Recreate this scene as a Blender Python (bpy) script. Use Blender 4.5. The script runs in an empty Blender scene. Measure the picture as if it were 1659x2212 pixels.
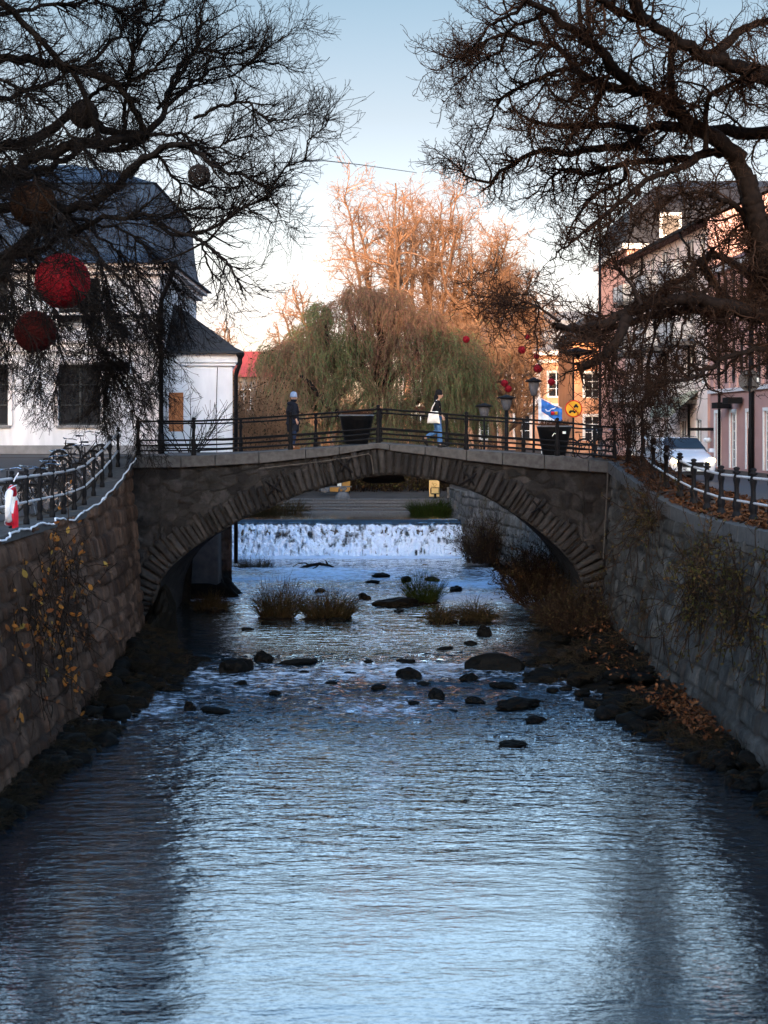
import bpy, bmesh, math, random
import numpy as np
from mathutils import Vector, Matrix, noise as mnoise
rng = np.random.default_rng(7)
R = math.radians
F_PX = 3300.0      # focal length in pixels of the 1659 x 2212 survey image
CAMZ = 6.0
# ---------------------------------------------------------------- camera, world, sun
sc = bpy.context.scene
cam_d = bpy.data.cameras.new("camera"); cam = bpy.data.objects.new("camera", cam_d)
sc.collection.objects.link(cam); sc.camera = cam
cam.location = (0, 0, CAMZ); cam.rotation_euler = (R(90), 0, 0)
cam_d.sensor_fit = 'VERTICAL'; cam_d.sensor_height = 36.0; cam_d.lens = 36.0*F_PX/2212.0
cam_d.shift_y = -171.0/2212.0; cam_d.clip_end = 6000; cam_d.clip_start = 0.2
cam_d.dof.use_dof = True; cam_d.dof.focus_distance = 48; cam_d.dof.aperture_fstop = 2.0

SUN_EL, SUN_AZ = 9.5, 187.0      # azimuth where the sun stands, clockwise from +Y
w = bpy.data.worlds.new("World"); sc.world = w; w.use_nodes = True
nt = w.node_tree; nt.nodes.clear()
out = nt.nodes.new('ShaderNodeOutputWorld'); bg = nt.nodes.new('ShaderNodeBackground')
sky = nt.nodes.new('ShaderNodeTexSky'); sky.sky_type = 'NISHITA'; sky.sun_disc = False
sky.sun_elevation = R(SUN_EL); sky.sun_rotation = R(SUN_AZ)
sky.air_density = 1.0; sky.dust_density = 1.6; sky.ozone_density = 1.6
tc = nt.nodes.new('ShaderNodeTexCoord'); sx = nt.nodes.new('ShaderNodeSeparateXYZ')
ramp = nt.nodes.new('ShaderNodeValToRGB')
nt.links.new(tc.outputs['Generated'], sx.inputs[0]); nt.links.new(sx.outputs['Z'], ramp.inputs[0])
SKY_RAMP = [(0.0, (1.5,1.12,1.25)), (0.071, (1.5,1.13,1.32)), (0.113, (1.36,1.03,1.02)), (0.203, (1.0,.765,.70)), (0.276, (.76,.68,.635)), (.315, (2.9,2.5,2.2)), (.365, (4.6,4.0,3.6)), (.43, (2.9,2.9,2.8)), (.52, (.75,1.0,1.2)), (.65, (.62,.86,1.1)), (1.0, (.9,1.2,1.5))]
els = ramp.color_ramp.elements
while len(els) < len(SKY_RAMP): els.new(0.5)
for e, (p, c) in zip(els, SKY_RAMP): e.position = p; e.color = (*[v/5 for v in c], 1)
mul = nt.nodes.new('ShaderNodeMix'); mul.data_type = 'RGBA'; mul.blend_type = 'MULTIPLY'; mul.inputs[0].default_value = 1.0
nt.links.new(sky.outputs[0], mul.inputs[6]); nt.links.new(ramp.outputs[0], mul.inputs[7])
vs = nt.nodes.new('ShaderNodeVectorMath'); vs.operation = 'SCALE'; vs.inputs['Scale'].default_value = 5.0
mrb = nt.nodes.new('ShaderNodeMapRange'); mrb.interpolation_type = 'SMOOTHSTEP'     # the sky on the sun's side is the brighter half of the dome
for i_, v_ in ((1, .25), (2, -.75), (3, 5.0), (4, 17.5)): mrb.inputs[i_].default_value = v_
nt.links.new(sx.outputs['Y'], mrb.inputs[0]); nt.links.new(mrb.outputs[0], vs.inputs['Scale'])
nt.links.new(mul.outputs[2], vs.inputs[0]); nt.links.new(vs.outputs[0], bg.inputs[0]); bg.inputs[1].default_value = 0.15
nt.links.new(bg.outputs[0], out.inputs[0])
sun_d = bpy.data.lights.new("sun", 'SUN'); sun_d.energy = 5.0; sun_d.angle = R(0.5); sun_d.color = (1.0, 0.62, 0.36)
sun = bpy.data.objects.new("sun", sun_d); sc.collection.objects.link(sun)
sdir = Vector((math.sin(R(SUN_AZ))*math.cos(R(SUN_EL)), math.cos(R(SUN_AZ))*math.cos(R(SUN_EL)), math.sin(R(SUN_EL))))
sun.rotation_euler = sdir.to_track_quat('Z', 'Y').to_euler()
sc.view_settings.view_transform = 'Standard'; sc.view_settings.look = 'None'
sc.view_settings.exposure = 0.95; sc.view_settings.gamma = 1.0

# ---------------------------------------------------------------- helpers
def P(u, v, Y): s = F_PX/Y; return (float((u-829.5)/s), float(Y), float(CAMZ-(v-935)/s))
def tag(o, label=None, cat=None, group=None, kind=None):
    if label: o['label'] = label
    if cat: o['category'] = cat
    if group: o['group'] = group
    if kind: o['kind'] = kind
    return o
def empty(name, loc=(0,0,0), rz=0.0, label=None, cat=None, group=None):
    o = bpy.data.objects.new(name, None); sc.collection.objects.link(o); o.empty_display_size = .2
    o.location = loc; o.rotation_euler = (0, 0, rz)
    return tag(o, label, cat, group)
def copy_tree(o, parent=None):
    c = o.copy(); sc.collection.objects.link(c); c.parent = parent
    for ch in list(o.children): copy_tree(ch, c)
    return c
def vnoise(x, y, seed=0.0):
    xi, yi = np.floor(x), np.floor(y); xf, yf = x-xi, y-yi
    xf = xf*xf*(3-2*xf); yf = yf*yf*(3-2*yf)
    def h(a, b):
        v = np.sin(a*127.1+b*311.7+seed*74.7)*43758.5453; return v-np.floor(v)
    return (h(xi,yi)*(1-xf)+h(xi+1,yi)*xf)*(1-yf)+(h(xi,yi+1)*(1-xf)+h(xi+1,yi+1)*xf)*yf
def fbm(x, y, seed=0.0, octv=4):
    t = 0; a = .5
    for k in range(octv): t = t+a*(vnoise(x, y, seed+k*13.7)-.5); x = x*2.03; y = y*2.03; a *= .5
    return t
def mesh_obj(name, V, F, mat=None, parent=None, smooth=False, attrs=None):
    """V (n,3) array, F list of arrays of quads/tris (or single array)"""
    V = np.asarray(V, dtype=np.float32).reshape(-1, 3)
    if isinstance(F, np.ndarray): F = [F]
    me = bpy.data.meshes.new(name)
    me.vertices.add(len(V)); me.vertices.foreach_set('co', V.ravel())
    idx = np.concatenate([f.ravel() for f in F]).astype(np.int32)
    tot = np.concatenate([np.full(len(f), f.shape[1]) for f in F]).astype(np.int32)
    st = np.concatenate([[0], np.cumsum(tot)[:-1]]).astype(np.int32)
    me.loops.add(len(idx)); me.loops.foreach_set('vertex_index', idx)
    me.polygons.add(len(tot)); me.polygons.foreach_set('loop_start', st); me.polygons.foreach_set('loop_total', tot)
    if smooth: me.polygons.foreach_set('use_smooth', np.ones(len(tot), dtype=bool))
    me.update(calc_edges=True)
    if attrs:
        for k, a in attrs.items():
            at = me.attributes.new(k, 'FLOAT', 'POINT'); at.data.foreach_set('value', np.asarray(a, dtype=np.float32).ravel())
    if mat: me.materials.append(mat)
    o = bpy.data.objects.new(name, me); sc.collection.objects.link(o)
    if parent is not None: o.parent = parent
    return o
class MB:
    def __init__(s): s.V = []; s.F = []
    def add(s, V, F, M=None):
        b = len(s.V)
        if M is not None: V = [M @ Vector(v) for v in V]
        s.V += [tuple(v) for v in V]; s.F += [tuple(i+b for i in f) for f in F]; return s
    def box(s, x0, x1, y0, y1, z0, z1, M=None):
        V = [(x,y,z) for x in (x0,x1) for y in (y0,y1) for z in (z0,z1)]
        return s.add(V, [(0,1,3,2),(4,6,7,5),(0,4,5,1),(2,3,7,6),(0,2,6,4),(1,5,7,3)], M)
    def bar(s, a, b, wd, hg=None, up=(0,0,1)):
        hg = hg or wd; a = Vector(a); b = Vector(b); d = (b-a); L = d.length; d.normalize()
        u = Vector(up); x = d.cross(u)
        if x.length < 1e-4: x = d.cross(Vector((1,0,0)))
        x.normalize(); y = x.cross(d).normalized()
        V = [p + x*sx*wd/2 + y*sy*hg/2 for p in (a,b) for sx in (-1,1) for sy in (-1,1)]
        return s.add(V, [(0,1,3,2),(4,6,7,5),(0,4,5,1),(2,3,7,6),(0,2,6,4),(1,5,7,3)])
    def tube(s, pts, r, n=8, cap=True, closed=False):
        pts = [Vector(p) for p in pts]; m = len(pts); rr = r if hasattr(r, '__len__') else [r]*m
        V = []; ref = None
        for i, p in enumerate(pts):
            if closed: t = pts[(i+1) % m]-pts[i-1]
            else: t = pts[min(i+1, m-1)]-pts[max(i-1, 0)]
            t.normalize()
            if ref is None:
                ref = t.cross(Vector((0,0,1)))
                if ref.length < .05: ref = t.cross(Vector((1,0,0)))
            ref = (ref-t*ref.dot(t)).normalized(); b2 = t.cross(ref)
            for k in range(n):
                a = 2*math.pi*k/n; V.append(p+ref*(math.cos(a)*rr[i])+b2*(math.sin(a)*rr[i]))
        Fc = []
        for i in range(m if closed else m-1):
            j = (i+1) % m
            for k in range(n): Fc.append((i*n+k, i*n+(k+1) % n, j*n+(k+1) % n, j*n+k))
        if cap and not closed: Fc += [tuple(range(n))[::-1], tuple(range((m-1)*n, m*n))]
        return s.add(V, Fc)
    def lathe(s, prof, n=12, c=(0,0,0), M=None):
        V = []; Fc = []
        for (r, z) in prof:
            for k in range(n):
                a = 2*math.pi*k/n; V.append((c[0]+r*math.cos(a), c[1]+r*math.sin(a), c[2]+z))
        for i in range(len(prof)-1):
            for k in range(n): Fc.append((i*n+k, i*n+(k+1) % n, (i+1)*n+(k+1) % n, (i+1)*n+k))
        Fc += [tuple(range(n))[::-1], tuple(range((len(prof)-1)*n, len(prof)*n))]
        return s.add(V, Fc, M)
    def build(s, name, mat, parent=None, smooth=False, bevel=0):
        me = bpy.data.meshes.new(name); me.from_pydata(s.V, [], s.F); me.update()
        if smooth: me.polygons.foreach_set('use_smooth', [True]*len(me.polygons))
        if mat: me.materials.append(mat)
        o = bpy.data.objects.new(name, me); sc.collection.objects.link(o)
        if parent is not None: o.parent = parent
        if bevel:
            m = o.modifiers.new('b', 'BEVEL'); m.width = bevel; m.segments = 2; m.limit_method = 'ANGLE'
        return o
# ---------------------------------------------------------------- materials
def nodes(name):
    m = bpy.data.materials.new(name); m.use_nodes = True; n = m.node_tree
    return m, n, n.nodes['Principled BSDF'], n.nodes['Material Output']
def N(n, typ, **kw):
    x = n.nodes.new(typ)
    for k, v in kw.items(): setattr(x, k, v)
    return x
def noise_tex(n, scale, detail=6, rough=.6, vec=None, sc3=None):
    t = N(n, 'ShaderNodeTexNoise'); t.inputs['Scale'].default_value = scale
    t.inputs['Detail'].default_value = detail; t.inputs['Roughness'].default_value = rough
    if vec is None: vec = N(n, 'ShaderNodeTexCoord').outputs['Object']
    if sc3:
        mp = N(n, 'ShaderNodeMapping'); mp.inputs['Scale'].default_value = sc3; n.links.new(vec, mp.inputs[0]); vec = mp.outputs[0]
    n.links.new(vec, t.inputs['Vector']); return t
def rampn(n, src, stops):
    r = N(n, 'ShaderNodeValToRGB'); e = r.color_ramp.elements
    while len(e) < len(stops): e.new(.5)
    for a, (p, c) in zip(e, stops): a.position = p; a.color = (*c, 1) if len(c) == 3 else c
    n.links.new(src, r.inputs[0]); return r
def mixc(n, fac, a, b, mode='MIX'):
    m = N(n, 'ShaderNodeMix'); m.data_type = 'RGBA'; m.blend_type = mode
    if isinstance(fac, float): m.inputs[0].default_value = fac
    else: n.links.new(fac, m.inputs[0])
    for s_, i in ((a, 6), (b, 7)):
        if isinstance(s_, tuple): m.inputs[i].default_value = (*s_, 1)
        else: n.links.new(s_, m.inputs[i])
    return m.outputs[2]
def bump(n, src, strength, dist, b):
    bp = N(n, 'ShaderNodeBump'); bp.inputs['Strength'].default_value = strength; bp.inputs['Distance'].default_value = dist
    n.links.new(src, bp.inputs['Height']); n.links.new(bp.outputs[0], b.inputs['Normal']); return bp
def pm(name, c1, c2, scale=3.0, rough=.7, metal=0.0, bs=0.0, bd=.02, sc3=None, emit=None, estr=0, rvar=.1):
    m, n, b, o = nodes(name)
    t = noise_tex(n, scale, sc3=sc3)
    r = rampn(n, t.outputs[0], [(.3, c1), (.7, c2)]); n.links.new(r.outputs[0], b.inputs['Base Color'])
    mr = N(n, 'ShaderNodeMapRange'); mr.inputs[3].default_value = max(.02, rough-rvar); mr.inputs[4].default_value = min(1, rough+rvar)
    n.links.new(t.outputs[0], mr.inputs[0]); n.links.new(mr.outputs[0], b.inputs['Roughness'])
    b.inputs['Metallic'].default_value = metal
    if not metal: b.inputs['Specular IOR Level'].default_value = .5 if rough < .2 else (.25 if rough < .5 else .08)
    if bs: bump(n, t.outputs[0], bs, bd, b)
    if emit: b.inputs['Emission Color'].default_value = (*emit, 1); b.inputs['Emission Strength'].default_value = estr
    return m
def leafm(name, cols, scale=.6, trans=.25, rough=.6):
    """leaf / twig material: colour differs per loose piece and with a wide noise"""
    m, n, b, o = nodes(name)
    g = N(n, 'ShaderNodeNewGeometry')
    r = rampn(n, g.outputs['Random Per Island'], [(i/max(1, len(cols)-1), c) for i, c in enumerate(cols)])
    t = noise_tex(n, scale, 3); r2 = rampn(n, t.outputs[0], [(.35, (.6, .6, .6)), (.65, (1.25, 1.25, 1.25))])
    n.links.new(mixc(n, 1.0, r.outputs[0], r2.outputs[0], 'MULTIPLY'), b.inputs['Base Color'])
    b.inputs['Roughness'].default_value = rough; b.inputs['Specular IOR Level'].default_value = .04
    if trans:
        tr = N(n, 'ShaderNodeBsdfTranslucent'); n.links.new(r.outputs[0], tr.inputs[0])
        mx = N(n, 'ShaderNodeMixShader'); mx.inputs[0].default_value = trans
        n.links.new(b.outputs[0], mx.inputs[1]); n.links.new(tr.outputs[0], mx.inputs[2]); n.links.new(mx.outputs[0], o.inputs[0])
    return m
def stonem(name, cdark, clight, moss, moss_amt=.5, streak=1.0, warm=None):
    """masonry: per-block tone comes from the mesh attribute, joints are real relief"""
    m, n, b, o = nodes(name)
    at = N(n, 'ShaderNodeAttribute'); at.attribute_name = 'tone'
    jt = N(n, 'ShaderNodeAttribute'); jt.attribute_name = 'joint'
    r = rampn(n, at.outputs['Fac'], [(0, cdark), (.55, tuple((a+c)/2 for a, c in zip(cdark, clight))), (1, clight)])
    t1 = noise_tex(n, 5, 8, .7); r1 = rampn(n, t1.outputs[0], [(.3, (.55, .55, .55)), (.7, (1.35, 1.33, 1.3))])
    c = mixc(n, 1.0, r.outputs[0], r1.outputs[0], 'MULTIPLY')
    t2 = noise_tex(n, 1.6, 6, .65, sc3=(2.2, 2.2, .25)); r2 = rampn(n, t2.outputs[0], [(.38, (.5, .48, .46)), (.62, (1.15, 1.15, 1.15))])
    c = mixc(n, .7*streak, c, mixc(n, 1.0, c, r2.outputs[0], 'MULTIPLY'))
    t4 = noise_tex(n, 2.3, 7, .7, sc3=(3, 3, .5)); r4 = rampn(n, t4.outputs[0], [(.62, (0, 0, 0)), (.72, (.5, .5, .5))])
    c = mixc(n, r4.outputs[0], c, tuple(min(1, v*2.1) for v in clight))
    t3 = noise_tex(n, .7, 7, .7); r3 = rampn(n, t3.outputs[0], [(.58-.2*moss_amt, (0, 0, 0)), (.72-.2*moss_amt, (1, 1, 1))])
    c = mixc(n, r3.outputs[0], c, moss)
    c = mixc(n, jt.outputs['Fac'], c, (.02, .018, .016))
    n.links.new(c, b.inputs['Base Color']); b.inputs['Roughness'].default_value = .85
    b.inputs['Specular IOR Level'].default_value = .12
    t5 = noise_tex(n, 16, 6, .75); ad = N(n, 'ShaderNodeMath', operation='ADD'); n.links.new(t1.outputs[0], ad.inputs[0]); n.links.new(t5.outputs[0], ad.inputs[1])
    bump(n, ad.outputs[0], 1.0, .035, b)
    return m
M = {}
M['iron'] = pm('black_iron', (.003,.0033,.004), (.009,.009,.0105), 20, .6, 0, .2, .004)
M['railsheen'] = pm('painted_sheen_rail', (.40,.42,.46), (.60,.63,.68), 25, .3, .25, .1, .003)  # black rails coloured pale: sky sheen painted into the base colour
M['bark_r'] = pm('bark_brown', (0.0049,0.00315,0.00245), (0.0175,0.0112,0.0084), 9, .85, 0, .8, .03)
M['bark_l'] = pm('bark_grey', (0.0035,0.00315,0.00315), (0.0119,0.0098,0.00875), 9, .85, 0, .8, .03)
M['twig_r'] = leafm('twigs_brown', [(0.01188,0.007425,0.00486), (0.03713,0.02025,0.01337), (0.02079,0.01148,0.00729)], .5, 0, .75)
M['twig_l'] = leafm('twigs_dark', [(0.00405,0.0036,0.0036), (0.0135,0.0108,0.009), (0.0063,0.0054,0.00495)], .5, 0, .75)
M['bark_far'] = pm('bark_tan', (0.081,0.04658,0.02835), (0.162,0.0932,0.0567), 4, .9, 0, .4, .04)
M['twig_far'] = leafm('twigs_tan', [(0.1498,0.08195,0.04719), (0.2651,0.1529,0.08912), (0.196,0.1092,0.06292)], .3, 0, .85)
M['willow'] = leafm('willow_leaves', [(.045,.075,.035), (.10,.145,.06), (.115,.13,.06), (.10,.085,.05)], .35, .35, .6)
M['annexroof'] = pm('dark_grey_slate', (.02,.021,.023), (.045,.047,.05), 5, .6, 0, .4, .02)
M['willow2'] = leafm('willow_thin', [(0.1392,0.069,0.05175), (0.2151,0.115,0.0805), (0.1012,0.09775,0.046), (0.1518,0.069,0.0575)], .35, .3, .7)
M['orange_leaf'] = leafm('orange_leaves', [(0.315,0.105,0.0225), (0.375,0.165,0.0375), (0.225,0.0675,0.0225), (0.285,0.195,0.045)], 2, .45, .5)
M['litter'] = leafm('leaf_litter', [(0.06,0.025,0.0125), (0.125,0.05,0.02), (0.035,0.015,0.01), (0.16,0.07,0.03)], 3, .1, .75)
M['dry'] = leafm('dry_grass', [(0.036,0.0306,0.0144), (0.0576,0.0396,0.0198), (0.0216,0.0216,0.009), (0.0468,0.0288,0.018)], .8, .2, .8)
M['deadgrass'] = leafm('dead_bank_grass', [(.012,.009,.006), (.04,.027,.016), (.02,.017,.008)], .8, .1, .8)
M['green'] = leafm('green_grass', [(0.0168,0.0378,0.0084), (0.0378,0.0588,0.0126), (0.0252,0.0294,0.0084)], .8, .3, .7)
M['mossleaf'] = leafm('moss_leaves', [(0.03,0.033,0.009), (0.06,0.051,0.015), (0.072,0.042,0.018), (0.024,0.018,0.012)], 2, .2, .8)
M['stone_l'] = stonem('quay_stone_left', (.038,.020,.013), (.145,.086,.058), (.034,.017,.009), .35)
M['stone_r'] = stonem('quay_stone_right', (0.03314,0.03442,0.03379), (0.09041,0.08891,0.08446), (0.0241,0.01836,0.0109), .3)
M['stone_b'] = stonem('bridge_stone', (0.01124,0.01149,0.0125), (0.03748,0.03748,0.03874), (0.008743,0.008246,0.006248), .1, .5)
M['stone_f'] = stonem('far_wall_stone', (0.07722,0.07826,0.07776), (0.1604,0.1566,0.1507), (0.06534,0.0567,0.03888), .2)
M['coping'] = pm('coping_granite', (0.04039,0.04223,0.04406), (0.08078,0.08262,0.08446), 7, .75, 0, .4, .01)
M['granite'] = pm('granite', (0.06825,0.07166,0.07508), (0.116,0.1195,0.1229), 12, .8, 0, .4, .01)
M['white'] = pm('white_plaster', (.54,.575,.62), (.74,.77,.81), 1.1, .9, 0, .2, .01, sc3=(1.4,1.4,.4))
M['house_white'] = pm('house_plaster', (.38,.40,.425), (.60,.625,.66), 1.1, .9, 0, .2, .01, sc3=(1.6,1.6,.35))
M['lantern'] = pm('lamp_lantern', (.05,.05,.055), (.09,.09,.1), 5, .6)
M['whitetrim'] = pm('white_trim', (.5,.47,.47), (.62,.6,.6), 3, .8)
M['plinth'] = pm('grey_plinth', (0.12,0.1237,0.1275), (0.18,0.18,0.1837), 4, .9, 0, .3, .01)
M['slate'] = pm('slate_roof', (.008,.014,.026), (.035,.06,.095), 1.3, .6, 0, .5, .02)
M['glass'] = pm('window_glass', (0.01,0.011,0.0125), (0.0175,0.019,0.02), 1.5, .08, 0, .05, .01, rvar=.04)
M['frame_dark'] = pm('dark_frame', (0.0225,0.0275,0.03), (0.04,0.045,0.0475), 8, .5)
M['frame_w'] = pm('white_frame', (.6,.6,.58), (.74,.73,.7), 8, .6)
M['pink'] = pm('pink_plaster', (0.3597,0.2053,0.1837), (0.4379,0.2628,0.2346), .9, .9, 0, .15, .01)
M['redwall'] = pm('red_plaster', (.16,.04,.03), (.22,.06,.045), .9, .9, 0, .15, .01)
M['cream'] = pm('cream_plaster', (.66,.53,.47), (.78,.65,.58), .9, .9, 0, .15, .01)
M['salmon'] = pm('salmon_plaster', (.50,.29,.24), (.60,.36,.30), .9, .9, 0, .15, .01)
M['ochre'] = pm('ochre_plaster', (.44,.215,.115), (.54,.27,.15), .9, .9, 0, .15, .01)
M['stonetrim'] = pm('pale_trim', (.62,.52,.42), (.74,.64,.54), 2, .85)
M['darkroof'] = pm('dark_roof', (0.012,0.0132,0.0168), (0.027,0.0288,0.0336), 5, .6, 0, .4, .02)
M['maroon'] = pm('maroon_roof', (0.049,0.0154,0.014), (0.091,0.028,0.0245), 5, .65, 0, .4, .02)
M['redroof'] = pm('red_tin_roof', (.22,.035,.04), (.3,.06,.06), 5, .65, 0, .3, .02)
M['panel'] = pm('balcony_panel', (.34,.34,.33), (.45,.44,.43), 4, .6)
M['concrete'] = pm('balcony_slab', (0.06,0.057,0.054), (0.102,0.096,0.09), 4, .85)
M['asphalt'] = pm('asphalt', (0.0405,0.0423,0.0468), (0.0765,0.0792,0.0855), 30, .6, 0, .4, .01)
M['ground'] = pm('ground_gravel', (0.0378,0.0336,0.0294), (0.084,0.0714,0.0609), 2.5, .85, 0, .5, .03)
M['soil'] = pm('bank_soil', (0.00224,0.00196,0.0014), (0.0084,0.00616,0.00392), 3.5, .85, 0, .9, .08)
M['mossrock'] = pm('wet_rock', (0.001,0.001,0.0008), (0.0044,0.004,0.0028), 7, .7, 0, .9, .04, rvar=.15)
M['planter'] = pm('black_planter', (0.0024,0.0027,0.0033), (0.0054,0.0057,0.0066), 12, .5)
M['planterrim'] = pm('planter_rim', (.08,.09,.1), (.16,.17,.18), 12, .35)
M['carpaint'] = pm('white_car_paint', (0.4464,0.4752,0.5184), (0.4752,0.504,0.5472), 2, .25, 0)
M['carglass'] = pm('car_glass', (.01,.018,.03), (.025,.04,.055), 2, .35, rvar=.02)
M['tyre'] = pm('rubber', (.012,.012,.012), (.025,.025,.025), 20, .8)
M['chrome'] = pm('metal_trim', (.4,.4,.42), (.55,.55,.57), 10, .25, 1)
M['headlamp'] = pm('lit_headlamp', (.9,.8,.6), (1,.9,.7), 2, .3, emit=(1,.66,.34), estr=7)
M['redwire'] = pm('red_wire', (0.121,0.0044,0.0088), (0.198,0.0077,0.0165), 10, .6)
M['redwire_d'] = pm('dark_red_wire', (0.025,0.004,0.004), (0.045,0.006,0.006), 10, .7)
M['brownwire'] = pm('brown_wicker', (0.0165,0.0077,0.00385), (0.033,0.0154,0.0077), 10, .75)
M['greywire'] = pm('grey_wicker', (0.008,0.0068,0.0064), (0.02,0.016,0.0148), 10, .75)
M['redcover'] = pm('faded_red_cover', (.55,.09,.09), (.75,.2,.17), 4, .7)
M['cable'] = pm('white_hose', (.5,.55,.62), (.72,.76,.82), 10, .35)
M['dcable'] = pm('grey_pipe', (.05,.047,.043), (.09,.083,.075), 10, .6)
M['buoy_w'] = pm('buoy_white', (.62,.62,.6), (.78,.78,.76), 6, .5)
M['buoy_r'] = pm('buoy_red', (.5,.015,.03), (.62,.03,.05), 6, .5)
M['skin'] = pm('skin', (.42,.26,.2), (.5,.32,.25), 20, .6)
M['coat'] = pm('dark_coat', (0.0072,0.009,0.0144), (0.018,0.021,0.03), 18, .7, 0, .6, .01)
M['blackcloth'] = pm('black_wool', (.006,.006,.008), (.016,.016,.018), 40, .9, 0, .6, .01)
M['blueknit'] = pm('blue_knit', (.2,.28,.42), (.32,.42,.58), 60, .9, 0, .6, .01)
M['jeans'] = pm('blue_denim', (.035,.10,.24), (.09,.2,.40), 14, .85, 0, .4, .01)
M['navy'] = pm('navy_trousers', (.012,.02,.045), (.025,.04,.08), 18, .85)
M['tote'] = pm('white_tote', (.62,.62,.6), (.78,.78,.76), 8, .9, 0, .4, .02)
M['shoe'] = pm('brown_shoe', (.09,.035,.015), (.16,.07,.03), 10, .6)
M['shoew'] = pm('white_shoe', (.6,.6,.6), (.75,.75,.75), 10, .6)
M['flagblue'] = pm('flag_blue', (.03,.13,.42), (.07,.22,.55), 4, .75)
M['flagwhite'] = pm('flag_white', (.68,.7,.72), (.8,.81,.82), 4, .75)
M['yellow'] = pm('sign_yellow', (.62,.30,.02), (.72,.36,.03), 4, .5)
M['signred'] = pm('sign_red', (.45,.02,.01), (.55,.03,.02), 4, .5)
M['signblack'] = pm('sign_black', (.01,.01,.01), (.02,.02,.02), 4, .5)
M['signback'] = pm('sign_back', (.03,.03,.032), (.06,.06,.062), 10, .5, .3)
M['board'] = pm('yellow_board', (.55,.36,.13), (.66,.46,.2), 3, .6)
M['brownboard'] = pm('brown_board', (.26,.13,.03), (.34,.18,.05), 3, .7)
M['paper'] = pm('paper', (.66,.66,.6), (.78,.78,.72), 9, .8)
M['awning'] = pm('green_awning', (.16,.19,.16), (.26,.29,.25), 5, .8)
M['lampglass'] = pm('lamp_globe', (.7,.7,.72), (.8,.8,.82), 4, .3)
M['brick'] = pm('orange_brick', (.32,.12,.05), (.5,.22,.1), 9, .9, 0, .5, .01)
M['canvas'] = pm('heather', (0.045,0.0225,0.015), (0.08,0.04,0.025), 9, .9)
M['twig_dk'] = leafm('twigs_vine', [(0.015,0.01,0.0075), (0.035,0.0225,0.015)], .5, 0, .85)
# ================================================================ river, ground, quay walls
def lerp(t, a): return float(np.interp(t, [p[0] for p in a], [p[1] for p in a]))
LINE_L = [(-60,-7.2),(27,-7.0),(44.6,-7.28),(53.5,-7.28),(54.2,-5.6),(56.3,-5.65),(72,-7.9),(73.5,-9),(78,-14),(3000,-14)]
LINE_R = [(-60,7.6),(27,7.35),(38,7.05),(44.6,6.57),(52,6.9),(66,4.6),(71,3.55),(80,3.35),(3000,3.35)]
ZL = [(-60,4.1),(36,4.12),(38,4.2),(41,4.6),(44.6,5.28),(56,5.24),(66,5.2),(100,4.5),(140,4.4),(3000,4.4)]
ZR = [(-60,4.1),(35,4.12),(38,4.25),(41,4.62),(44.6,5.2),(52,5.2),(60,4.7),(100,4.45),(3000,4.4)]
ZR2 = [(-60,4.12),(36,4.15),(60,4.2),(100,4.4),(3000,4.4)]
# water
m, n, b, o_ = nodes('river_water')
b.inputs['Base Color'].default_value = (.006,.014,.022,1); b.inputs['Roughness'].default_value = .045
b.inputs['Specular IOR Level'].default_value = 0.0; b.inputs['Roughness'].default_value = .5
tcn = N(n, 'ShaderNodeTexCoord').outputs['Object']
ta = noise_tex(n, 1.0, 3, .55, tcn, (2.8, 7.2, 1)); tb = noise_tex(n, 1.0, 4, .6, tcn, (.6, 1.3, 1)); tcx = noise_tex(n, 1.0, 2, .5, tcn, (8, 18, 1)); tl = noise_tex(n, 1.0, 3, .6, tcn, (1.25, 3.1, 1))
rough_at = N(n, 'ShaderNodeAttribute'); rough_at.attribute_name = 'chop'
m1 = N(n, 'ShaderNodeMath', operation='MULTIPLY'); n.links.new(ta.outputs[0], m1.inputs[0]); m1.inputs[1].default_value = .019
m2 = N(n, 'ShaderNodeMath', operation='MULTIPLY_ADD'); n.links.new(tb.outputs[0], m2.inputs[0]); m2.inputs[1].default_value = .012; n.links.new(m1.outputs[0], m2.inputs[2])
m3 = N(n, 'ShaderNodeMath', operation='MULTIPLY_ADD'); n.links.new(tcx.outputs[0], m3.inputs[0]); m3.inputs[1].default_value = .0055; n.links.new(m2.outputs[0], m3.inputs[2])
far_at = N(n, 'ShaderNodeAttribute'); far_at.attribute_name = 'swell'
m6 = N(n, 'ShaderNodeMath', operation='MULTIPLY'); n.links.new(tl.outputs[0], m6.inputs[0]); n.links.new(far_at.outputs['Fac'], m6.inputs[1])
m7 = N(n, 'ShaderNodeMath', operation='MULTIPLY_ADD'); n.links.new(m6.outputs[0], m7.inputs[0]); m7.inputs[1].default_value = .10; n.links.new(m3.outputs[0], m7.inputs[2])
m4 = N(n, 'ShaderNodeMath', operation='MULTIPLY'); n.links.new(m7.outputs[0], m4.inputs[0]); n.links.new(rough_at.outputs['Fac'], m4.inputs[1])
bp = bump(n, m4.outputs[0], 1.0, 1.0, b)
foam_at = N(n, 'ShaderNodeAttribute'); foam_at.attribute_name = 'foam'
tf = noise_tex(n, 1.0, 8, .75, tcn, (2.2, 5.0, 2.0))
ms = N(n, 'ShaderNodeMath', operation='ADD'); n.links.new(tf.outputs[0], ms.inputs[0]); n.links.new(foam_at.outputs['Fac'], ms.inputs[1])
fr = rampn(n, ms.outputs[0], [(.95/1.5, (0,0,0)), (1.15/1.5, (1,1,1))])
dv = N(n, 'ShaderNodeMath', operation='DIVIDE'); n.links.new(ms.outputs[0], dv.inputs[0]); dv.inputs[1].default_value = 1.5
n.links.new(dv.outputs[0], fr.inputs[0])
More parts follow.
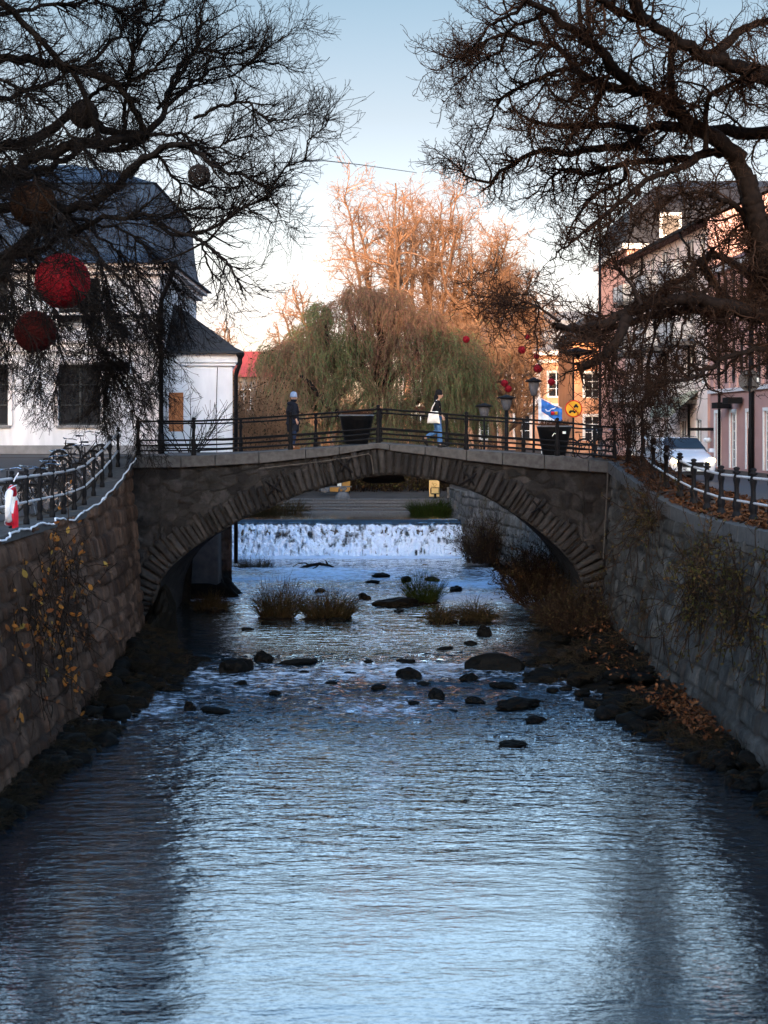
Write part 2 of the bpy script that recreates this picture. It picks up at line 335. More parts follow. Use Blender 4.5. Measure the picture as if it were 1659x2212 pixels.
gl = N(n, 'ShaderNodeBsdfGlossy'); gl.inputs['Roughness'].default_value = .03; gl.inputs['Color'].default_value = (.93,.96,.98,1); n.links.new(bp.outputs[0], gl.inputs['Normal'])
fz_ = N(n, 'ShaderNodeFresnel'); fz_.inputs['IOR'].default_value = 1.33; n.links.new(bp.outputs[0], fz_.inputs['Normal'])
fm = N(n, 'ShaderNodeMath', operation='MULTIPLY', use_clamp=True); n.links.new(fz_.outputs[0], fm.inputs[0]); fm.inputs[1].default_value = 2.3
wmx = N(n, 'ShaderNodeMixShader'); n.links.new(fm.outputs[0], wmx.inputs[0]); n.links.new(b.outputs[0], wmx.inputs[1]); n.links.new(gl.outputs[0], wmx.inputs[2])
fo = N(n, 'ShaderNodeBsdfDiffuse'); fo.inputs[0].default_value = (.54,.66,.80,1)
mx = N(n, 'ShaderNodeMixShader'); n.links.new(fr.outputs[0], mx.inputs[0]); n.links.new(wmx.outputs[0], mx.inputs[1]); n.links.new(fo.outputs[0], mx.inputs[2])
n.links.new(mx.outputs[0], o_.inputs[0]); M['water'] = m

ZW = [(0,0),(39.8,0),(41.0,.13),(49.5,.14),(56,.22),(64,.34),(67,.36),(80,.36)]
def water_z(X, Y):
    z = np.interp(Y, [p[0] for p in ZW], [p[1] for p in ZW])
    rap = np.clip((Y-28)/5, 0, 1)*np.clip((41.2-Y)/1.5, 0, 1)
    rap2 = np.clip((Y-50)/3, 0, 1)*np.clip((67-Y)/3, 0, 1)
    base = fbm(X*.9, Y*1.6, 3, 4)*.018+fbm(X*1.7, Y*4.4, 17, 3)*np.interp(Y, [22,30,36,42,50,68], [.0,.02,.045,.04,.05,.045])
    z = z+base+rap*(fbm(X*1.5, Y*1.8, 5, 5)*.17+fbm(X*4, Y*4.5, 8, 3)*.05)+rap2*(fbm(X*2, Y*2.2, 9, 4)*.11)
    ff = np.clip((Y-67.5)/1.5, 0, 1); z = z+ff*fbm(X*3, Y*2, 11, 4)*.12
    return z, rap, rap2, ff
def grid(xs0, xs1, ys, nx):
    t = np.linspace(0, 1, nx); Y = np.repeat(ys, nx); X = np.concatenate([a+(b_-a)*t for a, b_ in zip(xs0, xs1)])
    i = np.arange((len(ys)-1)*nx).reshape(len(ys)-1, nx)[:, :-1].ravel()
    return X, Y, np.stack([i, i+1, i+1+nx, i+nx], 1)
ys = np.concatenate([np.arange(6, 27, .16), np.arange(27, 42, .055), np.arange(42, 70.4, .09)])
x0 = np.array([lerp(y, LINE_L)-.35 for y in ys]); x1 = np.array([lerp(y, LINE_R)+.35 for y in ys])
x0[ys > 52] = np.minimum(x0[ys > 52], -8.6)
X, Y, Fq = grid(x0, x1, ys, 210)
Z, rap, rap2, ff = water_z(X, Y)
swell = np.clip((Y-17)/11, .12, 1)
chop = np.interp(Y, [8,14,20,24,30,36,42,44,50,70], [.20,.34,.50,.56,.66,.8,.75,.6,.65,.7])*(.6+.9*np.clip(fbm(X*.2, Y*.12, 21, 3)*3+.5, 0, 1))+rap*.8+rap2*.3
calm = np.clip((Y-42)/1, 0, 1)*np.clip((50-Y)/1.5, 0, 1); chop = chop*(1-.15*calm)
foam = rap*(.40+.30*np.clip(1-np.abs(Y-40.9)/.6, 0, 1))+rap2*.52+np.clip((Y-67.6)/1.2, 0, 1)*.95
foam = foam*(.75+.6*vnoise(X*.35, Y*.5, 31))
tag(mesh_obj('river_water', np.stack([X, Y, Z], 1), Fq, M['water'], None, True, {'chop': chop, 'foam': foam, 'swell': swell}), kind='structure')
# weir: water sliding over the crest, then breaking into foam
prof = [(84.0,1.98),(78.0,1.98),(73.0,1.98),(71.7,1.975),(71.45,1.93),(71.25,1.8),(71.1,1.62),(70.98,1.45),(70.85,1.25),(70.7,1.0),(70.5,.7),(70.3,.42),(70.1,.30)]
t = np.linspace(0, 1, 230)**.62; py = np.interp(t, np.linspace(0, 1, len(prof)), [p[0] for p in prof]); pz = np.interp(t, np.linspace(0, 1, len(prof)), [p[1] for p in prof])
nx = 560; xs = np.linspace(-9, 3.75, nx)
XX, YY = np.meshgrid(xs, py); _, ZZ = np.meshgrid(xs, pz)
dr = np.clip((1.84-ZZ)/.18, 0, 1)
lump = (np.abs(fbm(XX*4, ZZ*5, 41, 5))*2.2+fbm(XX*9, ZZ*3, 43, 4))*dr
low = np.clip((.85-ZZ)/.3, 0, 1)
lump = lump+low*fbm(XX*10, ZZ*1.2, 47, 4)*.8
YY2 = YY-lump*.34; ZZ2 = ZZ+lump*.13+(1-dr)*fbm(XX*3, YY*6, 44, 3)*.02
ins = (XX < 3.35+.25*dr)
foamw = dr*(.66+.45*(vnoise(XX*8, ZZ*4, 49)-.5)+.35*(vnoise(XX*14, ZZ*2.0, 50)-.5)*low+.12*low)+.18*np.clip((1.8-ZZ)/.2, 0, 1)*(1-dr)
i = np.arange((len(py)-1)*nx).reshape(len(py)-1, nx)[:, :-1].ravel()
tag(mesh_obj('waterfall_water', np.stack([XX.ravel(), YY2.ravel(), ZZ2.ravel()], 1), np.stack([i, i+1, i+1+nx, i+nx], 1)[:, ::-1], M['water'], None, True,
    {'chop': np.where(ZZ > 1.9, .3, 1.2).ravel(), 'foam': foamw.ravel(), 'swell': (ZZ*0+.3).ravel()}), kind='structure')

# ground: one sheet with the river bed sunk into it
gy = np.concatenate([[-60,-30,0,10,20,26], np.arange(28, 62, .8), np.arange(62, 90, 1.0), [92,95,100,106,112,120,130,145,170,220,300,500,900,1600,3000]])
rows = []
for y in gy:
    L, Rr = lerp(y, LINE_L)-.3, lerp(y, LINE_R)+.3
    zl, zr, zr2 = lerp(y, ZL), lerp(y, ZR), lerp(y, ZR2)
    if y < 79: zb = -.7 if y < 70.9 else 1.5
    else: zb = lerp(y, [(79,1.7),(80.2,2.55),(84,2.62),(92,3.0),(110,4.0),(130,4.4),(3000,4.4)])
    if y > 72.6: zl = lerp(y, [(72.6,5.0),(78,2.9),(92,3.1),(120,4.4),(3000,4.4)])
    zc = zb
    row = [(-1500,zl),(-300,zl),(-80,zl),(-40,zl),(-20,zl),(L-6,zl),(L-2,zl),(L-.3,zl),(L-.05,zl),(L,zc)]
    row += [(L+(Rr-L)*k/6, zc) for k in range(1, 6)]
    if y > 82: zr = zr*min(1, max(0, (y-82)/20))+zc*(1-min(1, max(0, (y-82)/20)))
    row += [(Rr,zc),(Rr+.05,zr),(Rr+.5,zr),(Rr+1.0,zr),(Rr+2.4,(zr+zr2*5)/6),(14.2,zr2),(20,zr2),(40,zr2),(80,zr2),(300,zr2),(1500,zr2)]
    rows.append([(x, y, z) for x, z in row])
nr = len(rows[0]); V = np.array(rows).reshape(-1, 3)
i = np.arange((len(rows)-1)*nr).reshape(len(rows)-1, nr)[:, :-1].ravel()
tag(mesh_obj('ground', V, np.stack([i, i+1, i+1+nr, i+nr], 1), M['ground']), kind='structure')
# road on the right quay (one sheet, 4 mm up)
ry = np.arange(26, 104, 1.0); xs_ = [9.6, 10.3, 11.5, 13, 14.5]
def ground_z_right(x, y):
    zr, zr2 = lerp(y, ZR), lerp(y, ZR2); Rr = lerp(y, LINE_R)+.3
    return float(np.interp(x, [Rr+1.0, Rr+2.4, 14.2], [zr, (zr+zr2*5)/6, zr2]))
V = [(x, y, ground_z_right(x, y)+.02) for y in ry for x in xs_]; k = len(xs_)
i = np.arange((len(ry)-1)*k).reshape(len(ry)-1, k)[:, :-1].ravel()
tag(mesh_obj('road', V, np.stack([i, i+1, i+1+k, i+k], 1), M['asphalt']), kind='structure')
V = [(x, y, lerp(y, ZL)+.02) for y in ry[:24] for x in (-8.1,-12,-22)]; k = 3
i = np.arange((24-1)*k).reshape(23, k)[:, :-1].ravel()
tag(mesh_obj('quay_road', V, np.stack([i, i+1, i+1+k, i+k], 1)[:, ::-1], M['asphalt']), kind='structure')

# ---- masonry wall with real relief
def masonry(name, path, zb, zt, out, mat, seed, ds=.07, row_h=(.28,.5), blk=(.45,1.3), relief=.05, batter=.04, parent=None, top_d=.5, ledge=None, slope=0.0):
    r_ = np.random.default_rng(seed)
    path = np.array(path, float); seg = np.linalg.norm(np.diff(path, axis=0), axis=1); S = np.concatenate([[0], np.cumsum(seg)])
    ns = int(S[-1]/ds)+1; s = np.linspace(0, S[-1], ns)
    px = np.interp(s, S, path[:, 0]); pyy = np.interp(s, S, path[:, 1])
    tx = np.gradient(px); ty = np.gradient(pyy); ln = np.hypot(tx, ty); nxv, nyv = ty/ln*out, -tx/ln*out
    ztop = np.array([zt(y) for y in pyy]); hmax = ztop.max()-zb; nv = int(hmax/ds)+1
    rows_, z = [], zb
    while z < ztop.max()+.1: rows_.append(z); z += r_.uniform(*row_h)
    rows_.append(z); rows_ = np.array(rows_)
    T = np.linspace(0, 1, nv); Zg = zb+(ztop[None, :]-zb)*T[:, None]; Sg = np.repeat(s[None, :], nv, 0)
    Zw = Zg+fbm(Sg*.6, Zg*.6, seed, 3)*.22
    ri = np.clip(np.searchsorted(rows_, Zw)-1, 0, len(rows_)-2)
    tone = np.zeros_like(Zg); dist = np.minimum(Zw-rows_[ri], rows_[ri+1]-Zw); off = np.zeros_like(Zg)
    for k in range(len(rows_)-1):
        bs = [-r_.uniform(0, 1)]
        while bs[-1] < S[-1]+.5: bs.append(bs[-1]+r_.uniform(*blk))
        bs = np.array(bs); mk = ri == k
        if not mk.any(): continue
        sw = Sg[mk]+fbm(Sg[mk]*.8, Zg[mk]*1.5, seed+3, 3)*.25; bi = np.clip(np.searchsorted(bs, sw)-1, 0, len(bs)-2)
        dist[mk] = np.minimum(dist[mk], np.minimum(sw-bs[bi], bs[bi+1]-sw))
        tn = r_.random(len(bs)); of = r_.uniform(-1, 1, len(bs)); tone[mk] = tn[bi]; off[mk] = of[bi]
    jn = np.clip(1-dist/.04, 0, 1)
    D = off*relief+np.clip(dist/.06, 0, 1)*.045-jn*.06+fbm(Sg*4, Zg*4, seed+5, 4)*.05
    D = D+(ztop[None, :]-Zg)*(slope*(.35+.65*np.clip((8.6-pyy)/7, 0, 1)))[None, :] if slope else D-(Zg-zb)*batter
    if ledge is not None: D = D+np.where(Zg > ztop[None, :]-ledge[0], ledge[1]-off*relief, 0)
    XX = px[None, :]+nxv[None, :]*D; YY = pyy[None, :]+nyv[None, :]*D
    V = np.stack([XX.ravel(), YY.ravel(), Zg.ravel()], 1)
    i = np.arange((nv-1)*ns).reshape(nv-1, ns)[:, :-1].ravel(); Fq = np.stack([i, i+1, i+1+ns, i+ns], 1)
    base = len(V); tr = V[-ns:].copy(); tr2 = tr.copy()
    tr2[:, 0] = px-nxv*top_d; tr2[:, 1] = pyy-nyv*top_d
    V = np.concatenate([V, tr2]); j = np.arange(ns-1); a = (nv-1)*ns
    Fq = np.concatenate([Fq, np.stack([a+j, a+j+1, base+j+1, base+j], 1)])
    tone = np.concatenate([tone.ravel(), tone[-1]]); jn = np.concatenate([jn.ravel()*.6, np.zeros(ns)])
    if out > 0: Fq = Fq[:, ::-1]
    return mesh_obj(name, V, Fq, mat, parent, False, {'tone': tone, 'joint': jn})
def LR(tab, ya, yb, dx=0): 
    ys_ = np.arange(ya, yb+.01, 1.0); return [(lerp(y, tab)+dx, y) for y in ys_]
def coping_strip(name, tab, zt, ya, yb, dx0, dx1, parent, mat, h=.22, step=1.25):
    mb = MB(); y = ya
    while y < yb-.2:
        y2 = min(yb, y+step*random.uniform(.85, 1.2)); g = .012
        a0, a1 = lerp(y+g, tab), lerp(y2-g, tab); z0, z1 = zt(y+g)+random.uniform(-.01,.01), zt(y2-g)+random.uniform(-.01,.01)
        V = [(a0+dx0,y+g,z0-h),(a0+dx1,y+g,z0-h),(a1+dx1,y2-g,z1-h),(a1+dx0,y2-g,z1-h),(a0+dx0,y+g,z0),(a0+dx1,y+g,z0),(a1+dx1,y2-g,z1),(a1+dx0,y2-g,z1)]
        mb.add(V, [(0,3,2,1),(4,5,6,7),(0,1,5,4),(1,2,6,5),(2,3,7,6),(3,0,4,7)]); y = y2
    return mb.build(name, mat, parent, bevel=.012)
random.seed(3)
zlf = lambda y: lerp(y, ZL); zrf = lambda y: lerp(y, ZR)
qw = empty('quay_wall', (-7.1, 36, 0), 0, 'long brown stained stone quay wall left of the river with orange vine leaves on it', 'wall', 'stone quay walls')
wl = masonry('wall', [(x-qw.location.x, y-36) for x, y in LR(LINE_L, 8, 44.6)], -.6, lambda y: zlf(y+36)-.02, 1, M['stone_l'], 5, parent=qw, slope=.19, relief=.06, row_h=(.3,.55), blk=(.3,.9))
c = coping_strip('coping', LINE_L, zlf, 8, 44.5, -.62, .05, None, M['coping'], .16); c.parent = qw; c.matrix_parent_inverse = Matrix.Translation(-qw.location)
qw = empty('quay_wall', (7.1, 36, 0), 0, 'grey stone quay wall right of the river in front of the bridge, moss on its near top', 'wall', 'stone quay walls')
masonry('wall', [(x-qw.location.x, y-36) for x, y in LR(LINE_R, 8, 44.6)], -.6, lambda y: zrf(y+36)-.28, -1, M['stone_r'], 9, parent=qw, slope=.19, relief=.06, row_h=(.25,.5), blk=(.3,1.0))
c = coping_strip('coping', LINE_R, zrf, 8, 44.5, -.06, .45, None, M['coping'], .34, 1.6); c.parent = qw; c.matrix_parent_inverse = Matrix.Translation(-qw.location)
# walls beyond the bridge
qw = empty('quay_wall', (5, 66, 0), 0, 'pale grey stone quay wall seen through the arch, right of the waterfall', 'wall', 'stone quay walls')
masonry('wall', [(x-5, y-66) for x, y in LR(LINE_R, 52, 81)], -.5, lambda y: lerp(y+66, [(52,4.9),(60,4.3),(66,3.6),(71,3.27),(81,3.1)]), -1, M['stone_f'], 12, parent=qw, relief=.05, row_h=(.35,.6), blk=(.5,1.2))
masonry('end_wall', [(3.35-5, 81.0-66), (9-5, 81.0-66)], 1.4, lambda y: 3.1, 1, M['stone_f'], 14, ds=.12, parent=qw)
qw = empty('quay_wall', (-5.6, 57, 0), 0, 'dark stone river wall under the white annex, left behind the arch', 'wall', 'stone quay walls')
masonry('wall', [(0, 56.2-57),(-2.3, 73-57)], -.5, lambda y: 2.6, 1, M['stone_r'], 15, parent=qw, ds=.1, top_d=.3)
masonry('wall_return', [(-7.6+5.6, 56.2-57), (-5.6+5.6, 56.2-57)], -.5, lambda y: 2.6, 1, M['stone_r'], 16, parent=qw, ds=.08, top_d=.6)

# steps beyond the pool
st = empty('stone_steps', (-1, 78, 1.9), 0, 'broad grey granite steps leading up from the water behind the waterfall', 'steps')
for k in range(5):
    mb = MB(); x = -5.5+k*.1
    while x < 3.2:
        x2 = min(3.3, x+random.uniform(1.4, 2.6)); y0 = 77.0+k*.62
        zz = -.02+.135*(k+1)+random.uniform(-.004,.004); mb.box(x+1+.012, x2+1-.012, y0-78+.05, y0+.66-78, -.6+.13*k, zz-.052); mb.box(x+1+.012, x2+1-.012, y0-78+random.uniform(-.01,.01), y0+.6-78, zz-.05, zz); x = x2
    mb.build('step', M['granite'], st, bevel=.02)

# ---------------------------------------------------------------- banks (rubble strips at the wall feet)
def foot(side, y): return lerp(y, LINE_L if side < 0 else LINE_R)-side*(.25+.45*min(1, max(0, (44.6-y)/7)))*min(1, max(0, (46-y)/1.5))
def bank(name, side, ya, yb, wf, hf, seed, mat):
    tab = LINE_L if side < 0 else LINE_R; ys_ = np.arange(ya, yb, .09); nn = 34; V = []
    for y in ys_:
        e = foot(side, y)+side*.2; wd = wf(y); t = np.linspace(0, 1, nn); x = e-side*wd*t
        V.append(np.stack([x, np.full(nn, y), -.12+hf(y)*(1-t)**1.3], 1))
    V = np.array(V).reshape(-1, 3)
    lump = np.abs(fbm(V[:, 0]*1.7, V[:, 1]*1.7, seed, 4))*.9+fbm(V[:, 0]*5, V[:, 1]*5, seed+2, 3)*.18
    V[:, 2] += lump*np.clip(V[:, 2]+.35, .12, 1)*1.0-.05
    i = np.arange((len(ys_)-1)*nn).reshape(len(ys_)-1, nn)[:, :-1].ravel(); Fq = np.stack([i, i+1, i+1+nn, i+nn], 1)
    return tag(mesh_obj(name, V, Fq if side > 0 else Fq[:, ::-1], mat, None, False), kind='structure')
WLB = [(8,.4),(22,.5),(26,.7),(30,1.0),(33,1.3),(36,1.6),(39,1.8),(41,1.4),(44,.9)]
HLB = [(8,.02),(24,.05),(28,.10),(32,.2),(36,.4),(40,.6),(44,.45)]
WRB = [(8,.3),(22,.4),(26,.7),(29,1.2),(32,1.8),(36,2.6),(40,2.8),(44,2.2),(52,2.0),(58,1.9),(66,1.4),(70,.8)]
HRB = [(8,.02),(24,.06),(28,.18),(32,.35),(36,.55),(40,.75),(46,.85),(60,.9),(70,.5)]
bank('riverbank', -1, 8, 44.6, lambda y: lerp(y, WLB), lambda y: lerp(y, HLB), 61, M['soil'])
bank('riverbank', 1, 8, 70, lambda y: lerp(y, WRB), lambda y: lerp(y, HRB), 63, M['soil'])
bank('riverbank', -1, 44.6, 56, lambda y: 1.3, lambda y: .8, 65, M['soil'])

# ================================================================ the bridge
YB, YF = 44.6, 51.9
def BX(u): return (u-829.5)/74.0
def BZ(v): return 6-(v-935)/74.0
cop_top = [(BX(u), BZ(v)) for u, v in [(287,984),(416,984),(520,979),(625,972),(711,966),(780,961),(816,956.5),(854,960),(930,965),(1009,972),(1105,978),(1207,985),(1316,997)]]
cop_bot = [(BX(u), BZ(v)) for u, v in [(287,1011),(409,1009),(571,1000),(640,992),(711,985),(798,970),(816,968),(854,975),(940,985),(1027,997),(1163,1012),(1316,1021)]]
arch = [(BX(u), BZ(v)) for u, v in [(318,1415),(322,1350),(330,1295),(348,1250),(373,1220),(409,1190),(445,1165),(530,1118),(589,1094),(657,1065),(729,1045),(783,1032),(830,1026),(868,1027),(958,1040),(1012,1056),(1077,1087),(1156,1139),(1210,1186),(1243,1225),(1258,1262),(1268,1320),(1272,1415)]]
def smooth_curve(pts, n_):
    pts = np.array(pts); d = np.concatenate([[0], np.cumsum(np.linalg.norm(np.diff(pts, axis=0), axis=1))]); t = np.linspace(0, d[-1], n_)
    x = np.interp(t, d, pts[:, 0]); y = np.interp(t, d, pts[:, 1])
    for _ in range(6):
        x[1:-1] = (x[:-2]+2*x[1:-1]+x[2:])/4; y[1:-1] = (y[:-2]+2*y[1:-1]+y[2:])/4
    return np.stack([x, y], 1)
AC = smooth_curve(arch, 260)
br = empty('stone_bridge', (0, YB, 0), 0, 'old rubble stone arch bridge over the river with pale coping stones', 'bridge')
def deck_z(x): return lerp(x, cop_top)
# outer edge of the ring
tn = np.gradient(AC, axis=0); tn /= np.linalg.norm(tn, axis=1)[:, None]; nrm = np.stack([-tn[:, 1], tn[:, 0]], 1)
# voussoirs
random.seed(11); mbs = MB(); s_ = np.concatenate([[0], np.cumsum(np.linalg.norm(np.diff(AC, axis=0), axis=1))]); s = .2
vt = []
while s < s_[-1]-.2:
    wv = random.uniform(.11, .23); a, b2 = s+.004, s+wv-.004; th = random.uniform(.66, .92)
    pa = [np.interp(a, s_, AC[:, k]) for k in (0, 1)]; pb = [np.interp(b2, s_, AC[:, k]) for k in (0, 1)]
    na = [np.interp(a, s_, nrm[:, k]) for k in (0, 1)]; nb = [np.interp(b2, s_, nrm[:, k]) for k in (0, 1)]
    tha = min(th, max(.25, lerp(pa[0], cop_bot)-pa[1]-.0)/max(.3, na[1])) if na[1] > .3 else th
    f = random.uniform(-.02, .02)-.025; nseg = 5
    vt.append((pa, pb, na, nb, tha, f)); s += wv
VV, FF, TT = [], [], []
for (pa, pb, na, nb, th, f) in vt:
    nu, nw = 6, 14; base = sum(len(v) for v in VV); tone = random.random(); sd = random.random()*100
    U, W = np.meshgrid(np.linspace(0, 1, nu), np.linspace(0, 1, nw)); U = U.ravel(); W = W.ravel()
    Px = (pa[0]*(1-U)+pb[0]*U)+(na[0]*(1-U)+nb[0]*U)*th*W; Pz = (pa[1]*(1-U)+pb[1]*U)+(na[1]*(1-U)+nb[1]*U)*th*W
    edge = np.minimum(np.minimum(U, 1-U)*.3, np.minimum(W, 1-W)*th); e = np.clip(edge/.03, 0, 1)
    Yv = f-e*.03+fbm(Px*5, Pz*5, sd, 4)*.07+(1-e)*.02
    Yv = np.where(edge <= 1e-6, .12, Yv)
    VV.append(np.stack([Px, Yv, Pz], 1)); i = (np.arange((nw-1)*nu).reshape(nw-1, nu)[:, :-1]).ravel()
    FF.append(np.stack([i, i+1, i+1+nu, i+nu], 1)+base); TT.append(np.full(nu*nw, tone))
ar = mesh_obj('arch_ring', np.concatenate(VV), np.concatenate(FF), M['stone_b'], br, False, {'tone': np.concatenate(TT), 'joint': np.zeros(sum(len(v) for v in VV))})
# spandrel walls: rubble in Voronoi cells
def spandrel(name, yy, face, res=.045):
    r_ = np.random.default_rng(23); x0_, x1_ = cop_top[0][0]-.5, cop_top[-1][0]+.5
    nx_ = int((x1_-x0_)/res); xs = np.linspace(x0_, x1_, nx_); nz = 100
    # bottom edge at each x: the arch curve (only its crown side), abutments go down to the river bed
    xa = AC[30:-25, 0]; za = AC[30:-25, 1]; o_s = np.argsort(xa)
    zb_ = np.interp(xs, xa[o_s], za[o_s], left=-.6, right=-.6)
    zt_ = np.interp(xs, [p[0] for p in cop_bot], [p[1] for p in cop_bot])+.03
    T = np.linspace(0, 1, nz)[:, None]; Zg = zb_[None, :]+(zt_-zb_)[None, :]*T; Xg = np.repeat(xs[None, :], nz, 0)
    pts = []
    for zz in np.arange(-.6, 5.8, .21):
        x = x0_-.5
        while x < x1_+.5: pts.append((x+r_.normal()*.10, zz+r_.normal()*.07)); x += r_.uniform(.24, .72)*r_.choice([.7,1,1.5])
    pts = np.array(pts); Q = np.stack([Xg.ravel()+fbm(Xg.ravel()*3, Zg.ravel()*3, 2, 3)*.12, Zg.ravel()+fbm(Xg.ravel()*3, Zg.ravel()*3, 4, 3)*.10], 1)
    d1 = np.full(len(Q), 9.); d2 = d1.copy(); id1 = np.zeros(len(Q), int)
    for k, p in enumerate(pts):
        d = np.hypot((Q[:, 0]-p[0])*.72, Q[:, 1]-p[1]); c1 = d < d1
        d2 = np.where(c1, d1, np.minimum(d2, d)); id1 = np.where(c1, k, id1); d1 = np.where(c1, d, d1)
    e = d2-d1; tn_ = r_.random(len(pts)); of = r_.uniform(-1, 1, len(pts))
    D = np.clip(e/.05, 0, 1)*.03+of[id1]*.03+fbm(Q[:, 0]*4, Q[:, 1]*4, 6, 4)*.06
    V = np.stack([Xg.ravel(), yy+face*D, Zg.ravel()], 1)
    i = np.arange((nz-1)*nx_).reshape(nz-1, nx_)[:, :-1].ravel(); Fq = np.stack([i, i+1, i+1+nx_, i+nx_], 1)
    cx = (xs[:-1]+xs[1:])/2; keep = np.tile(np.ones(nx_-1, bool), nz-1)
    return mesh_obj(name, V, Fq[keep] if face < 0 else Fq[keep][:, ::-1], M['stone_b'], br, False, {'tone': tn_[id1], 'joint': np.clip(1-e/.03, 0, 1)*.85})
spandrel('spandrel_wall', .08, -1)
spandrel('spandrel_wall', YF-YB, 1, .12)
# barrel (underside)
ny = 110; yv = np.linspace(.10, YF-YB, ny); V = []
for yy in yv: V.append(np.stack([AC[:, 0], np.full(len(AC), yy), AC[:, 1]], 1))
V = np.array(V).reshape(-1, 3); sN = np.tile(s_, ny); V[:, 2] += fbm(sN*2, V[:, 1]*2, 77, 4)*.08
rw = sN/.32; ri_ = np.floor(rw); bw = V[:, 1]/.75+vnoise(ri_, ri_*0, 9)*7; bi_ = np.floor(bw)
dj = np.minimum(np.minimum(rw-ri_, 1-(rw-ri_))*.32, np.minimum(bw-bi_, 1-(bw-bi_))*.75); BJ = np.clip(1-dj/.04, 0, 1)*.9
BT = vnoise(ri_*3.3, bi_*5.7, 5); V[:, 2] += (BT-.5)*.06
i = np.arange((ny-1)*len(AC)).reshape(ny-1, len(AC))[:, :-1].ravel(); k = len(AC)
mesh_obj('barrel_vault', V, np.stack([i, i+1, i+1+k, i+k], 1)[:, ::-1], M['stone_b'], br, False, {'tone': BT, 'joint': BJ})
# coping stones (both sides)
for side, (ya_, yb_) in enumerate([(-.10, .38), (YF-YB-.38, YF-YB+.1)]):
    mb = MB(); xx = cop_top[0][0]+.02; cuts = []
    while xx < cop_top[-1][0]-.3: cuts.append(xx); xx += random.uniform(.95, 1.5)
    cuts.append(cop_top[-1][0]-.02)
    for a, b2 in zip(cuts[:-1], cuts[1:]):
        xs = np.linspace(a+.008, b2-.008, 5); dy = random.uniform(-.012, .012); V = []
        for x in xs: 
            zt_, zb_ = lerp(x, cop_top), lerp(x, cop_bot); V += [(x, ya_+dy, zb_), (x, yb_, zb_), (x, yb_, zt_), (x, ya_+dy, zt_)]
        Fc = [(j*4+q, j*4+(q+1) % 4, j*4+4+(q+1) % 4, j*4+4+q) for j in range(4) for q in range(4)]+[(3,2,1,0),(16,17,18,19)]
        mb.add(V, Fc)
    mb.build('coping', M['coping'], br, bevel=.015)
mb = MB(); xs = np.linspace(cop_top[0][0], cop_top[-1][0], 50)
V = []; 
for x in xs: z = deck_z(x)-.03; V += [(x, .37, z), (x, YF-YB-.37, z)]
mb.add(V, [(j*2, j*2+2, j*2+3, j*2+1) for j in range(49)]); mb.build('deck', M['asphalt'], br)
# iron tie anchors, cable, pipe under the crown
for (u, v, sz, ro) in [(744,1006,.3,.2),(592,1052,.3,.5),(1163,1096,.26,-.3),(1013,1033,.26,-.5)]:
    mb = MB(); cx, cz = BX(u), BZ(v)
    for sg in (1, -1):
        dx, dz = math.cos(.75*sg+ro*.3)*sz, math.sin(.75*sg+ro*.3)*sz
        mb.tube([(cx-dx, -.09, cz-dz), (cx-dx*.4, -.12, cz-dz*.5), (cx+dx*.5, -.12, cz+dz*.4), (cx+dx, -.09, cz+dz)], .03, 6)
    mb.lathe([(.05,0),(.05,.03),(.01,.05)], 8, M=Matrix.Translation((cx, -.12, cz)) @ Matrix.Rotation(R(90), 4, 'X'))
    mb.build('iron_anchor', M['iron'], br)
mb = MB(); mb.tube([(BX(u), -.10, BZ(v)) for u, v in [(560,1012),(640,1003),(700,996),(760,987),(796,980),(801,984),(804,1000),(807,1024)]], .016, 6)
mb.build('cable', M['dcable'], br)
mb = MB(); mb.tube([(BX(u), -.12, BZ(v)) for u, v in [(1312,1020),(1310,1060),(1306,1130),(1302,1208)]], .022, 6); mb.build('drain_pipe', M['dcable'], br)
mb = MB(); mb.tube([(-.62,3.0,4.62),(-.5,3.0,4.56),(.45,3.0,4.56),(.62,3.0,4.62)], .13, 10); mb.box(-.6,.6,2.8,6.9,4.6,4.9); mb.build('service_duct', M['iron'], br)

# ================================================================ railings
def post_prof(h, r=.055):
    return [(r*1.25,0),(r*1.3,.03),(r*1.3,.10),(r*1.0,.13),(r*.85,.18),(r*1.15,.24),(r*1.25,.32),(r*.95,.42),(r*.7,.5),(r*.68,h*.60),(r*.8,h*.68),(r*1.05,h*.74),(r*.95,h*.8),(r*.62,h*.86),(r*1.2,h*.885),(r*1.2,h*.91),(r*.6,h*.925),(r*.95,h*.955),(r*.9,h*.98),(r*.3,h*1.0)]
def railing(pts, label, rails, h, r=.05, rr=.022, rail_mat='iron', extra=None, group='black iron railings'):
    """pts = post base points"""
    c0 = pts[len(pts)//2]; t_ = empty('iron_railing', c0, 0, label, 'railing', group)
    o0 = None
    for p in pts:
        if o0 is None:
            mb = MB(); mb.lathe(post_prof(h, r), 10); o0 = mb.build('post', M['iron'], t_, True); o = o0
        else: o = o0.copy(); sc.collection.objects.link(o); o.parent = t_
        o.location = Vector(p)-Vector(c0)
    path = extra if extra else pts
    for (hz, rad, mt) in rails:
        mb = MB(); mb.tube([Vector(q)-Vector(c0)+Vector((0,0,hz)) for q in path], rad, 8); mb.build('rail', M[mt], t_, True)
    return t_
px_near = [(u-829.5)/74 for u in (417,627,817,1008,1205)]
yr = YB+.14
base = lambda x: (x, yr, deck_z(max(cop_top[0][0], min(cop_top[-1][0], x))))
path = [base(x) for x in np.linspace(-7.25, 6.7, 30)]
railing([base(-7.2)]+[base(x) for x in px_near]+[base(6.75)], 'near black iron railing along the bridge, closer to the camera, three low bars', [(1.0,.028,'iron'),(.44,.024,'iron'),(.29,.024,'iron'),(.14,.024,'iron')], 1.12, .062, extra=path)
yr2 = YF-.2; s2 = F_PX/yr2
base2 = lambda x: (x, yr2, deck_z(max(cop_top[0][0], min(cop_top[-1][0], x))))
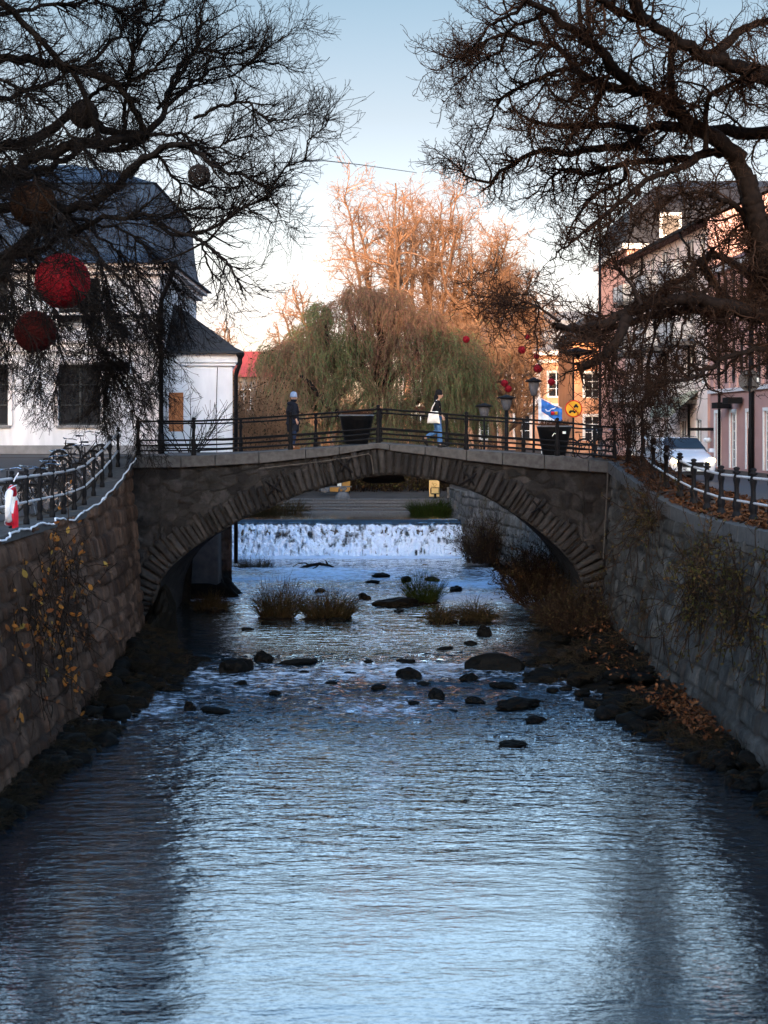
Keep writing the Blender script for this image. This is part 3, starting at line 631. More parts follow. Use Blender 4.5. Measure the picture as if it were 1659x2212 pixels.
railing([base2((u-829.5)/s2) for u in (345,520,682,822,965,1131,1285)], 'far black iron railing of the bridge, behind the two walkers', [(.98,.028,'iron'),(.42,.024,'iron'),(.27,.024,'iron'),(.13,.024,'iron')], 1.1, .062, extra=[base2(x) for x in np.linspace(-7.6, 7.2, 30)])
# quay railings
lp = [(lerp(y, LINE_L)-.28, y, zlf(y)) for y in np.arange(18.2, 44.4, 1.32)]
railing(lp, 'curving black iron railing with bars coloured pale as sky sheen on the left quay', [(.98,.030,'railsheen'),(.46,.026,'railsheen')], 1.14, .052)
rp = [(lerp(y, LINE_R)+.55+max(0, (y-42))*.02, y, zrf(y)) for y in np.arange(18.5, 42.5, 1.36)]
rp += [(7.35,43.3,zrf(43.3)),(7.1,44.3,zrf(44.3))]
railing(rp, 'black iron railing with bulbous posts and bars coloured pale as sky sheen on the right quay', [(.93,.030,'railsheen'),(.40,.028,'railsheen')], 1.14, .078)
# white hose snaking along the left wall top
hp = [(289,983),(280,998),(268,1010),(262,1025),(251,1036),(240,1050),(225,1056),(213,1062),(221,1066),(222,1078),(205,1084),(190,1090),(180,1103),(168,1108),(158,1122),(146,1124),(128,1120),(113,1118),(110,1132),(96,1132),(82,1129),(66,1136),(58,1144),(40,1142),(28,1148),(12,1152),(10,1162),(2,1168),(-14,1166)]
def wallpt(u, v):
    best = None
    for Yc in np.arange(22, 45, .1):
        x = lerp(Yc, LINE_L)+.02; uu = x*F_PX/Yc+829.5
        if best is None or abs(uu-u) < best[0]: best = (abs(uu-u), Yc)
    Yc = best[1]; p = P(u, v, Yc); return (lerp(Yc, LINE_L)+.09, Yc, min(p[2], zlf(Yc)+.05))
mb = MB(); hpts = [Vector(wallpt(u, v)) for u, v in hp]; fine = []
for a, b2 in zip(hpts[:-1], hpts[1:]):
    for k in range(4): fine.append(a.lerp(b2, k/4)+Vector((0.02*math.sin(len(fine)), 0, .01*math.sin(len(fine)*1.7))))
mb.tube(fine, .021, 6); tag(mb.build('light_hose', M['cable'], None, True), 'white hose of lights snaking along the top edge of the left quay wall', 'hose')
# stone spout on right wall, cantilevered slabs on left wall
def stone_block(name, c, size, rot, mat, seed, label, cat, group=None, sub=2):
    bm = bmesh.new(); bmesh.ops.create_cube(bm, size=1); bmesh.ops.bevel(bm, geom=bm.edges[:], offset=.14, segments=2, affect='EDGES')
    bmesh.ops.subdivide_edges(bm, edges=bm.edges[:], cuts=sub, use_grid_fill=True)
    for v in bm.verts:
        d = mnoise.noise(v.co*2+Vector((seed, 0, 0)))*.10; v.co += v.normal*d
        v.co = Vector((v.co.x*size[0], v.co.y*size[1], v.co.z*size[2]))
    me = bpy.data.meshes.new(name); bm.to_mesh(me); bm.free(); me.materials.append(mat)
    o = bpy.data.objects.new(name, me); sc.collection.objects.link(o); o.location = c; o.rotation_euler = rot
    return tag(o, label, cat, group)
p = P(1492, 1192, 35.2); stone_block('stone_spout', (6.8, 35.2, 3.25), (.0, -.35, 0), (.75,.6,.42), M['coping'], 4, 'rounded stone spout jutting from the right quay wall', 'stone')
slabs = [((242,1160),36.5,'wide stone slab step, topmost in the left wall beside the bridge'),((228,1184),35.2,'second stone slab step down in the left wall'),((216,1207),33.8,'third stone slab step down in the left wall'),((157,1240),32.4,'pale stone slab step, fourth down in the left wall'),((99,1281),31.0,'fifth stone slab step down in the left wall, behind orange leaves'),((8,1322),29.4,'lowest stone slab step at the left picture edge')]
for k, ((u, v), Yc, lb) in enumerate(slabs):
    q = P(u, v, Yc); Lw = lerp(Yc, LINE_L)
    stone_block('slab_step', (Lw+.25+.19*max(0, zlf(Yc)-q[2]), Yc, q[2]), (0, 0, 0), (.95,.42,.14), M['coping'], k*3.1, lb, 'step', 'slab steps built out of the left wall', 1)
# ================================================================ buildings
def holed_wall(w, h, rects, depth=.16, z0=0.0):
    """front face in plane y=0 (x 0..w, z z0..h) with openings, reveals going to y=depth"""
    mb = MB(); xs = sorted({0, w, *[r[0] for r in rects], *[r[1] for r in rects]}); zs = sorted({z0, h, *[r[2] for r in rects], *[r[3] for r in rects]})
    for a, b2 in zip(xs[:-1], xs[1:]):
        for c, d in zip(zs[:-1], zs[1:]):
            mx_, mz = (a+b2)/2, (c+d)/2
            if any(r[0] < mx_ < r[1] and r[2] < mz < r[3] for r in rects): continue
            mb.add([(a,0,c),(b2,0,c),(b2,0,d),(a,0,d)], [(0,1,2,3)])
    for (a, b2, c, d) in rects:
        mb.add([(a,0,c),(a,depth,c),(a,depth,d),(a,0,d)], [(0,1,2,3)]); mb.add([(b2,0,c),(b2,depth,c),(b2,depth,d),(b2,0,d)], [(3,2,1,0)])
        mb.add([(a,0,c),(b2,0,c),(b2,depth,c),(a,depth,c)], [(0,1,2,3)]); mb.add([(a,0,d),(b2,0,d),(b2,depth,d),(a,depth,d)], [(3,2,1,0)])
    return mb
def window(parent, a, b2, c, d, fm, name='window', cols=2, rws=3, sill=None, depth=.12, surround=None, fw=.06, gm='glass'):
    mb = MB(); w_, h_ = b2-a, d-c
    for x in (a, b2-fw): mb.box(x, x+fw, depth-.05, depth+.04, c, d)
    for z in (c, d-fw): mb.box(a+fw, b2-fw, depth-.05, depth+.04, z, z+fw)
    for k in range(1, cols): x = a+w_*k/cols; mb.box(x-fw*.55, x+fw*.55, depth-.045, depth+.04, c+fw, d-fw)
    for k in range(1, rws): z = c+h_*k/rws; mb.box(a+fw, b2-fw, depth-.03, depth+.035, z-.02, z+.02)
    f = mb.build(name, M[fm], parent)
    g = MB(); g.box(a+.01, b2-.01, depth+.005, depth+.03, c+.01, d-.01); g.build('pane', M[gm], f)
    if sill:
        s_ = MB(); s_.box(a-.08, b2+.08, -.09, depth-.055, c-.09, c-.004); s_.build('sill', M[sill], f)
    if surround:
        s_ = MB(); q = .16
        s_.box(a-q, a-.003, -.05, -.003, c, d+q); s_.box(b2+.003, b2+q, -.05, -.003, c, d+q); s_.box(a-.003, b2+.003, -.05, -.003, d+.003, d+q)
        s_.build('surround', M[surround], f)
    return f
def hip_roof(name, parent, x0, x1, y0, y1, prof, mat, flat_top=True):
    """prof: (inset, z) pairs, closed rings stacked upward"""
    mb = MB(); V = []
    for (ins, z) in prof:
        mx_ = min((x1-x0), (y1-y0))/2-.01; i_ = min(ins, mx_); V += [(x0+i_, y0+i_, z), (x1-i_, y0+i_, z), (x1-i_, y1-i_, z), (x0+i_, y1-i_, z)]
    Fc = [(k*4+q, k*4+(q+1) % 4, k*4+4+(q+1) % 4, k*4+4+q) for k in range(len(prof)-1) for q in range(4)]
    Fc += [(3,2,1,0), tuple(range(len(V)-4, len(V)))]
    mb.add(V, Fc); return mb.build(name, mat, parent)
def pipe(parent, pts, r, name='downpipe', mat='iron'):
    mb = MB(); mb.tube(pts, r, 8); 
    return mb.build(name, M[mat], parent, True)
# left main house ------------------------------------------------
H = empty('town_house', (-26, 55, 5.2), 0, 'big white plastered house with blue slate mansard roof, left of the bridge', 'house')
W_ = 17.9; rects = []
for x in (W_-2.1-1.5-.02, W_-5.45-1.5+.0, W_-8.9-1.5, W_-12.3-1.5): rects += [(x, x+1.52, 1.07, 3.27), (x, x+1.52, 4.75, 6.35)]
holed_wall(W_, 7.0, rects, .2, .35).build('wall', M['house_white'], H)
mb = MB(); mb.add([(W_,0,-4),(W_,11,-4),(W_,11,7.0),(W_,0,7.0)], [(0,1,2,3)]); mb.add([(0,0,0),(0,11,0),(0,11,7),(0,0,7)], [(3,2,1,0)]); mb.add([(0,11,0),(W_,11,0),(W_,11,7),(0,11,7)], [(3,2,1,0)])
mb.build('side_wall', M['house_white'], H)
mb = MB(); mb.box(-.05, W_+.05, -.06, .3, -1, .35); mb.build('plinth', M['plinth'], H)
for r_ in rects: window(H, *r_, 'frame_dark', cols=2, rws=3, sill='plinth', surround='whitetrim', depth=.14)
mb = MB(); mb.box(-.1, W_+.12, -.14, -.003, 3.72, 4.02); mb.box(-.1, W_+.22, -.24, -.003, 4.02, 4.12); mb.box(-.1, W_+.2, -.2, -.003, 4.85-.1+.28, 5.03+.08)
mb.box(W_-.9, W_+.03, -.035, -.003, .35, 6.5)
mb.build('string_course', M['whitetrim'], H)
mb = MB(); mb.box(-.2, W_+.25, -.25, 11.2, 6.5, 6.72); mb.box(-.3, W_+.45, -.45, 11.3, 6.72, 6.86); mb.build('cornice', M['whitetrim'], H)
hip_roof('roof', H, 0, W_, 0, 11, [(-.6,6.865),(-.58,6.93),(-.28,7.05),(-.12,7.25),(-.04,7.6),(.05,8.2),(.18,9.7),(.22,9.78),(.12,9.84),(.5,9.95),(1.6,10.45),(4.0,11.15)], M['slate'])
mb = MB()
for k in range(36): # slate courses on the steep face
    x = .3+k*.49
    mb.box(x, x+.03, -.055, .19, 7.35, 9.68) if 0 else None
pipe(H, [(W_+.55,-.55,6.86),(W_+.55,-.55,6.5),(W_+.45,-.5,6.2),(W_+.12,-.2,5.6),(W_+.1,-.16,5.3),(W_+.1,-.16,.75)], .085)
pipe(H, [(W_+.1,-.16,.78),(W_+.1,-.16,-.1)], .12, 'pipe_shoe')
mb = MB(); mb.lathe([(.07,0),(.16,.2),(.17,.3)], 8, (W_+.55,-.55,6.6)); mb.build('rain_hopper', M['iron'], H)
mb = MB(); mb.tube([(W_,.0,5.95),(W_+.6,0,5.97),(W_+1.25,0,5.97),(W_+1.33,0,5.9),(W_+1.28,0,5.82),(W_+1.2,0,5.87)], .02, 6); mb.tube([(W_,0,5.75),(W_+.5,0,5.78),(W_+.75,0,5.95)], .016, 6)
mb.tube([(W_+.75,0,5.8),(W_+.85,0,5.72),(W_+.92,0,5.8),(W_+.85,0,5.9)], .016, 6); mb.build('wrought_bracket', M['iron'], H)
mb = MB(); mb.box(W_-2.3, W_-1.0, -.3, -.25, 3.0, 3.35); mb.box(W_-1.35, W_-1.1, -.42, -.2, 4.2, 4.7); mb.build('wall_lantern', M['iron'], H)
# annex ------------------------------------------------
A = empty('white_annex', (-5.65-2.44*math.cos(R(7)), 57-2.44*math.sin(R(7)), 2.6), R(7), 'low white annex with dark hipped roof rising from the river wall', 'house')
mb = holed_wall(2.44, 6.2, [(.08,.62,3.45,4.9)], .15, -.0); mb.add([(2.44,0,0),(2.44,9,0),(2.44,9,6.2),(2.44,0,6.2)], [(0,1,2,3)]); mb.add([(0,9,0),(2.44,9,0),(2.44,9,6.2),(0,9,6.2)], [(3,2,1,0)])
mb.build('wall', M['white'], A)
mb = MB(); mb.box(.08,.62,.10,.15,3.45,4.9); 
for k in range(9): mb.box(.10+.02*(k%2),.58+.03*(k%2),.06,.099,3.47+k*.158,3.60+k*.158)
mb.build('brick_infill', M['brick'], A)
mb = MB(); mb.box(-.1, 2.62, -.18, 9.1, 6.02, 6.34); mb.box(-.1, 2.54, -.1, 9.05, 5.9, 6.02); mb.build('cornice', M['white'], A)
hip_roof('roof', A, -6.5, 2.44, 0, 9, [(-.42,6.345),(-.4,6.42),(-.1,6.58),(.35,6.95),(3.4,9.35),(4.3,9.7)], M['annexroof'])
pipe(A, [(2.72,-.3,6.35),(2.72,-.28,6.0),(2.3+.3,-.22,5.7),(2.3+.26,-.2,5.5),(2.56,-.2,-1.45)], .075)
mb = MB(); mb.lathe([(.06,0),(.15,.16),(.16,.26)], 8, (2.72,-.3,6.12)); mb.build('rain_hopper', M['iron'], A)
mb = MB(); mb.tube([(1.85,-.02,.4),(1.86,-.02,2.4),(1.83,-.02,4.3),(1.88,-.02,5.85)], .012, 5); mb.build('lightning_wire', M['iron'], A)
# red roofed house far left
Hr = empty('red_roofed_house', (-22, 108, 4.4), 0, 'distant house with dark red tin roof between annex and willow', 'house')
mb = MB(); mb.box(0, 13.8, 0, 9, 0, 5.6); mb.build('wall', M['plinth'], Hr)
mb = MB(); mb.add([(-.4,-.5,5.55),(14.3,-.5,5.55),(14.3,4.5,7.6),(-.4,4.5,7.6),(-.4,9.5,5.55),(14.3,9.5,5.55)], [(0,1,2,3),(3,2,5,4),(1,5,2),(0,3,4),(0,4,5,1)]); mb.build('roof', M['redroof'], Hr)
for k in range(5): window(Hr, 1.2+k*2.6, 2.2+k*2.6, 3.2, 4.7, 'frame_w', depth=-.05)

# right row: facade plane runs back to the left; local x runs along it toward the camera
ang = math.atan2(-1, .0624)        # direction of local +x (towards the camera along the facade)
def row_house(name, label, Yfar, Ynear, h, wallm, rects_fn, base=4.2, depth=11, off=0.0):
    xf = 20.84-.0624*Yfar+off; L_ = math.hypot(Ynear-Yfar, .0624*(Ynear-Yfar))
    E = empty(name, (xf, Yfar, base), 0, label, 'house'); E.rotation_euler = (0, 0, ang)
    rc = rects_fn(L_); holed_wall(L_, h, rc, .18, 0).build('wall', M[wallm], E)
    return E, L_, rc
# pink house: lower, near
def rc_pink(L_):
    rc = []; x = 1.0
    k = 0
    while x < L_-.9:
        for z0 in (4.15, 7.15): rc.append((x, x+.62, z0, z0+2.1))
        if k % 2 == 0: rc.append((x-.05, x+.75, .15, 2.75))
        x += 1.28; k += 1
    return rc
Pk, Lp, rc = row_house('pink_house', 'dusty pink house with tall narrow windows at the right picture edge', 75.5, 63.5, 9.7, 'pink', rc_pink)
for r_ in rc:
    if r_[2] < 1: window(Pk, *r_, 'frame_w', name='door', cols=1, rws=6, depth=.1, fw=.09, surround='frame_w')
    else: window(Pk, *r_, 'frame_dark', cols=1, rws=2, depth=.1)
for k in range(int((Lp-1)/1.28)+1):
    mb = MB(); mb.box(.62+k*1.28, .86+k*1.28, -.06, -.003, 3.9, 9.5); mb.build('pilaster', M['salmon'], Pk)
mb = MB(); mb.box(-.02, Lp, -.16, -.003, 3.72, 3.9); mb.box(-.02, Lp, -.3, -.003, 9.5, 9.75); mb.build('ledge', M['whitetrim'], Pk)
mb = MB(); mb.add([(0,-.4,9.755),(Lp,-.4,9.755),(Lp,5,12.4),(0,5,12.4),(0,10,9.755),(Lp,10,9.755)], [(0,1,2,3),(3,2,5,4),(1,5,2),(0,3,4),(0,4,5,1)]); mb.build('roof', M['slate'], Pk)
mb = MB(); mb.box(0, Lp, 10, 10.2, 0, 9.7); mb.add([(0,0,0),(0,10,0),(0,10,9.7),(0,0,9.7)], [(3,2,1,0)]); mb.build('back_wall', M['pink'], Pk)
pipe(Pk, [(1.9,-.1,9.6),(1.9,-.1,0)], .07)
pipe(Pk, [(7.2,-.1,9.6),(7.2,-.1,0)], .07)
for (x, z) in ((2.9,2.95),(4.7,3.15)):
    mb = MB(); mb.box(x, x+.95, -.75, -.1, z, z+.28); mb.box(x+.4, x+.5, -.1, -.003, z+.1, z+.2); mb.build('heater', M['iron'], Pk)
mb = MB(); mb.box(.5, .62, -1.15, -.003, 1.9, 2.05); mb.build('sign_arm', M['iron'], Pk)
for x in (.45, 1.0):
    mb = MB(); mb.lathe([(.02,-.12),(.1,-.08),(.125,0),(.1,.08),(.02,.12)], 10, (x,-.35,1.45)); mb.build('globe_lamp', M['lampglass'], Pk, True)
# dark red wing, nearest
Rw, Lr, rc = row_house('dark_red_house', 'dark red house wall cut off by the right picture edge', 63.5, 50.5, 11.0, 'redwall', lambda L_: [(x, x+.9, z, z+1.6) for x in (4.5,8.5,11.2) for z in (1.2,4.6,7.8)])
for r_ in rc: window(Rw, *r_, 'frame_w', cols=2, rws=2, depth=.1)
mb = MB(); mb.box(-.02, Lr, -.14, -.003, 2.1, 2.2); mb.build('ledge', M['whitetrim'], Rw)
mb = MB(); mb.box(-.0, Lr, -.02, -.002, 0, 2.1); mb.build('base_wall', M['pink'], Rw)
mb = MB(); mb.add([(0,-.4,11),(Lr,-.4,11),(Lr,5,13.6),(0,5,13.6),(0,10,11),(Lr,10,11)], [(0,1,2,3),(3,2,5,4),(1,5,2),(0,3,4),(0,4,5,1)]); mb.build('roof', M['maroon'], Rw)
mb = MB(); mb.box(0, Lr, 10, 10.2, 0, 11); mb.add([(Lr,0,0),(Lr,10,0),(Lr,10,11),(Lr,0,11)], [(0,1,2,3)]); mb.add([(0,0,9.5),(0,10,9.5),(0,10,11),(0,0,11)], [(3,2,1,0)]); mb.build('end_wall', M['redwall'], Rw)
# cream house with balconies
def rc_cream(L_):
    rc = []
    for z0 in (3.6, 6.6, 9.6): rc += [(x, x+w_, z0 if w_ > 1 else z0+.7, z0+2.2) for x, w_ in ((.8,.9),(3.2,1.5),(6.6,.8),(9.0,1.5),(12.2,.8),(14.4,1.5),(17.2,.9))]
    rc += [(x, x+1.2, .1, 2.5) for x in (1.5,5.5,9.5,13.2,16.2)]
    return rc
Cr, Lc, rc = row_house('cream_apartment_house', 'pale cream apartment house with stacked balconies behind the right tree', 94.5, 76, 12.4, 'cream', rc_cream, depth=10)
for r_ in rc: window(Cr, *r_, 'frame_w', cols=2 if r_[1]-r_[0] > 1 else 1, rws=2, depth=.1)
mb = MB()
mb.add([(Lc,0,0),(Lc,10,0),(Lc,10,12.4),(Lc,5,14.6),(Lc,0,12.4)], [(0,1,2,3,4)]); mb.build('gable_wall', M['salmon'], Cr)
mb = MB(); mb.add([(0,0,0),(0,10,0),(0,10,12.4),(0,5,14.6),(0,0,12.4)], [(4,3,2,1,0)]); mb.box(0, Lc, 10, 10.2, 0, 12.4); mb.build('far_wall', M['cream'], Cr)
mb = MB(); mb.add([(-.2,-.6,12.3),(Lc+.15,-.6,12.3),(Lc+.15,5,14.8),(-.2,5,14.8),(-.2,10.5,12.3),(Lc+.15,10.5,12.3)], [(0,1,2,3),(3,2,5,4)]); mb.add([(-.2,-.6,12.15),(Lc+.15,-.6,12.15),(Lc+.15,-.6,12.3),(-.2,-.6,12.3),(-.2,0,12.15),(Lc+.15,0,12.15)], [(0,1,2,3),(4,5,1,0)]); mb.build('roof', M['maroon'], Cr)
mb = MB(); mb.box(-.1, Lc+.1, -.72, -.6, 12.18, 12.32); mb.build('gutter', M['iron'], Cr)
pipe(Cr, [(Lc-3.2,-.6,12.2),(Lc-3.2,-.5,11.9),(Lc-3.2,-.1,11.4),(Lc-3.2,-.1,0)], .07)
pipe(Cr, [(4.8,-.1,12.2),(4.8,-.1,0)], .07)
def balcony(parent, x0, x1, z, d=1.35, panel=True):
    mb = MB(); mb.box(x0, x1, -d, -.003, z-.22, z); B = mb.build('balcony', M['concrete'], parent)
    mb = MB(); mb.box(x0+.03, x1-.03, -d-.0, -d+.04, z+.12, z+.98); mb.box(x0, x0+.04, -d+.05, -.1, z+.12, z+.98); mb.box(x1-.04, x1, -d+.05, -.1, z+.12, z+.98)
    mb.build('panel', M['panel'] if panel else M['awning'], B)
    mb = MB()
    for zz in (1.06, 1.16): mb.tube([(x0,-.05,z+zz),(x0,-d,z+zz),(x1,-d,z+zz),(x1,-.05,z+zz)], .02, 6)
    for x in (x0, (x0+x1)/2, x1): mb.tube([(x,-d-.02,z),(x,-d-.02,z+1.16)], .018, 6)
    mb.build('handrail', M['iron'], B); return B
for x0 in (2.7, 8.5, 13.9):
    for z in (3.5, 6.5, 9.5): balcony(Cr, x0, x0+2.6, z)
mb = MB(); V = []; n_ = 10
for k in range(n_+1):
    a = math.pi/2*k/n_; V += [(12.6, -1.5*math.sin(a), 2.75+1.35*math.cos(a)-.15), (16.9, -1.5*math.sin(a), 2.75+1.35*math.cos(a)-.15)]
mb.add(V, [(k*2, k*2+2, k*2+3, k*2+1) for k in range(n_)]+[tuple(range(0, 2*n_+2, 2))+((0),)[:0], tuple(range(1, 2*n_+3, 2))[::-1]]); mb.build('barrel_awning', M['awning'], Cr)
# dark mansard block behind
Dm = empty('dark_mansard_house', (16.55, 104, 4.3), 0, 'tall salmon house with black mansard roof, behind the cream balconies', 'house')
rc = [(x, x+1.0, z, z+1.5) for x in (1.2, 4.2) for z in (1.5,4.7,7.9,11.0)]
holed_wall(16, 14.2, rc, .15).build('wall', M['salmon'], Dm)
for r_ in rc: window(Dm, *r_, 'frame_w', cols=2, rws=2, depth=.1)
mb = MB(); mb.add([(0,0,0),(0,14,0),(0,14,14.2),(0,0,14.2)], [(3,2,1,0)]); mb.add([(16,0,0),(16,14,0),(16,14,14.2),(16,0,14.2)], [(0,1,2,3)]); mb.add([(0,14,0),(16,14,0),(16,14,14.2),(0,14,14.2)], [(3,2,1,0)]); mb.build('side_wall', M['salmon'], Dm)
mb = MB(); mb.box(-.4, 16.4, -.4, 14.4, 14.2, 14.55); mb.build('cornice', M['frame_w'], Dm)
hip_roof('roof', Dm, 0, 16, 0, 14, [(-.1,14.56),(.15,16.2),(.55,17.3),(2.2,18.8),(4.6,19.6)], M['darkroof'])
for x in (2.2, 6.4):
    mb = MB(); mb.box(x, x+1.5, -.05, 1.0, 15.0, 16.7); D_ = mb.build('dormer', M['frame_w'], Dm)
    g = MB(); g.box(x+.2, x+1.3, -.09, -.06, 15.2, 16.5); g.build('pane', M['glass'], D_)
# ochre palace across the end
Oc = empty('ochre_house', (1.5, 144, 4.4), 0, 'sunlit ochre house with grey roof facing the camera at the end of the street', 'house')
rc = []
for k in range(8): x = 1.2+k*3.2; rc += [(x, x+1.5, 1.0, 3.4), (x, x+1.5, 5.0, 7.3)]
holed_wall(27, 9.3, rc, .2).build('wall', M['ochre'], Oc)
for r_ in rc:
    f = window(Oc, *r_, 'frame_w', cols=2, rws=3, depth=.14, surround='stonetrim', sill='stonetrim')
    if r_[2] < 4:
        mb = MB(); a, b2, z = r_[0]-.3, r_[1]+.3, r_[3]+.22
        mb.add([(a,-.18,z),(b2,-.18,z),((a+b2)/2,-.18,z+.55),(a,-.004,z),(b2,-.004,z),((a+b2)/2,-.004,z+.55)], [(0,1,2),(0,3,4,1),(1,4,5,2),(2,5,3,0)]); mb.build('pediment', M['maroon'] , f)
mb = MB(); mb.box(-.2, 27.2, -.25, -.003, 4.1, 4.35); mb.box(-.3, 27.3, -.4, -.003, 8.9, 9.3); mb.box(-.1, 27.1, -.12, -.003, 8.2, 8.5)
for k in range(9): mb.box(-.1+k*3.2, .45+k*3.2, -.09, -.003, 4.36, 8.19)
mb.build('stone_trim', M['stonetrim'], Oc)
mb = MB(); mb.add([(0,0,0),(0,12,0),(0,12,9.3),(0,0,9.3)], [(3,2,1,0)]); mb.add([(27,0,0),(27,12,0),(27,12,9.3),(27,0,9.3)], [(0,1,2,3)]); mb.add([(0,12,0),(27,12,0),(27,12,9.3),(0,12,9.3)], [(3,2,1,0)]); mb.build('side_wall', M['ochre'], Oc)
hip_roof('roof', Oc, 0, 27, 0, 12, [(-.45,9.305),(.2,10.0),(1.2,12.3),(1.5,12.4),(4.5,13.4)], M['plinth'])
# orange end house just left of the cream one
Oe = empty('orange_corner_house', (14.6, 118, 4.4), 0, 'narrow sunlit orange house end with pale window frames beside the balconies', 'house')
rc = [(x, x+1.2, z, z+1.9) for x in (.9, 3.6) for z in (1.0,4.3)]
holed_wall(9, 8.6, rc, .18).build('wall', M['ochre'], Oe)
for r_ in rc: window(Oe, *r_, 'frame_w', cols=2, rws=3, depth=.12, surround='frame_w')
mb = MB(); mb.add([(0,0,0),(0,10,0),(0,10,8.6),(0,0,8.6)], [(3,2,1,0)]); mb.add([(9,0,0),(9,10,0),(9,10,8.6),(9,0,8.6)], [(0,1,2,3)]); mb.add([(0,10,0),(9,10,0),(9,10,8.6),(0,10,8.6)], [(3,2,1,0)]); mb.build('side_wall', M['ochre'], Oe)
hip_roof('roof', Oe, 0, 9, 0, 10, [(-.4,8.605),(-.35,8.8),(1.0,10.6),(4.4,11.4)], M['darkroof'])
# unseen block added behind the camera, shaped to keep the river in shade
Tb = empty('unseen_shade_block', (-60, -52, 4.1), 0, 'unseen block added behind the camera to shade the river', 'house')
holed_wall(130, 28, [(x, x+1.6, z, z+1.9) for x in range(3, 128, 5) for z in (1,5,9,13,17,21,25)], .2).build('wall', M['salmon'], Tb)
mb = MB(); mb.box(0, 130, -12, -.21, 0, 28); mb.build('core_wall', M['pink'], Tb)
mb = MB(); mb.add([(-1,-13,28),(131,-13,28),(131,1,28),(-1,1,28),(-1,-6,31),(131,-6,31)], [(0,1,5,4),(3,4,5,2),(0,4,3),(1,2,5),(3,2,1,0)]); mb.build('roof', M['maroon'], Tb)
Tb.rotation_euler = (0, 0, math.pi); Tb.location = (70, -52, 4.1)
# ================================================================ trees
def catmull(pts, n_):
    pts = np.array(pts, float); d = np.concatenate([[0], np.cumsum(np.linalg.norm(np.diff(pts, axis=0), axis=1))]); L_ = d[-1]
    ext = np.vstack([2*pts[0]-pts[1], pts, 2*pts[-1]-pts[-2]]); t = np.linspace(0, L_, n_); out_ = []
    for tt in t:
        k = min(max(np.searchsorted(d, tt)-1, 0), len(pts)-2); u = (tt-d[k])/max(1e-6, d[k+1]-d[k]); p0, p1, p2, p3 = ext[k:k+4]
        out_.append(.5*((2*p1)+(-p0+p2)*u+(2*p0-5*p1+4*p2-p3)*u*u+(-p0+3*p1-3*p2+p3)*u**3))
    return np.array(out_), L_
def batch_tube(Pt, Rd, sides):
    n_, m, _ = Pt.shape; T = np.gradient(Pt, axis=1); T /= np.linalg.norm(T, axis=2, keepdims=True)+1e-9
    ref = np.zeros_like(T); ref[..., 2] = 1.0; al = np.abs(T[:, :1, 2]) > .9
    ref = np.where(np.broadcast_to(al[..., None], T.shape), np.array([1., 0, 0]), ref)
    A_ = np.cross(T, ref); A_ /= np.linalg.norm(A_, axis=2, keepdims=True)+1e-9; B_ = np.cross(T, A_)
    th = np.arange(sides)*2*math.pi/sides
    V = Pt[:, :, None, :]+Rd[:, :, None, None]*(A_[:, :, None, :]*np.cos(th)[None, None, :, None]+B_[:, :, None, :]*np.sin(th)[None, None, :, None])
    idx = np.arange(n_*m*sides).reshape(n_, m, sides); a = idx[:, :-1]; b_ = idx[:, 1:]
    F_ = np.stack([a, np.roll(a, -1, 2), np.roll(b_, -1, 2), b_], -1).reshape(-1, 4)
    return V.reshape(-1, 3), F_
def unit(v): return v/(np.linalg.norm(v, axis=-1, keepdims=True)+1e-9)
def grow_from(parents, n_, length, rad, angle, wig, trop, P_, tmin, r, clip=None, curl=0.0, weight=None, tipbias=1.0):
    """parents: list of (pts(N,P,3), rad(N,P)); returns one batch of n_ children"""
    Ls = [np.linalg.norm(np.diff(p, axis=1), axis=2).sum(1) for p, _ in parents]
    wgt = np.concatenate(Ls); wgt = wgt/wgt.sum(); ids = r.choice(len(wgt), n_, p=wgt)
    offs = np.cumsum([0]+[len(l) for l in Ls]); S = np.zeros((n_, 3)); D = np.zeros((n_, 3)); PR = np.zeros(n_)
    t = tmin+(1-tmin)*r.random(n_)**(1/tipbias)
    for k, (p, rd) in enumerate(parents):
        mk = (ids >= offs[k]) & (ids < offs[k+1])
        if not mk.any(): continue
        ii = ids[mk]-offs[k]; m = p.shape[1]; f = t[mk]*(m-1); j = np.minimum(f.astype(int), m-2); fr = (f-j)[:, None]
        S[mk] = p[ii, j]*(1-fr)+p[ii, j+1]*fr; D[mk] = unit(p[ii, j+1]-p[ii, j]); PR[mk] = rd[ii, j]*(1-fr[:, 0])+rd[ii, j+1]*fr[:, 0]
    if clip is not None: pass
    rp = unit(r.normal(size=(n_, 3))); rp = unit(rp-D*(rp*D).sum(1, keepdims=True)); a = np.radians(r.normal(angle, angle*.25, n_))[:, None]
    d = unit(D*np.cos(a)+rp*np.sin(a)); L_ = length*r.uniform(.45, 1.35, n_)*(1.3-.75*t); step = (L_/(P_-1))[:, None]
    pts = [S]; ax = unit(r.normal(size=(n_, 3)))*curl; tr = np.array(trop)
    for i in range(P_-1):
        k = np.cross(d, ax); d = unit(d+k+r.normal(size=(n_, 3))*wig+(tr[:3] if len(tr) == 3 else tr[:3]+(tr[3:]-tr[:3])*i/(P_-2)))
        pts.append(pts[-1]+d*step)
    pts = np.stack(pts, 1); r0 = np.minimum(PR*.75, rad*r.uniform(.7, 1.3, n_)); tp = np.linspace(1, .35, P_)
    return pts, r0[:, None]*tp[None, :]
def limb_batch(limbs, P_, r, jit=.02):
    pts, rd = [], []
    for l in limbs:
        pl = [P(*q) if len(q) == 3 else q[:3] for q in l['p']]; c, L_ = catmull(pl, P_)
        s_ = L_*jit; nz = r.normal(size=(P_, 3))*s_/3; nz[0] = 0; c = c+nz
        pts.append(c); rd.append(np.linspace(l['r'][0], l['r'][1], P_)*(1+r.normal(size=P_)*.05))
    return np.array(pts), np.array(rd)
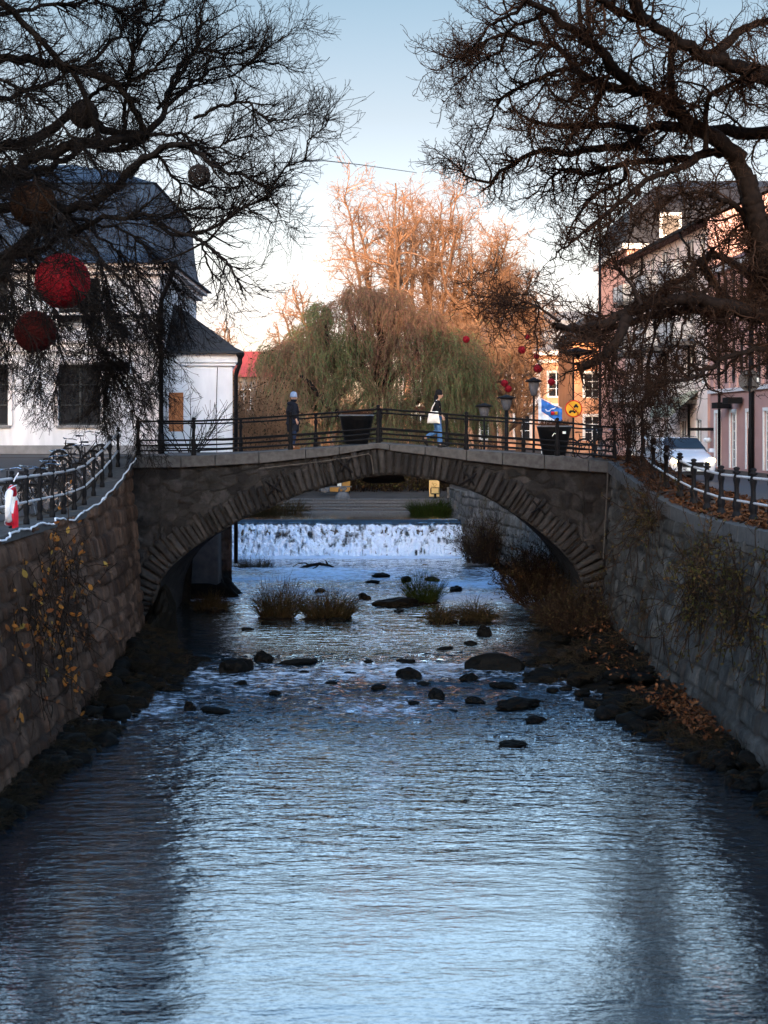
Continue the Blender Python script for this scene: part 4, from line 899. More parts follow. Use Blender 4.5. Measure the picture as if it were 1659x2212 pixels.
def tree(label, base, limbs, gens, barkm, twigm, seed, group, name='bare_tree', P0=26, jit=.02, trunk_sides=9, cat='tree', limb_kids_tmin=.12):
    r = np.random.default_rng(seed); E = empty(name, base, 0, label, cat, group); off = np.array(base)
    L0 = limb_batch(limbs, P0, r, jit); V, Fq = batch_tube(L0[0], L0[1], trunk_sides)
    mesh_obj('trunk', V-off, Fq, barkm, E, True)
    levels = [L0]; VV, FF, b_ = [], [], 0
    for g in gens:
        src = [levels[k] for k in g['src']]
        ch = grow_from(src, g['n'], g['len'], g['r'], g['ang'], g['wig'], g['trop'], g['P'], g.get('tmin', .1), r, curl=g.get('curl', 0), tipbias=g.get('tip', 1.0))
        rmin = g.get('rmin', .005); ch = (ch[0], np.maximum(ch[1], rmin)); levels.append(ch)
        V, Fq = batch_tube(ch[0], ch[1], g['s']); VV.append(V-off); FF.append(Fq+b_); b_ += len(V)
    mesh_obj('crown', np.concatenate(VV), np.concatenate(FF), twigm, E, False)
    return E, levels
# ---- right tree: thick contorted limbs
def RL(c, y0, y1, r0, r1):     # region-2 crop coordinates -> survey px, depth from y0 to y1
    n_ = len(c); return {'p': [(829.5+.5*x, .5*y, y0+(y1-y0)*i/(n_-1)) for i, (x, y) in enumerate(c)], 'r': (r0, r1)}
def RM(c, y0, y1, r0, r1):     # region-5 crop coordinates
    n_ = len(c); return {'p': [(995+.4*x, 597+.4*y, y0+(y1-y0)*i/(n_-1)) for i, (x, y) in enumerate(c)], 'r': (r0, r1)}
tb = (12.3, 38.5, 4.1)
fork = (11.4, 38.0, 9.2)
limbsR = [
 {'p': [tb+(0,), (12.2,38.4,6.5,0), fork+(0,)], 'r': (.62,.45)},
 {'p': [fork+(0,), (1659,600,38), (1632,500,38), (1612,400,38), (1590,345,38)], 'r': (.30,.21)},
 RL([(1540,690),(1430,600),(1300,520),(1200,430),(1100,390),(1000,300),(930,220),(850,150),(740,80),(620,0),(560,-60)], 38, 34, .23, .05),
 RL([(1720,575),(1560,570),(1400,565),(1130,550),(1060,620),(900,650),(700,655),(560,700),(430,780),(330,745),(250,660)], 38, 41, .20, .015),
 RL([(1760,360),(1659,340),(1540,290),(1400,250),(1270,170),(1130,90),(1000,40),(930,-20)], 37, 33, .25, .07),
 RL([(1130,95),(1085,30),(1060,-60)], 34, 33, .14, .08),
 RL([(1400,250),(1480,190),(1560,120),(1700,80)], 36, 37, .14, .07),
 RL([(1100,395),(960,370),(850,320),(760,215),(620,180),(520,150),(430,185),(380,240),(330,300)], 37, 39, .12, .012),
 RL([(880,330),(780,300),(650,350),(560,390),(490,450),(455,540),(420,600)], 37.5, 40, .07, .012),
 RL([(1090,560),(970,540),(800,545),(700,540),(620,510),(540,470)], 38, 36, .10, .02),
 RL([(1480,650),(1250,690),(1040,710),(900,750),(760,735),(700,790),(620,860)], 38, 41, .12, .012),
 RL([(1050,690),(1030,780),(930,830),(860,900),(800,1000),(760,1120)], 40, 42, .07, .012),
 RL([(1400,650),(1300,720),(1150,770),(1010,880),(930,950),(800,1050),(720,1130)], 38, 35, .10, .015),
 RL([(1275,165),(1245,220),(1240,330),(1250,420),(1290,520),(1330,600)], 36, 37, .10, .06),
 RL([(860,330),(940,400),(880,470),(760,430),(740,520)], 37, 36, .05, .01),
 RL([(700,60),(620,90),(540,130),(500,220),(430,260),(350,330),(250,420)], 35, 38, .05, .01),
 RL([(620,-10),(560,60),(470,100),(400,180),(330,250),(240,300)], 34, 36, .05, .01),
 RL([(1390,640),(1400,430),(1530,350),(1620,280)], 37, 35, .07, .05),
 RL([(840,-10),(850,90),(870,170),(940,210)], 35, 35, .05, .04),
 RL([(880,-10),(880,60),(890,140)], 36, 35.5, .05, .05),
 RL([(1659,1100),(1600,1000),(1530,900),(1430,850),(1300,840),(1180,860),(1080,960),(1050,1060)], 38, 36, .13, .015),
 RL([(1570,760),(1600,900),(1640,1050),(1659,1180)], 37, 37.5, .22, .28),
 RM([(1780,260),(1659,225),(1500,185),(1330,130),(1200,115),(1050,150),(900,200),(780,255),(640,290),(560,280),(520,248)], 38, 34, .24, .07),
 RM([(900,210),(860,320),(790,415),(700,470),(645,492)], 34.6, 34, .13, .09),
 RM([(1780,170),(1600,140),(1420,200),(1250,175),(1100,215),(950,235),(760,300),(680,325)], 38.5, 36, .16, .07),
 RM([(1750,380),(1659,390),(1500,415),(1370,480),(1250,540),(1120,570),(980,610),(880,680)], 38, 35, .10, .015),
 RM([(530,245),(430,175),(350,140),(250,170),(170,120),(60,100)], 34, 36, .035, .008),
 RM([(1480,150),(1380,60),(1320,-40),(1360,-150)], 38, 39, .10, .06),
 RM([(980,160),(930,60),(870,-20),(820,-110),(760,-190)], 35, 36, .05, .012),
]
rr_ = np.random.default_rng(77)
for k in range(30):     # the crown goes on above the picture's upper edge
    u0, v0 = 1822, rr_.uniform(-560, -60); u1, v1 = rr_.uniform(1120, 1600), rr_.uniform(-950, -120); Ya, Yb = 38, rr_.uniform(31, 43)
    limbsR.append({'p': [(u0, v0, Ya), (u0+(u1-u0)*.35+rr_.normal()*40, v0+(v1-v0)*.5, (Ya*2+Yb)/3), (u0+(u1-u0)*.7, v0+(v1-v0)*.8+rr_.normal()*40, (Ya+2*Yb)/3), (u1, v1, Yb)], 'r': (.12,.02)})
for l in limbsR[2:]:     # every limb leaves the trunk, which stands outside the picture
    if len(l['p'][0]) == 3 and 1655 < l['p'][0][0] < 1815: l['p'].insert(0, (1828, l['p'][0][1]+15, 38))
limbsR.append({'p': [fork+(0,), (1832,420,38), (1834,150,38), (1822,-200,38), (1815,-640,38)], 'r': (.40,.12)})
gensR = [
 dict(src=[0], n=1700, len=1.35, r=.032, ang=55, wig=.22, trop=(-.03,0,-.04, 0,0,.10), P=11, s=5, curl=.14, rmin=.008),
 dict(src=[0,1], n=14500, len=.85, r=.016, ang=55, wig=.26, trop=(0,0,-.10, 0,0,.16), P=9, s=4, curl=.2, rmin=.0065),
 dict(src=[1,2], n=50000, len=.42, r=.0095, ang=55, wig=.25, trop=(0,0,-.03, 0,0,.22), P=6, s=3, curl=.25, rmin=.0055, tmin=.1),
 dict(src=[2,3], n=42000, len=.17, r=.0075, ang=50, wig=.18, trop=(0,0,.12), P=4, s=3, rmin=.0055, tmin=.2),
]
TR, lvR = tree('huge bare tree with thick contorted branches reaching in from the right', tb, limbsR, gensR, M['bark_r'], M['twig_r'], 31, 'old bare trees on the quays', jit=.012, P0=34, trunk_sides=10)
# hanging twig curtain of a second tree on the right quay
limbsH = [{'p': [(12.6,43.0,4.3,0),(12.2,42.6,8.0,0),(1560,560,42),(1480,600,41),(1400,650,40)], 'r': (.22,.05)}]
for (u, v0, v1, Yd) in [(1375,660,1040,39),(1400,640,1010,38.4),(1425,650,980,40),(1350,690,985,39.5),(1440,640,930,38),(1320,700,930,40),(1462,660,900,39),(1393,680,1075,37.8)]:
    limbsH.append({'p': [(u+30,v0-20,Yd), (u+8,v0+(v1-v0)*.3,Yd+.1), (u-5,v0+(v1-v0)*.6,Yd), (u+6,v1,Yd-.2)], 'r': (.03,.009)})
gensH = [dict(src=[0], n=270, len=1.1, r=.017, ang=42, wig=.22, trop=(0,0,-.22, 0,0,.10), P=9, s=4, curl=.15, rmin=.007, tmin=.3),
         dict(src=[0,1], n=2300, len=.45, r=.010, ang=50, wig=.25, trop=(0,0,-.1, 0,0,.2), P=6, s=3, curl=.2, rmin=.0055, tmin=.25),
         dict(src=[2], n=3800, len=.18, r=.007, ang=50, wig=.2, trop=(0,0,.1), P=4, s=3, rmin=.005)]
tree('drooping brown twiggy tree hanging over the right railing in front of the car', (12.6,43,4.3), limbsH, gensH, M['bark_r'], M['twig_r'], 37, 'old bare trees on the quays')
# ---- left tree
def LL(c, y0, y1, r0, r1):
    n_ = len(c); return {'p': [(.5*x, .5*y, y0+(y1-y0)*i/(n_-1)) for i, (x, y) in enumerate(c)], 'r': (r0, r1)}
ta_ = (-12.6, 37.0, 4.1); fk = (-11.6, 37, 10.0)
limbsL = [
 {'p': [ta_+(0,), (-12.3,37,7,0), fk+(0,)], 'r': (.5,.36)},
 {'p': [fk+(0,), (-40,420,37), (100,330,37), (200,310,37), (320,292,37.5)], 'r': (.22,.10)},
 LL([(530,775),(600,690),(680,640),(760,620),(850,650),(950,740),(1060,760),(1160,830),(1220,930)], 36, 34, .10, .012),
 LL([(-60,900),(200,900),(400,880),(530,775)], 37, 36, .15, .10),
 LL([(640,585),(700,500),(740,360),(780,280),(830,240),(900,232),(1010,240),(1080,190),(1130,130)], 37.5, 40, .085, .012),
 LL([(-40,1130),(150,1080),(330,1010),(420,945),(560,935),(680,955),(830,1020),(980,955),(1150,845),(1290,700),(1390,565),(1412,495)], 38, 33, .10, .01),
 LL([(830,1020),(900,1065),(970,1120),(1020,1200),(1060,1290)], 34.5, 33.5, .045, .01),
 LL([(870,1040),(900,1150),(960,1230),(980,1330)], 34.5, 35, .03, .008),
 LL([(-60,640),(150,600),(330,480),(450,560),(640,590)], 38, 37.5, .16, .09),
 LL([(-60,70),(200,30),(360,5),(480,20),(620,110),(720,100),(830,60)], 35, 38, .08, .015),
 LL([(560,770),(640,680),(700,690),(760,780),(870,812),(1010,812),(1120,790)], 36, 37.5, .05, .01),
 LL([(640,582),(770,578),(900,642),(1000,600),(1130,585),(1230,560)], 37.5, 36, .05, .01),
 LL([(720,460),(870,330),(960,285),(1130,272),(1240,290),(1330,322)], 38, 40, .05, .008),
 LL([(840,510),(960,460),(1060,440),(1120,492),(1200,527),(1280,512),(1330,470)], 38, 35.5, .045, .008),
 LL([(1000,330),(1100,250),(1190,182),(1260,130),(1310,82)], 39, 40, .025, .006),
 LL([(-60,240),(120,250),(300,300),(450,330),(560,420),(640,580)], 36, 37.5, .12, .08),
 LL([(-60,-40),(100,90),(230,220),(330,330),(390,480),(420,600)], 34, 36, .10, .06),
 LL([(-60,430),(100,400),(260,330),(420,240),(520,130),(600,20),(640,-40)], 39, 41, .09, .03),
 LL([(530,620),(540,480),(560,300),(600,180),(680,60),(720,-30)], 38, 39, .06, .02),
 LL([(680,470),(780,330),(850,180),(870,60),(900,-40)], 38, 40, .05, .02),
 LL([(-60,760),(120,760),(260,700),(400,640),(520,640),(640,590)], 40, 38, .10, .07),
 LL([(330,480),(440,380),(560,360),(660,300),(760,180),(820,60)], 38, 36, .06, .015),
 LL([(830,1020),(760,1000),(690,960)], 34.6, 35, .04, .03),
 LL([(680,950),(800,905),(950,903),(1070,900),(1180,960),(1290,950)], 36, 37, .04, .008),
]
for k in range(28):
    u0, v0 = -200, rr_.uniform(-560, -60); u1, v1 = rr_.uniform(20, 480), rr_.uniform(-950, -120); Ya, Yb = 37, rr_.uniform(30, 42)
    limbsL.append({'p': [(u0, v0, Ya), (u0+(u1-u0)*.35+rr_.normal()*30, v0+(v1-v0)*.5, (Ya*2+Yb)/3), (u0+(u1-u0)*.7, v0+(v1-v0)*.8+rr_.normal()*30, (Ya+2*Yb)/3), (u1, v1, Yb)], 'r': (.13,.02)})
for (pts, Yd, r0_) in [([(-140,250),(0,330),(90,420),(150,520),(190,640)],31,.07),([(-120,420),(20,430),(120,480),(220,560),(280,650)],32,.06),([(-100,560),(20,600),(90,660),(130,760)],31,.045),([(-60,330),(60,380),(170,430),(260,500)],33,.06),([(-80,480),(40,540),(150,600),(240,700),(290,800)],34,.05),([(-100,640),(0,680),(70,740),(90,830)],32,.035),([(-80,150),(60,210),(160,300),(230,400),(260,500)],33,.06)]:
    limbsL.append({'p': [(u, v, Yd) for u, v in pts], 'r': (r0_, .010)})
for l in limbsL[2:]:
    if len(l['p'][0]) == 3 and -150 < l['p'][0][0] < 0: l['p'].insert(0, (-203, l['p'][0][1]+15, 37))
limbsL.append({'p': [fk+(0,), (-210,300,37), (-205,0,37), (-200,-300,37), (-195,-640,37)], 'r': (.34,.12)})
gensL = [
 dict(src=[0], n=2100, len=1.15, r=.025, ang=40, wig=.09, trop=(.02,0,.02, 0,0,.06), P=8, s=4, curl=.05, rmin=.007),
 dict(src=[0,1], n=16000, len=.8, r=.013, ang=42, wig=.10, trop=(.01,0,.0, 0,0,.06), P=7, s=3, curl=.08, rmin=.0055),
 dict(src=[1,2], n=42000, len=.42, r=.008, ang=42, wig=.12, trop=(0,0,.04), P=5, s=3, curl=.1, rmin=.0048),
 dict(src=[2,3], n=24000, len=.16, r=.006, ang=45, wig=.1, trop=(0,0,.03), P=3, s=3, rmin=.0045),
]
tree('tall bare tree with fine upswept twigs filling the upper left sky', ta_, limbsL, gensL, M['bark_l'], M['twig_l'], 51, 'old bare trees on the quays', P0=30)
# drooping tree before the white house
tb2 = (-13.2, 44.5, 5.2)
limbsD = [{'p': [tb2+(0,), (-13,44.5,8.5,0), (20,560,44), (90,500,43.5), (150,470,43)], 'r': (.4,.12)}]
for (pts, Yd) in [([(150,470),(215,560),(235,700),(225,880)],43),([(150,470),(250,540),(330,640),(350,760)],42.5),([(90,500),(160,600),(250,700),(300,830),(320,930)],43),([(60,520),(110,640),(130,760),(120,850)],43.5),([(20,560),(30,680),(60,790)],43),
                  ([(150,470),(270,500),(360,590),(400,690)],42),([(160,600),(210,740),(280,860),(310,950)],43),([(90,500),(60,600),(90,740),(80,850)],44),([(215,560),(290,640),(340,740),(345,840)],44),([(30,540),(-10,650),(20,800)],43),([(110,560),(180,680),(215,800),(225,900)],42.6),([(0,580),(120,600),(240,640),(320,720)],44.5)]:
    limbsD.append({'p': [(u, v, Yd) for u, v in pts], 'r': (.05,.010)})
gensD = [
 dict(src=[0], n=520, len=1.6, r=.018, ang=38, wig=.10, trop=(.03,0,-.16, .02,0,-.06), P=8, s=4, curl=.06, rmin=.0065, tmin=.25),
 dict(src=[0,1], n=4400, len=.75, r=.010, ang=40, wig=.12, trop=(.01,0,-.12, 0,0,.03), P=6, s=3, curl=.08, rmin=.0055, tmin=.25),
 dict(src=[2], n=12000, len=.32, r=.007, ang=42, wig=.12, trop=(0,0,-.03), P=4, s=3, rmin=.005),
]
tree('dark drooping bare tree in front of the white mansard house', tb2, limbsD, gensD, M['bark_l'], M['twig_l'], 53, 'old bare trees on the quays')
# ---- sunlit trees far behind the willow
def far_tree(label, u, Y, vtop, spread, seed, lean=0, n1=150, fork_v=None, tr=.38, dens=1.0, matt=('bark_far','twig_far')):
    r = np.random.default_rng(seed); b = P(u, 1000, Y); base = (b[0], Y, 4.0); zt = P(u, vtop+38, Y)[2]; h = zt-4.0; s_ = F_PX/Y; sp = spread/s_
    lim = [{'p': [base+(0,), (b[0]+lean*.2, Y, 4+h*.25, 0), (b[0]+lean*.5, Y+.3, 4+h*.55, 0), (b[0]+lean, Y, 4+h*.82, 0)], 'r': (tr, tr*.3)}]
    for k in range(8):
        a = r.uniform(0, 2*math.pi); t = r.uniform(.2, .62); z0 = 4+h*t; x0_ = b[0]+lean*t; out_ = sp*r.uniform(.5, 1.0)*(1.15-t*.45); zt_ = z0+(zt-z0)*r.uniform(.55, .95)
        c, s2_ = math.cos(a), math.sin(a); kx = r.normal()*.5
        lim.append({'p': [(x0_, Y, z0, 0), (x0_+c*out_*.5+kx, Y+s2_*out_*.45, z0+(zt_-z0)*.22, 0), (x0_+c*out_*.8, Y+s2_*out_*.8, z0+(zt_-z0)*.65, 0), (x0_+c*out_, Y+s2_*out_, zt_, 0)], 'r': (tr*.45, .05)})
    dens *= .66; n1 = int(n1*.75)
    g = [dict(src=[0], n=n1, len=h*.16, r=.06, ang=55, wig=.16, trop=(0,0,.03), P=8, s=4, curl=.13, rmin=.022, tmin=.25),
         dict(src=[0,1], n=int(1100*dens), len=h*.085, r=.030, ang=52, wig=.18, trop=(0,0,.03), P=6, s=3, curl=.1, rmin=.017, tmin=.25),
         dict(src=[1,2], n=int(4200*dens), len=h*.042, r=.018, ang=50, wig=.18, trop=(0,0,.02), P=4, s=3, curl=.1, rmin=.0125, tmin=.2),
         dict(src=[3], n=int(4500*dens), len=h*.02, r=.015, ang=45, wig=.18, trop=(0,0,.0), P=3, s=3, rmin=.012, tmin=.2)]
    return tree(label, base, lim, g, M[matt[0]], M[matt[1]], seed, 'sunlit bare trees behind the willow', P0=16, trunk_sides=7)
far_tree('tallest bare tree, its thin top rising right above the willow', 835, 112, 342, 105, 71, .5, dens=1.1)
far_tree('bare tree leaning left with crooked branches above the left side of the willow', 745, 106, 560, 120, 72, -2.0, tr=.32, dens=.6)
far_tree('tall bare tree just right of the tallest one, warm sunlit trunk', 925, 118, 352, 95, 73, .3, dens=1.1)
far_tree('orange sunlit bare tree with a wide crown, third from the left of the tall ones', 1000, 116, 430, 105, 74, .5, dens=1.2)
far_tree('orange sunlit bare tree above the right shoulder of the willow', 1062, 122, 495, 95, 75, .6, dens=1.2)
far_tree('low rounded sunlit bare tree furthest right, above the ochre house roof', 1120, 124, 590, 85, 76, 0, tr=.28, dens=1.0)
far_tree('slim dark trunked bare tree standing before the ochre house', 1090, 100, 650, 80, 77, .5, tr=.25, dens=.5)
far_tree('small orange bare tree right behind the street lamps', 1030, 104, 640, 80, 78, -.3, tr=.22, dens=.8)
far_tree('small yellowish bare tree rising behind the dark annex roof', 470, 100, 665, 45, 79, 0, n1=60, tr=.16, dens=.25)
far_tree('sunlit bush-like bare tree left behind the willow', 655, 112, 640, 75, 80, 0, tr=.2, dens=.6)
# distant wood (stuff)
r = np.random.default_rng(90); nS = 2600
bx = r.uniform(-60, 75, nS); by = r.uniform(160, 185, nS); S = np.stack([bx, by, np.full(nS, 4.)], 1); d = unit(np.stack([r.normal(size=nS)*.25, r.normal(size=nS)*.25, np.ones(nS)], 1)); L_ = r.uniform(3, 9, nS)
pts = [S]
for k in range(6): d = unit(d+r.normal(size=(nS, 3))*.18); pts.append(pts[-1]+d*(L_/6)[:, None])
pw = np.stack(pts, 1); c1 = (pw, np.full((nS, 7), .05)*np.linspace(1, .4, 7)[None]); c2 = grow_from([c1], 9000, 1.4, .03, 45, .2, (0,0,.05), 4, .3, r)
V1, F1 = batch_tube(*c1, 3); V2, F2 = batch_tube(c2[0], np.maximum(c2[1], .022), 3)
tag(mesh_obj('far_wood', np.concatenate([V1, V2]), np.concatenate([F1, F2+len(V1)]), M['twig_far']), 'distant sunlit wood of bare branches behind the street', 'wood', kind='stuff')

# ---- weeping willow
E = empty('weeping_willow', (P(800,1000,95)[0], 95, 2.9), 0, 'large weeping willow with green brown hanging curtains behind the bridge', 'tree')
off = np.array(E.location); r = np.random.default_rng(101)
wl_ = [{'p': [P(800,1060,95)+(0,), P(806,900,95)+(0,), P(830,780,95)+(0,), P(800,640,95)+(0,)], 'r': (.55,.15)}]
tips = [(700,905,730,820,640,740),(800,830,720,780,700,670),(815,850,900,760,930,680),(810,900,930,850,1010,770),(790,930,680,880,610,800),(810,820,850,700,860,640),(800,850,760,700,750,650)]
for k, (a, b2, c, d_, e, f) in enumerate(tips):
    dy = r.uniform(-4, 4); wl_.append({'p': [P(a,b2,95)+(0,), P(c,d_,95+dy*.5)+(0,), P(e,f,95+dy)+(0,)], 'r': (.26,.07)})
# the crooked limb visible at left
wl_.append({'p': [P(800,950,93)+(0,), P(745,900,92)+(0,), P(710,880,91.5)+(0,), P(680,840,91)+(0,), P(650,810,91)+(0,)], 'r': (.3,.12)})
L0 = limb_batch(wl_, 20, r, .015); V, Fq = batch_tube(L0[0], L0[1], 8); mesh_obj('trunk', V-off, Fq, M['bark_l'], E, True)
clusters = [(590,772,38),(612,745,36),(640,718,38),(672,700,42),(700,672,40),(735,655,42),(770,632,40),(800,618,32),(835,640,40),(870,668,42),(905,672,40),(940,676,38),(968,705,36),(985,740,36),(1005,778,34),(1030,812,34),(1052,850,30),
            (660,770,45),(720,740,50),(780,720,55),(850,740,50),(910,740,50),(955,790,45),(620,820,40),(690,830,50),(760,810,50),(830,830,50),(900,830,50),(970,850,45),(1020,880,35),(590,850,30),(650,890,45),(730,890,50),(800,900,50),(880,900,50),(950,910,45),(720,690,30),(880,715,35)]
ns = 7600; cl = np.array(clusters, float); cl[:, 1] += r.uniform(-20, 22, len(cl)); cl[:, 0] += r.uniform(-12, 12, len(cl)); cl[:, 2] *= r.uniform(.6, 1.25, len(cl)); pick = r.choice(len(cl), ns, p=cl[:, 2]/cl[:, 2].sum()); YY = 95+r.normal(size=ns)*2.6
front = cl[pick, 1] > 760; YY = np.where(front, 93.0+r.normal(size=ns)*1.8, YY)
u = cl[pick, 0]+r.normal(size=ns)*cl[pick, 2]*.36; v = cl[pick, 1]+np.abs(r.normal(size=ns))*cl[pick, 2]*.45-8*r.random(ns)+((u-cl[pick, 0])/cl[pick, 2])**2*13
X0 = (u-829.5)*YY/F_PX; Z0 = 6-(v-935)*YY/F_PX; S = np.stack([X0, YY, Z0], 1); Pn = 9
ln = np.minimum(r.uniform(.7, 1.6, ns)*r.choice([1,2,3.6], len(clusters))[pick], Z0-3.2); outd = np.sign(u-cl[pick, 0])*r.uniform(0, .5, ns); d = unit(np.stack([outd+r.normal(size=ns)*.25, r.normal(size=ns)*.35, np.full(ns, .25)], 1)); pts = [S]
for k in range(Pn-1): d = unit(d+np.array([0,0,-.55])+r.normal(size=(ns, 3))*.06); pts.append(pts[-1]+d*(ln/(Pn-1))[:, None])
pw = np.stack(pts, 1); V1, F1 = batch_tube(pw, np.full((ns, Pn), .008), 3)
# leaves along the strands
nl = 19; tt = r.uniform(.08, 1, (ns, nl))*(Pn-1); j = np.minimum(tt.astype(int), Pn-2); fr = (tt-j)[..., None]; ii = np.arange(ns)[:, None]
LP = pw[ii, j]*(1-fr)+pw[ii, j+1]*fr; LD = unit(pw[ii, j+1]-pw[ii, j]); side = unit(np.cross(LD, r.normal(size=LD.shape)))
a = LP-LD*.04; tip = LP+unit(LD+side*.55)*r.uniform(.12, .26, (ns, nl, 1)); mid = (a+tip)/2; wv = unit(np.cross(tip-a, r.normal(size=LD.shape)))*.017
LV = np.stack([a, mid+wv, tip, mid-wv], 2).reshape(-1, 4, 3)
greenness = (vnoise(pw[:, 0, 0]*.35+5, pw[:, 0, 2]*.35, 3)+(-.03)*(pw[:, 0, 0]-0.5)) 
isg = np.repeat(greenness > .36, nl)
for nm, sel, mt in (('leaf_curtain', isg, M['willow']), ('thin_leaf_curtain', ~isg, M['willow2'])):
    q = LV[sel]; mesh_obj(nm, q.reshape(-1, 3)-off, np.arange(len(q)*4).reshape(-1, 4), mt, E)
mesh_obj('hanging_shoots', V1-off, F1, M['willow2'], E)

# ---- generic twig bush / grass clump
def bush(name, label, c, rx, ry, h, n_, rad, mat, seed, cat='shrub', group=None, leaves=0, leafmat=None, droop=0.0, wig=.12, spread=.5, kind=None, kids=3, lsz=.04, klen=.35):
    r = np.random.default_rng(seed); c = np.array(c, float)
    a = r.uniform(0, 2*math.pi, n_); q = np.sqrt(r.random(n_)); S = np.stack([np.cos(a)*q*rx, np.sin(a)*q*ry, np.zeros(n_)], 1)
    d = unit(np.stack([np.cos(a)*q*spread+r.normal(size=n_)*.2, np.sin(a)*q*spread+r.normal(size=n_)*.2, np.ones(n_)], 1)); L_ = h*r.uniform(.5, 1.1, n_)*(1.05-.35*q)*np.clip(.25+1.5*vnoise(S[:, 0]*2.3+seed, S[:, 1]*2.3, 3), .3, 1.3); pts = [S]; Pn = 7
    for k in range(Pn-1): d = unit(d+r.normal(size=(n_, 3))*wig+np.array([0,0,-droop*k])); pts.append(pts[-1]+d*(L_/(Pn-1))[:, None])
    pw = np.stack(pts, 1); c1 = (pw, rad*np.linspace(1, .35, Pn)[None]*r.uniform(.7, 1.3, (n_, 1))); V, Fq = batch_tube(*c1, 3); VV, FF = [V], [Fq]; bb = len(V); last = c1
    if kids:
        c2 = grow_from([c1], n_*kids, h*klen, rad*.7, 38, .15, (0,0,.02), 4, .25, r); c2 = (c2[0], np.maximum(c2[1], rad*.35)); V, Fq = batch_tube(*c2, 3); VV.append(V); FF.append(Fq+bb); bb += len(V); last = c2
    if leaves:
        E_ = empty(name, tuple(c), 0, label, cat, group); mesh_obj('stems', np.concatenate(VV), np.concatenate(FF), mat, E_)
        nb = len(last[0]); i_ = r.integers(0, nb, leaves); m = last[0].shape[1]; LP = last[0][i_, r.integers(1, m, leaves)]; d1 = unit(r.normal(size=(leaves, 3))); d2 = unit(np.cross(d1, r.normal(size=(leaves, 3)))); sz = lsz*r.uniform(.6, 1.4, (leaves, 1))
        LV = np.stack([LP, LP+d1*sz+d2*sz*.5, LP+d1*sz*2, LP+d1*sz-d2*sz*.5], 1); mesh_obj('leaves', LV.reshape(-1, 3), np.arange(leaves*4).reshape(-1, 4), leafmat, E_); return E_
    o = mesh_obj(name, np.concatenate(VV)+0, np.concatenate(FF), mat); o.location = tuple(c); return tag(o, label, cat, group, kind)
bush('bare_shrub', 'big brown leafless shrub at the foot of the right wall under the arch', (5.4,50.5,.4), 1.1, 3.6, 1.9, 420, .014, M['twig_dk'], 201, leaves=4200, leafmat=M['dry'], kids=5, spread=.8)
bush('bare_shrub', 'brown shrub hanging over the water right of the arch opening', (5.6,43.6,.4), .9, 2.0, 1.25, 320, .012, M['twig_dk'], 202, leaves=2000, leafmat=M['dry'], kids=5, spread=.9)
bush('bare_shrub', 'dark dense shrub beside the right end of the waterfall', (4.3,65.0,.5), .8, 1.2, 2.0, 300, .013, M['twig_dk'], 203, leaves=1200, leafmat=M['mossleaf'], kids=4)
bush('bare_shrub', 'thin leggy bare shrub before the white annex wall', (-7.0,54.8,5.2), .35, .3, 3.6, 16, .022, M['twig_l'], 204, kids=6, spread=1.1, wig=.08, klen=.25)
bush('hedge_thicket', 'dry tan thicket between the annex and the willow', (-7.4,82,2.9), 1.8, 2.0, 6.4, 1100, .02, M['twig_far'], 205, leaves=6000, leafmat=M['dry'], kids=5, spread=.2, klen=.12, lsz=.07)
bush('dark_shrub', 'dark bushes on the bank above the stone steps', (-1.5,87,2.6), 7.5, 1.6, 1.6, 900, .02, M['twig_dk'], 206, leaves=9000, leafmat=M['mossleaf'], kids=4, lsz=.07)
bush('dark_shrub', 'brown bushes at the end of the right wall behind the yellow board', (4.5,88,2.9), 2.2, 1.5, 2.4, 300, .02, M['twig_dk'], 207, leaves=3000, leafmat=M['mossleaf'], kids=4, lsz=.07)
bush('grass_tuft', 'green grass tuft at the right end of the stone steps', (2.35,76.4,1.95), 1.0, .5, .85, 900, .012, M['green'], 208, 'grass clump', kids=0, droop=.05)
bush('grass_tuft', 'yellow green grassy bank left of the stone steps', (-5.8,77.8,1.95), 2.0, 1.6, .7, 1600, .014, M['dry'], 209, 'grass clump', kids=0, droop=.05)
G = 'grass clumps growing in the river'
def clump(u0, u1, vb, vt, label, seed, mat='dry', n_=700, leaves=0, droop=.02):
    Yc = 6*F_PX/(vb-935)*.975; s_ = F_PX/Yc; c = P((u0+u1)/2, vb, Yc); bush('grass_clump', label, (c[0], Yc+.3, .1), (u1-u0)/2/s_*.66, .45, (vb-vt)/s_*1.15, n_*2//3, .008, M[mat], seed, 'grass clump', G, kids=1, droop=droop, spread=.7, wig=.1)
    rockmesh('clump_base', (c[0], Yc+.3, .12), ((u1-u0)/2/s_*.8, .5, .13), seed, M['soil'], 'dark muddy mound under the '+label, 'mud bank', 'mud mounds in the river')
def rockmesh(name, c, size, seed, mat, label=None, cat='rock', group=None, parent=None, sub=4, kind=None):
    bm = bmesh.new(); bmesh.ops.create_icosphere(bm, subdivisions=sub, radius=1.0); sv = Vector((seed*3.7, seed*1.3, seed*.7))
    for v in bm.verts:
        p = v.co.copy(); d = mnoise.noise(p*.9+sv)*.45+mnoise.noise(p*2.3+sv)*.26+abs(mnoise.noise(p*4.2+sv))*.16-mnoise.noise(p*9+sv)*.05; v.co = p*(1+d); v.co.z = max(v.co.z, -.5)
        v.co = Vector((v.co.x*size[0], v.co.y*size[1], v.co.z*size[2]))
    me = bpy.data.meshes.new(name); bm.to_mesh(me); bm.free(); me.materials.append(mat)
    o = bpy.data.objects.new(name, me); sc.collection.objects.link(o); o.location = c; o.rotation_euler = (0, 0, seed)
    if parent is not None: o.parent = parent; return o
    return tag(o, label, cat, group, kind)
clump(545,650,1336,1262,'tall brown grass clump in midstream under the arch', 301, n_=900)
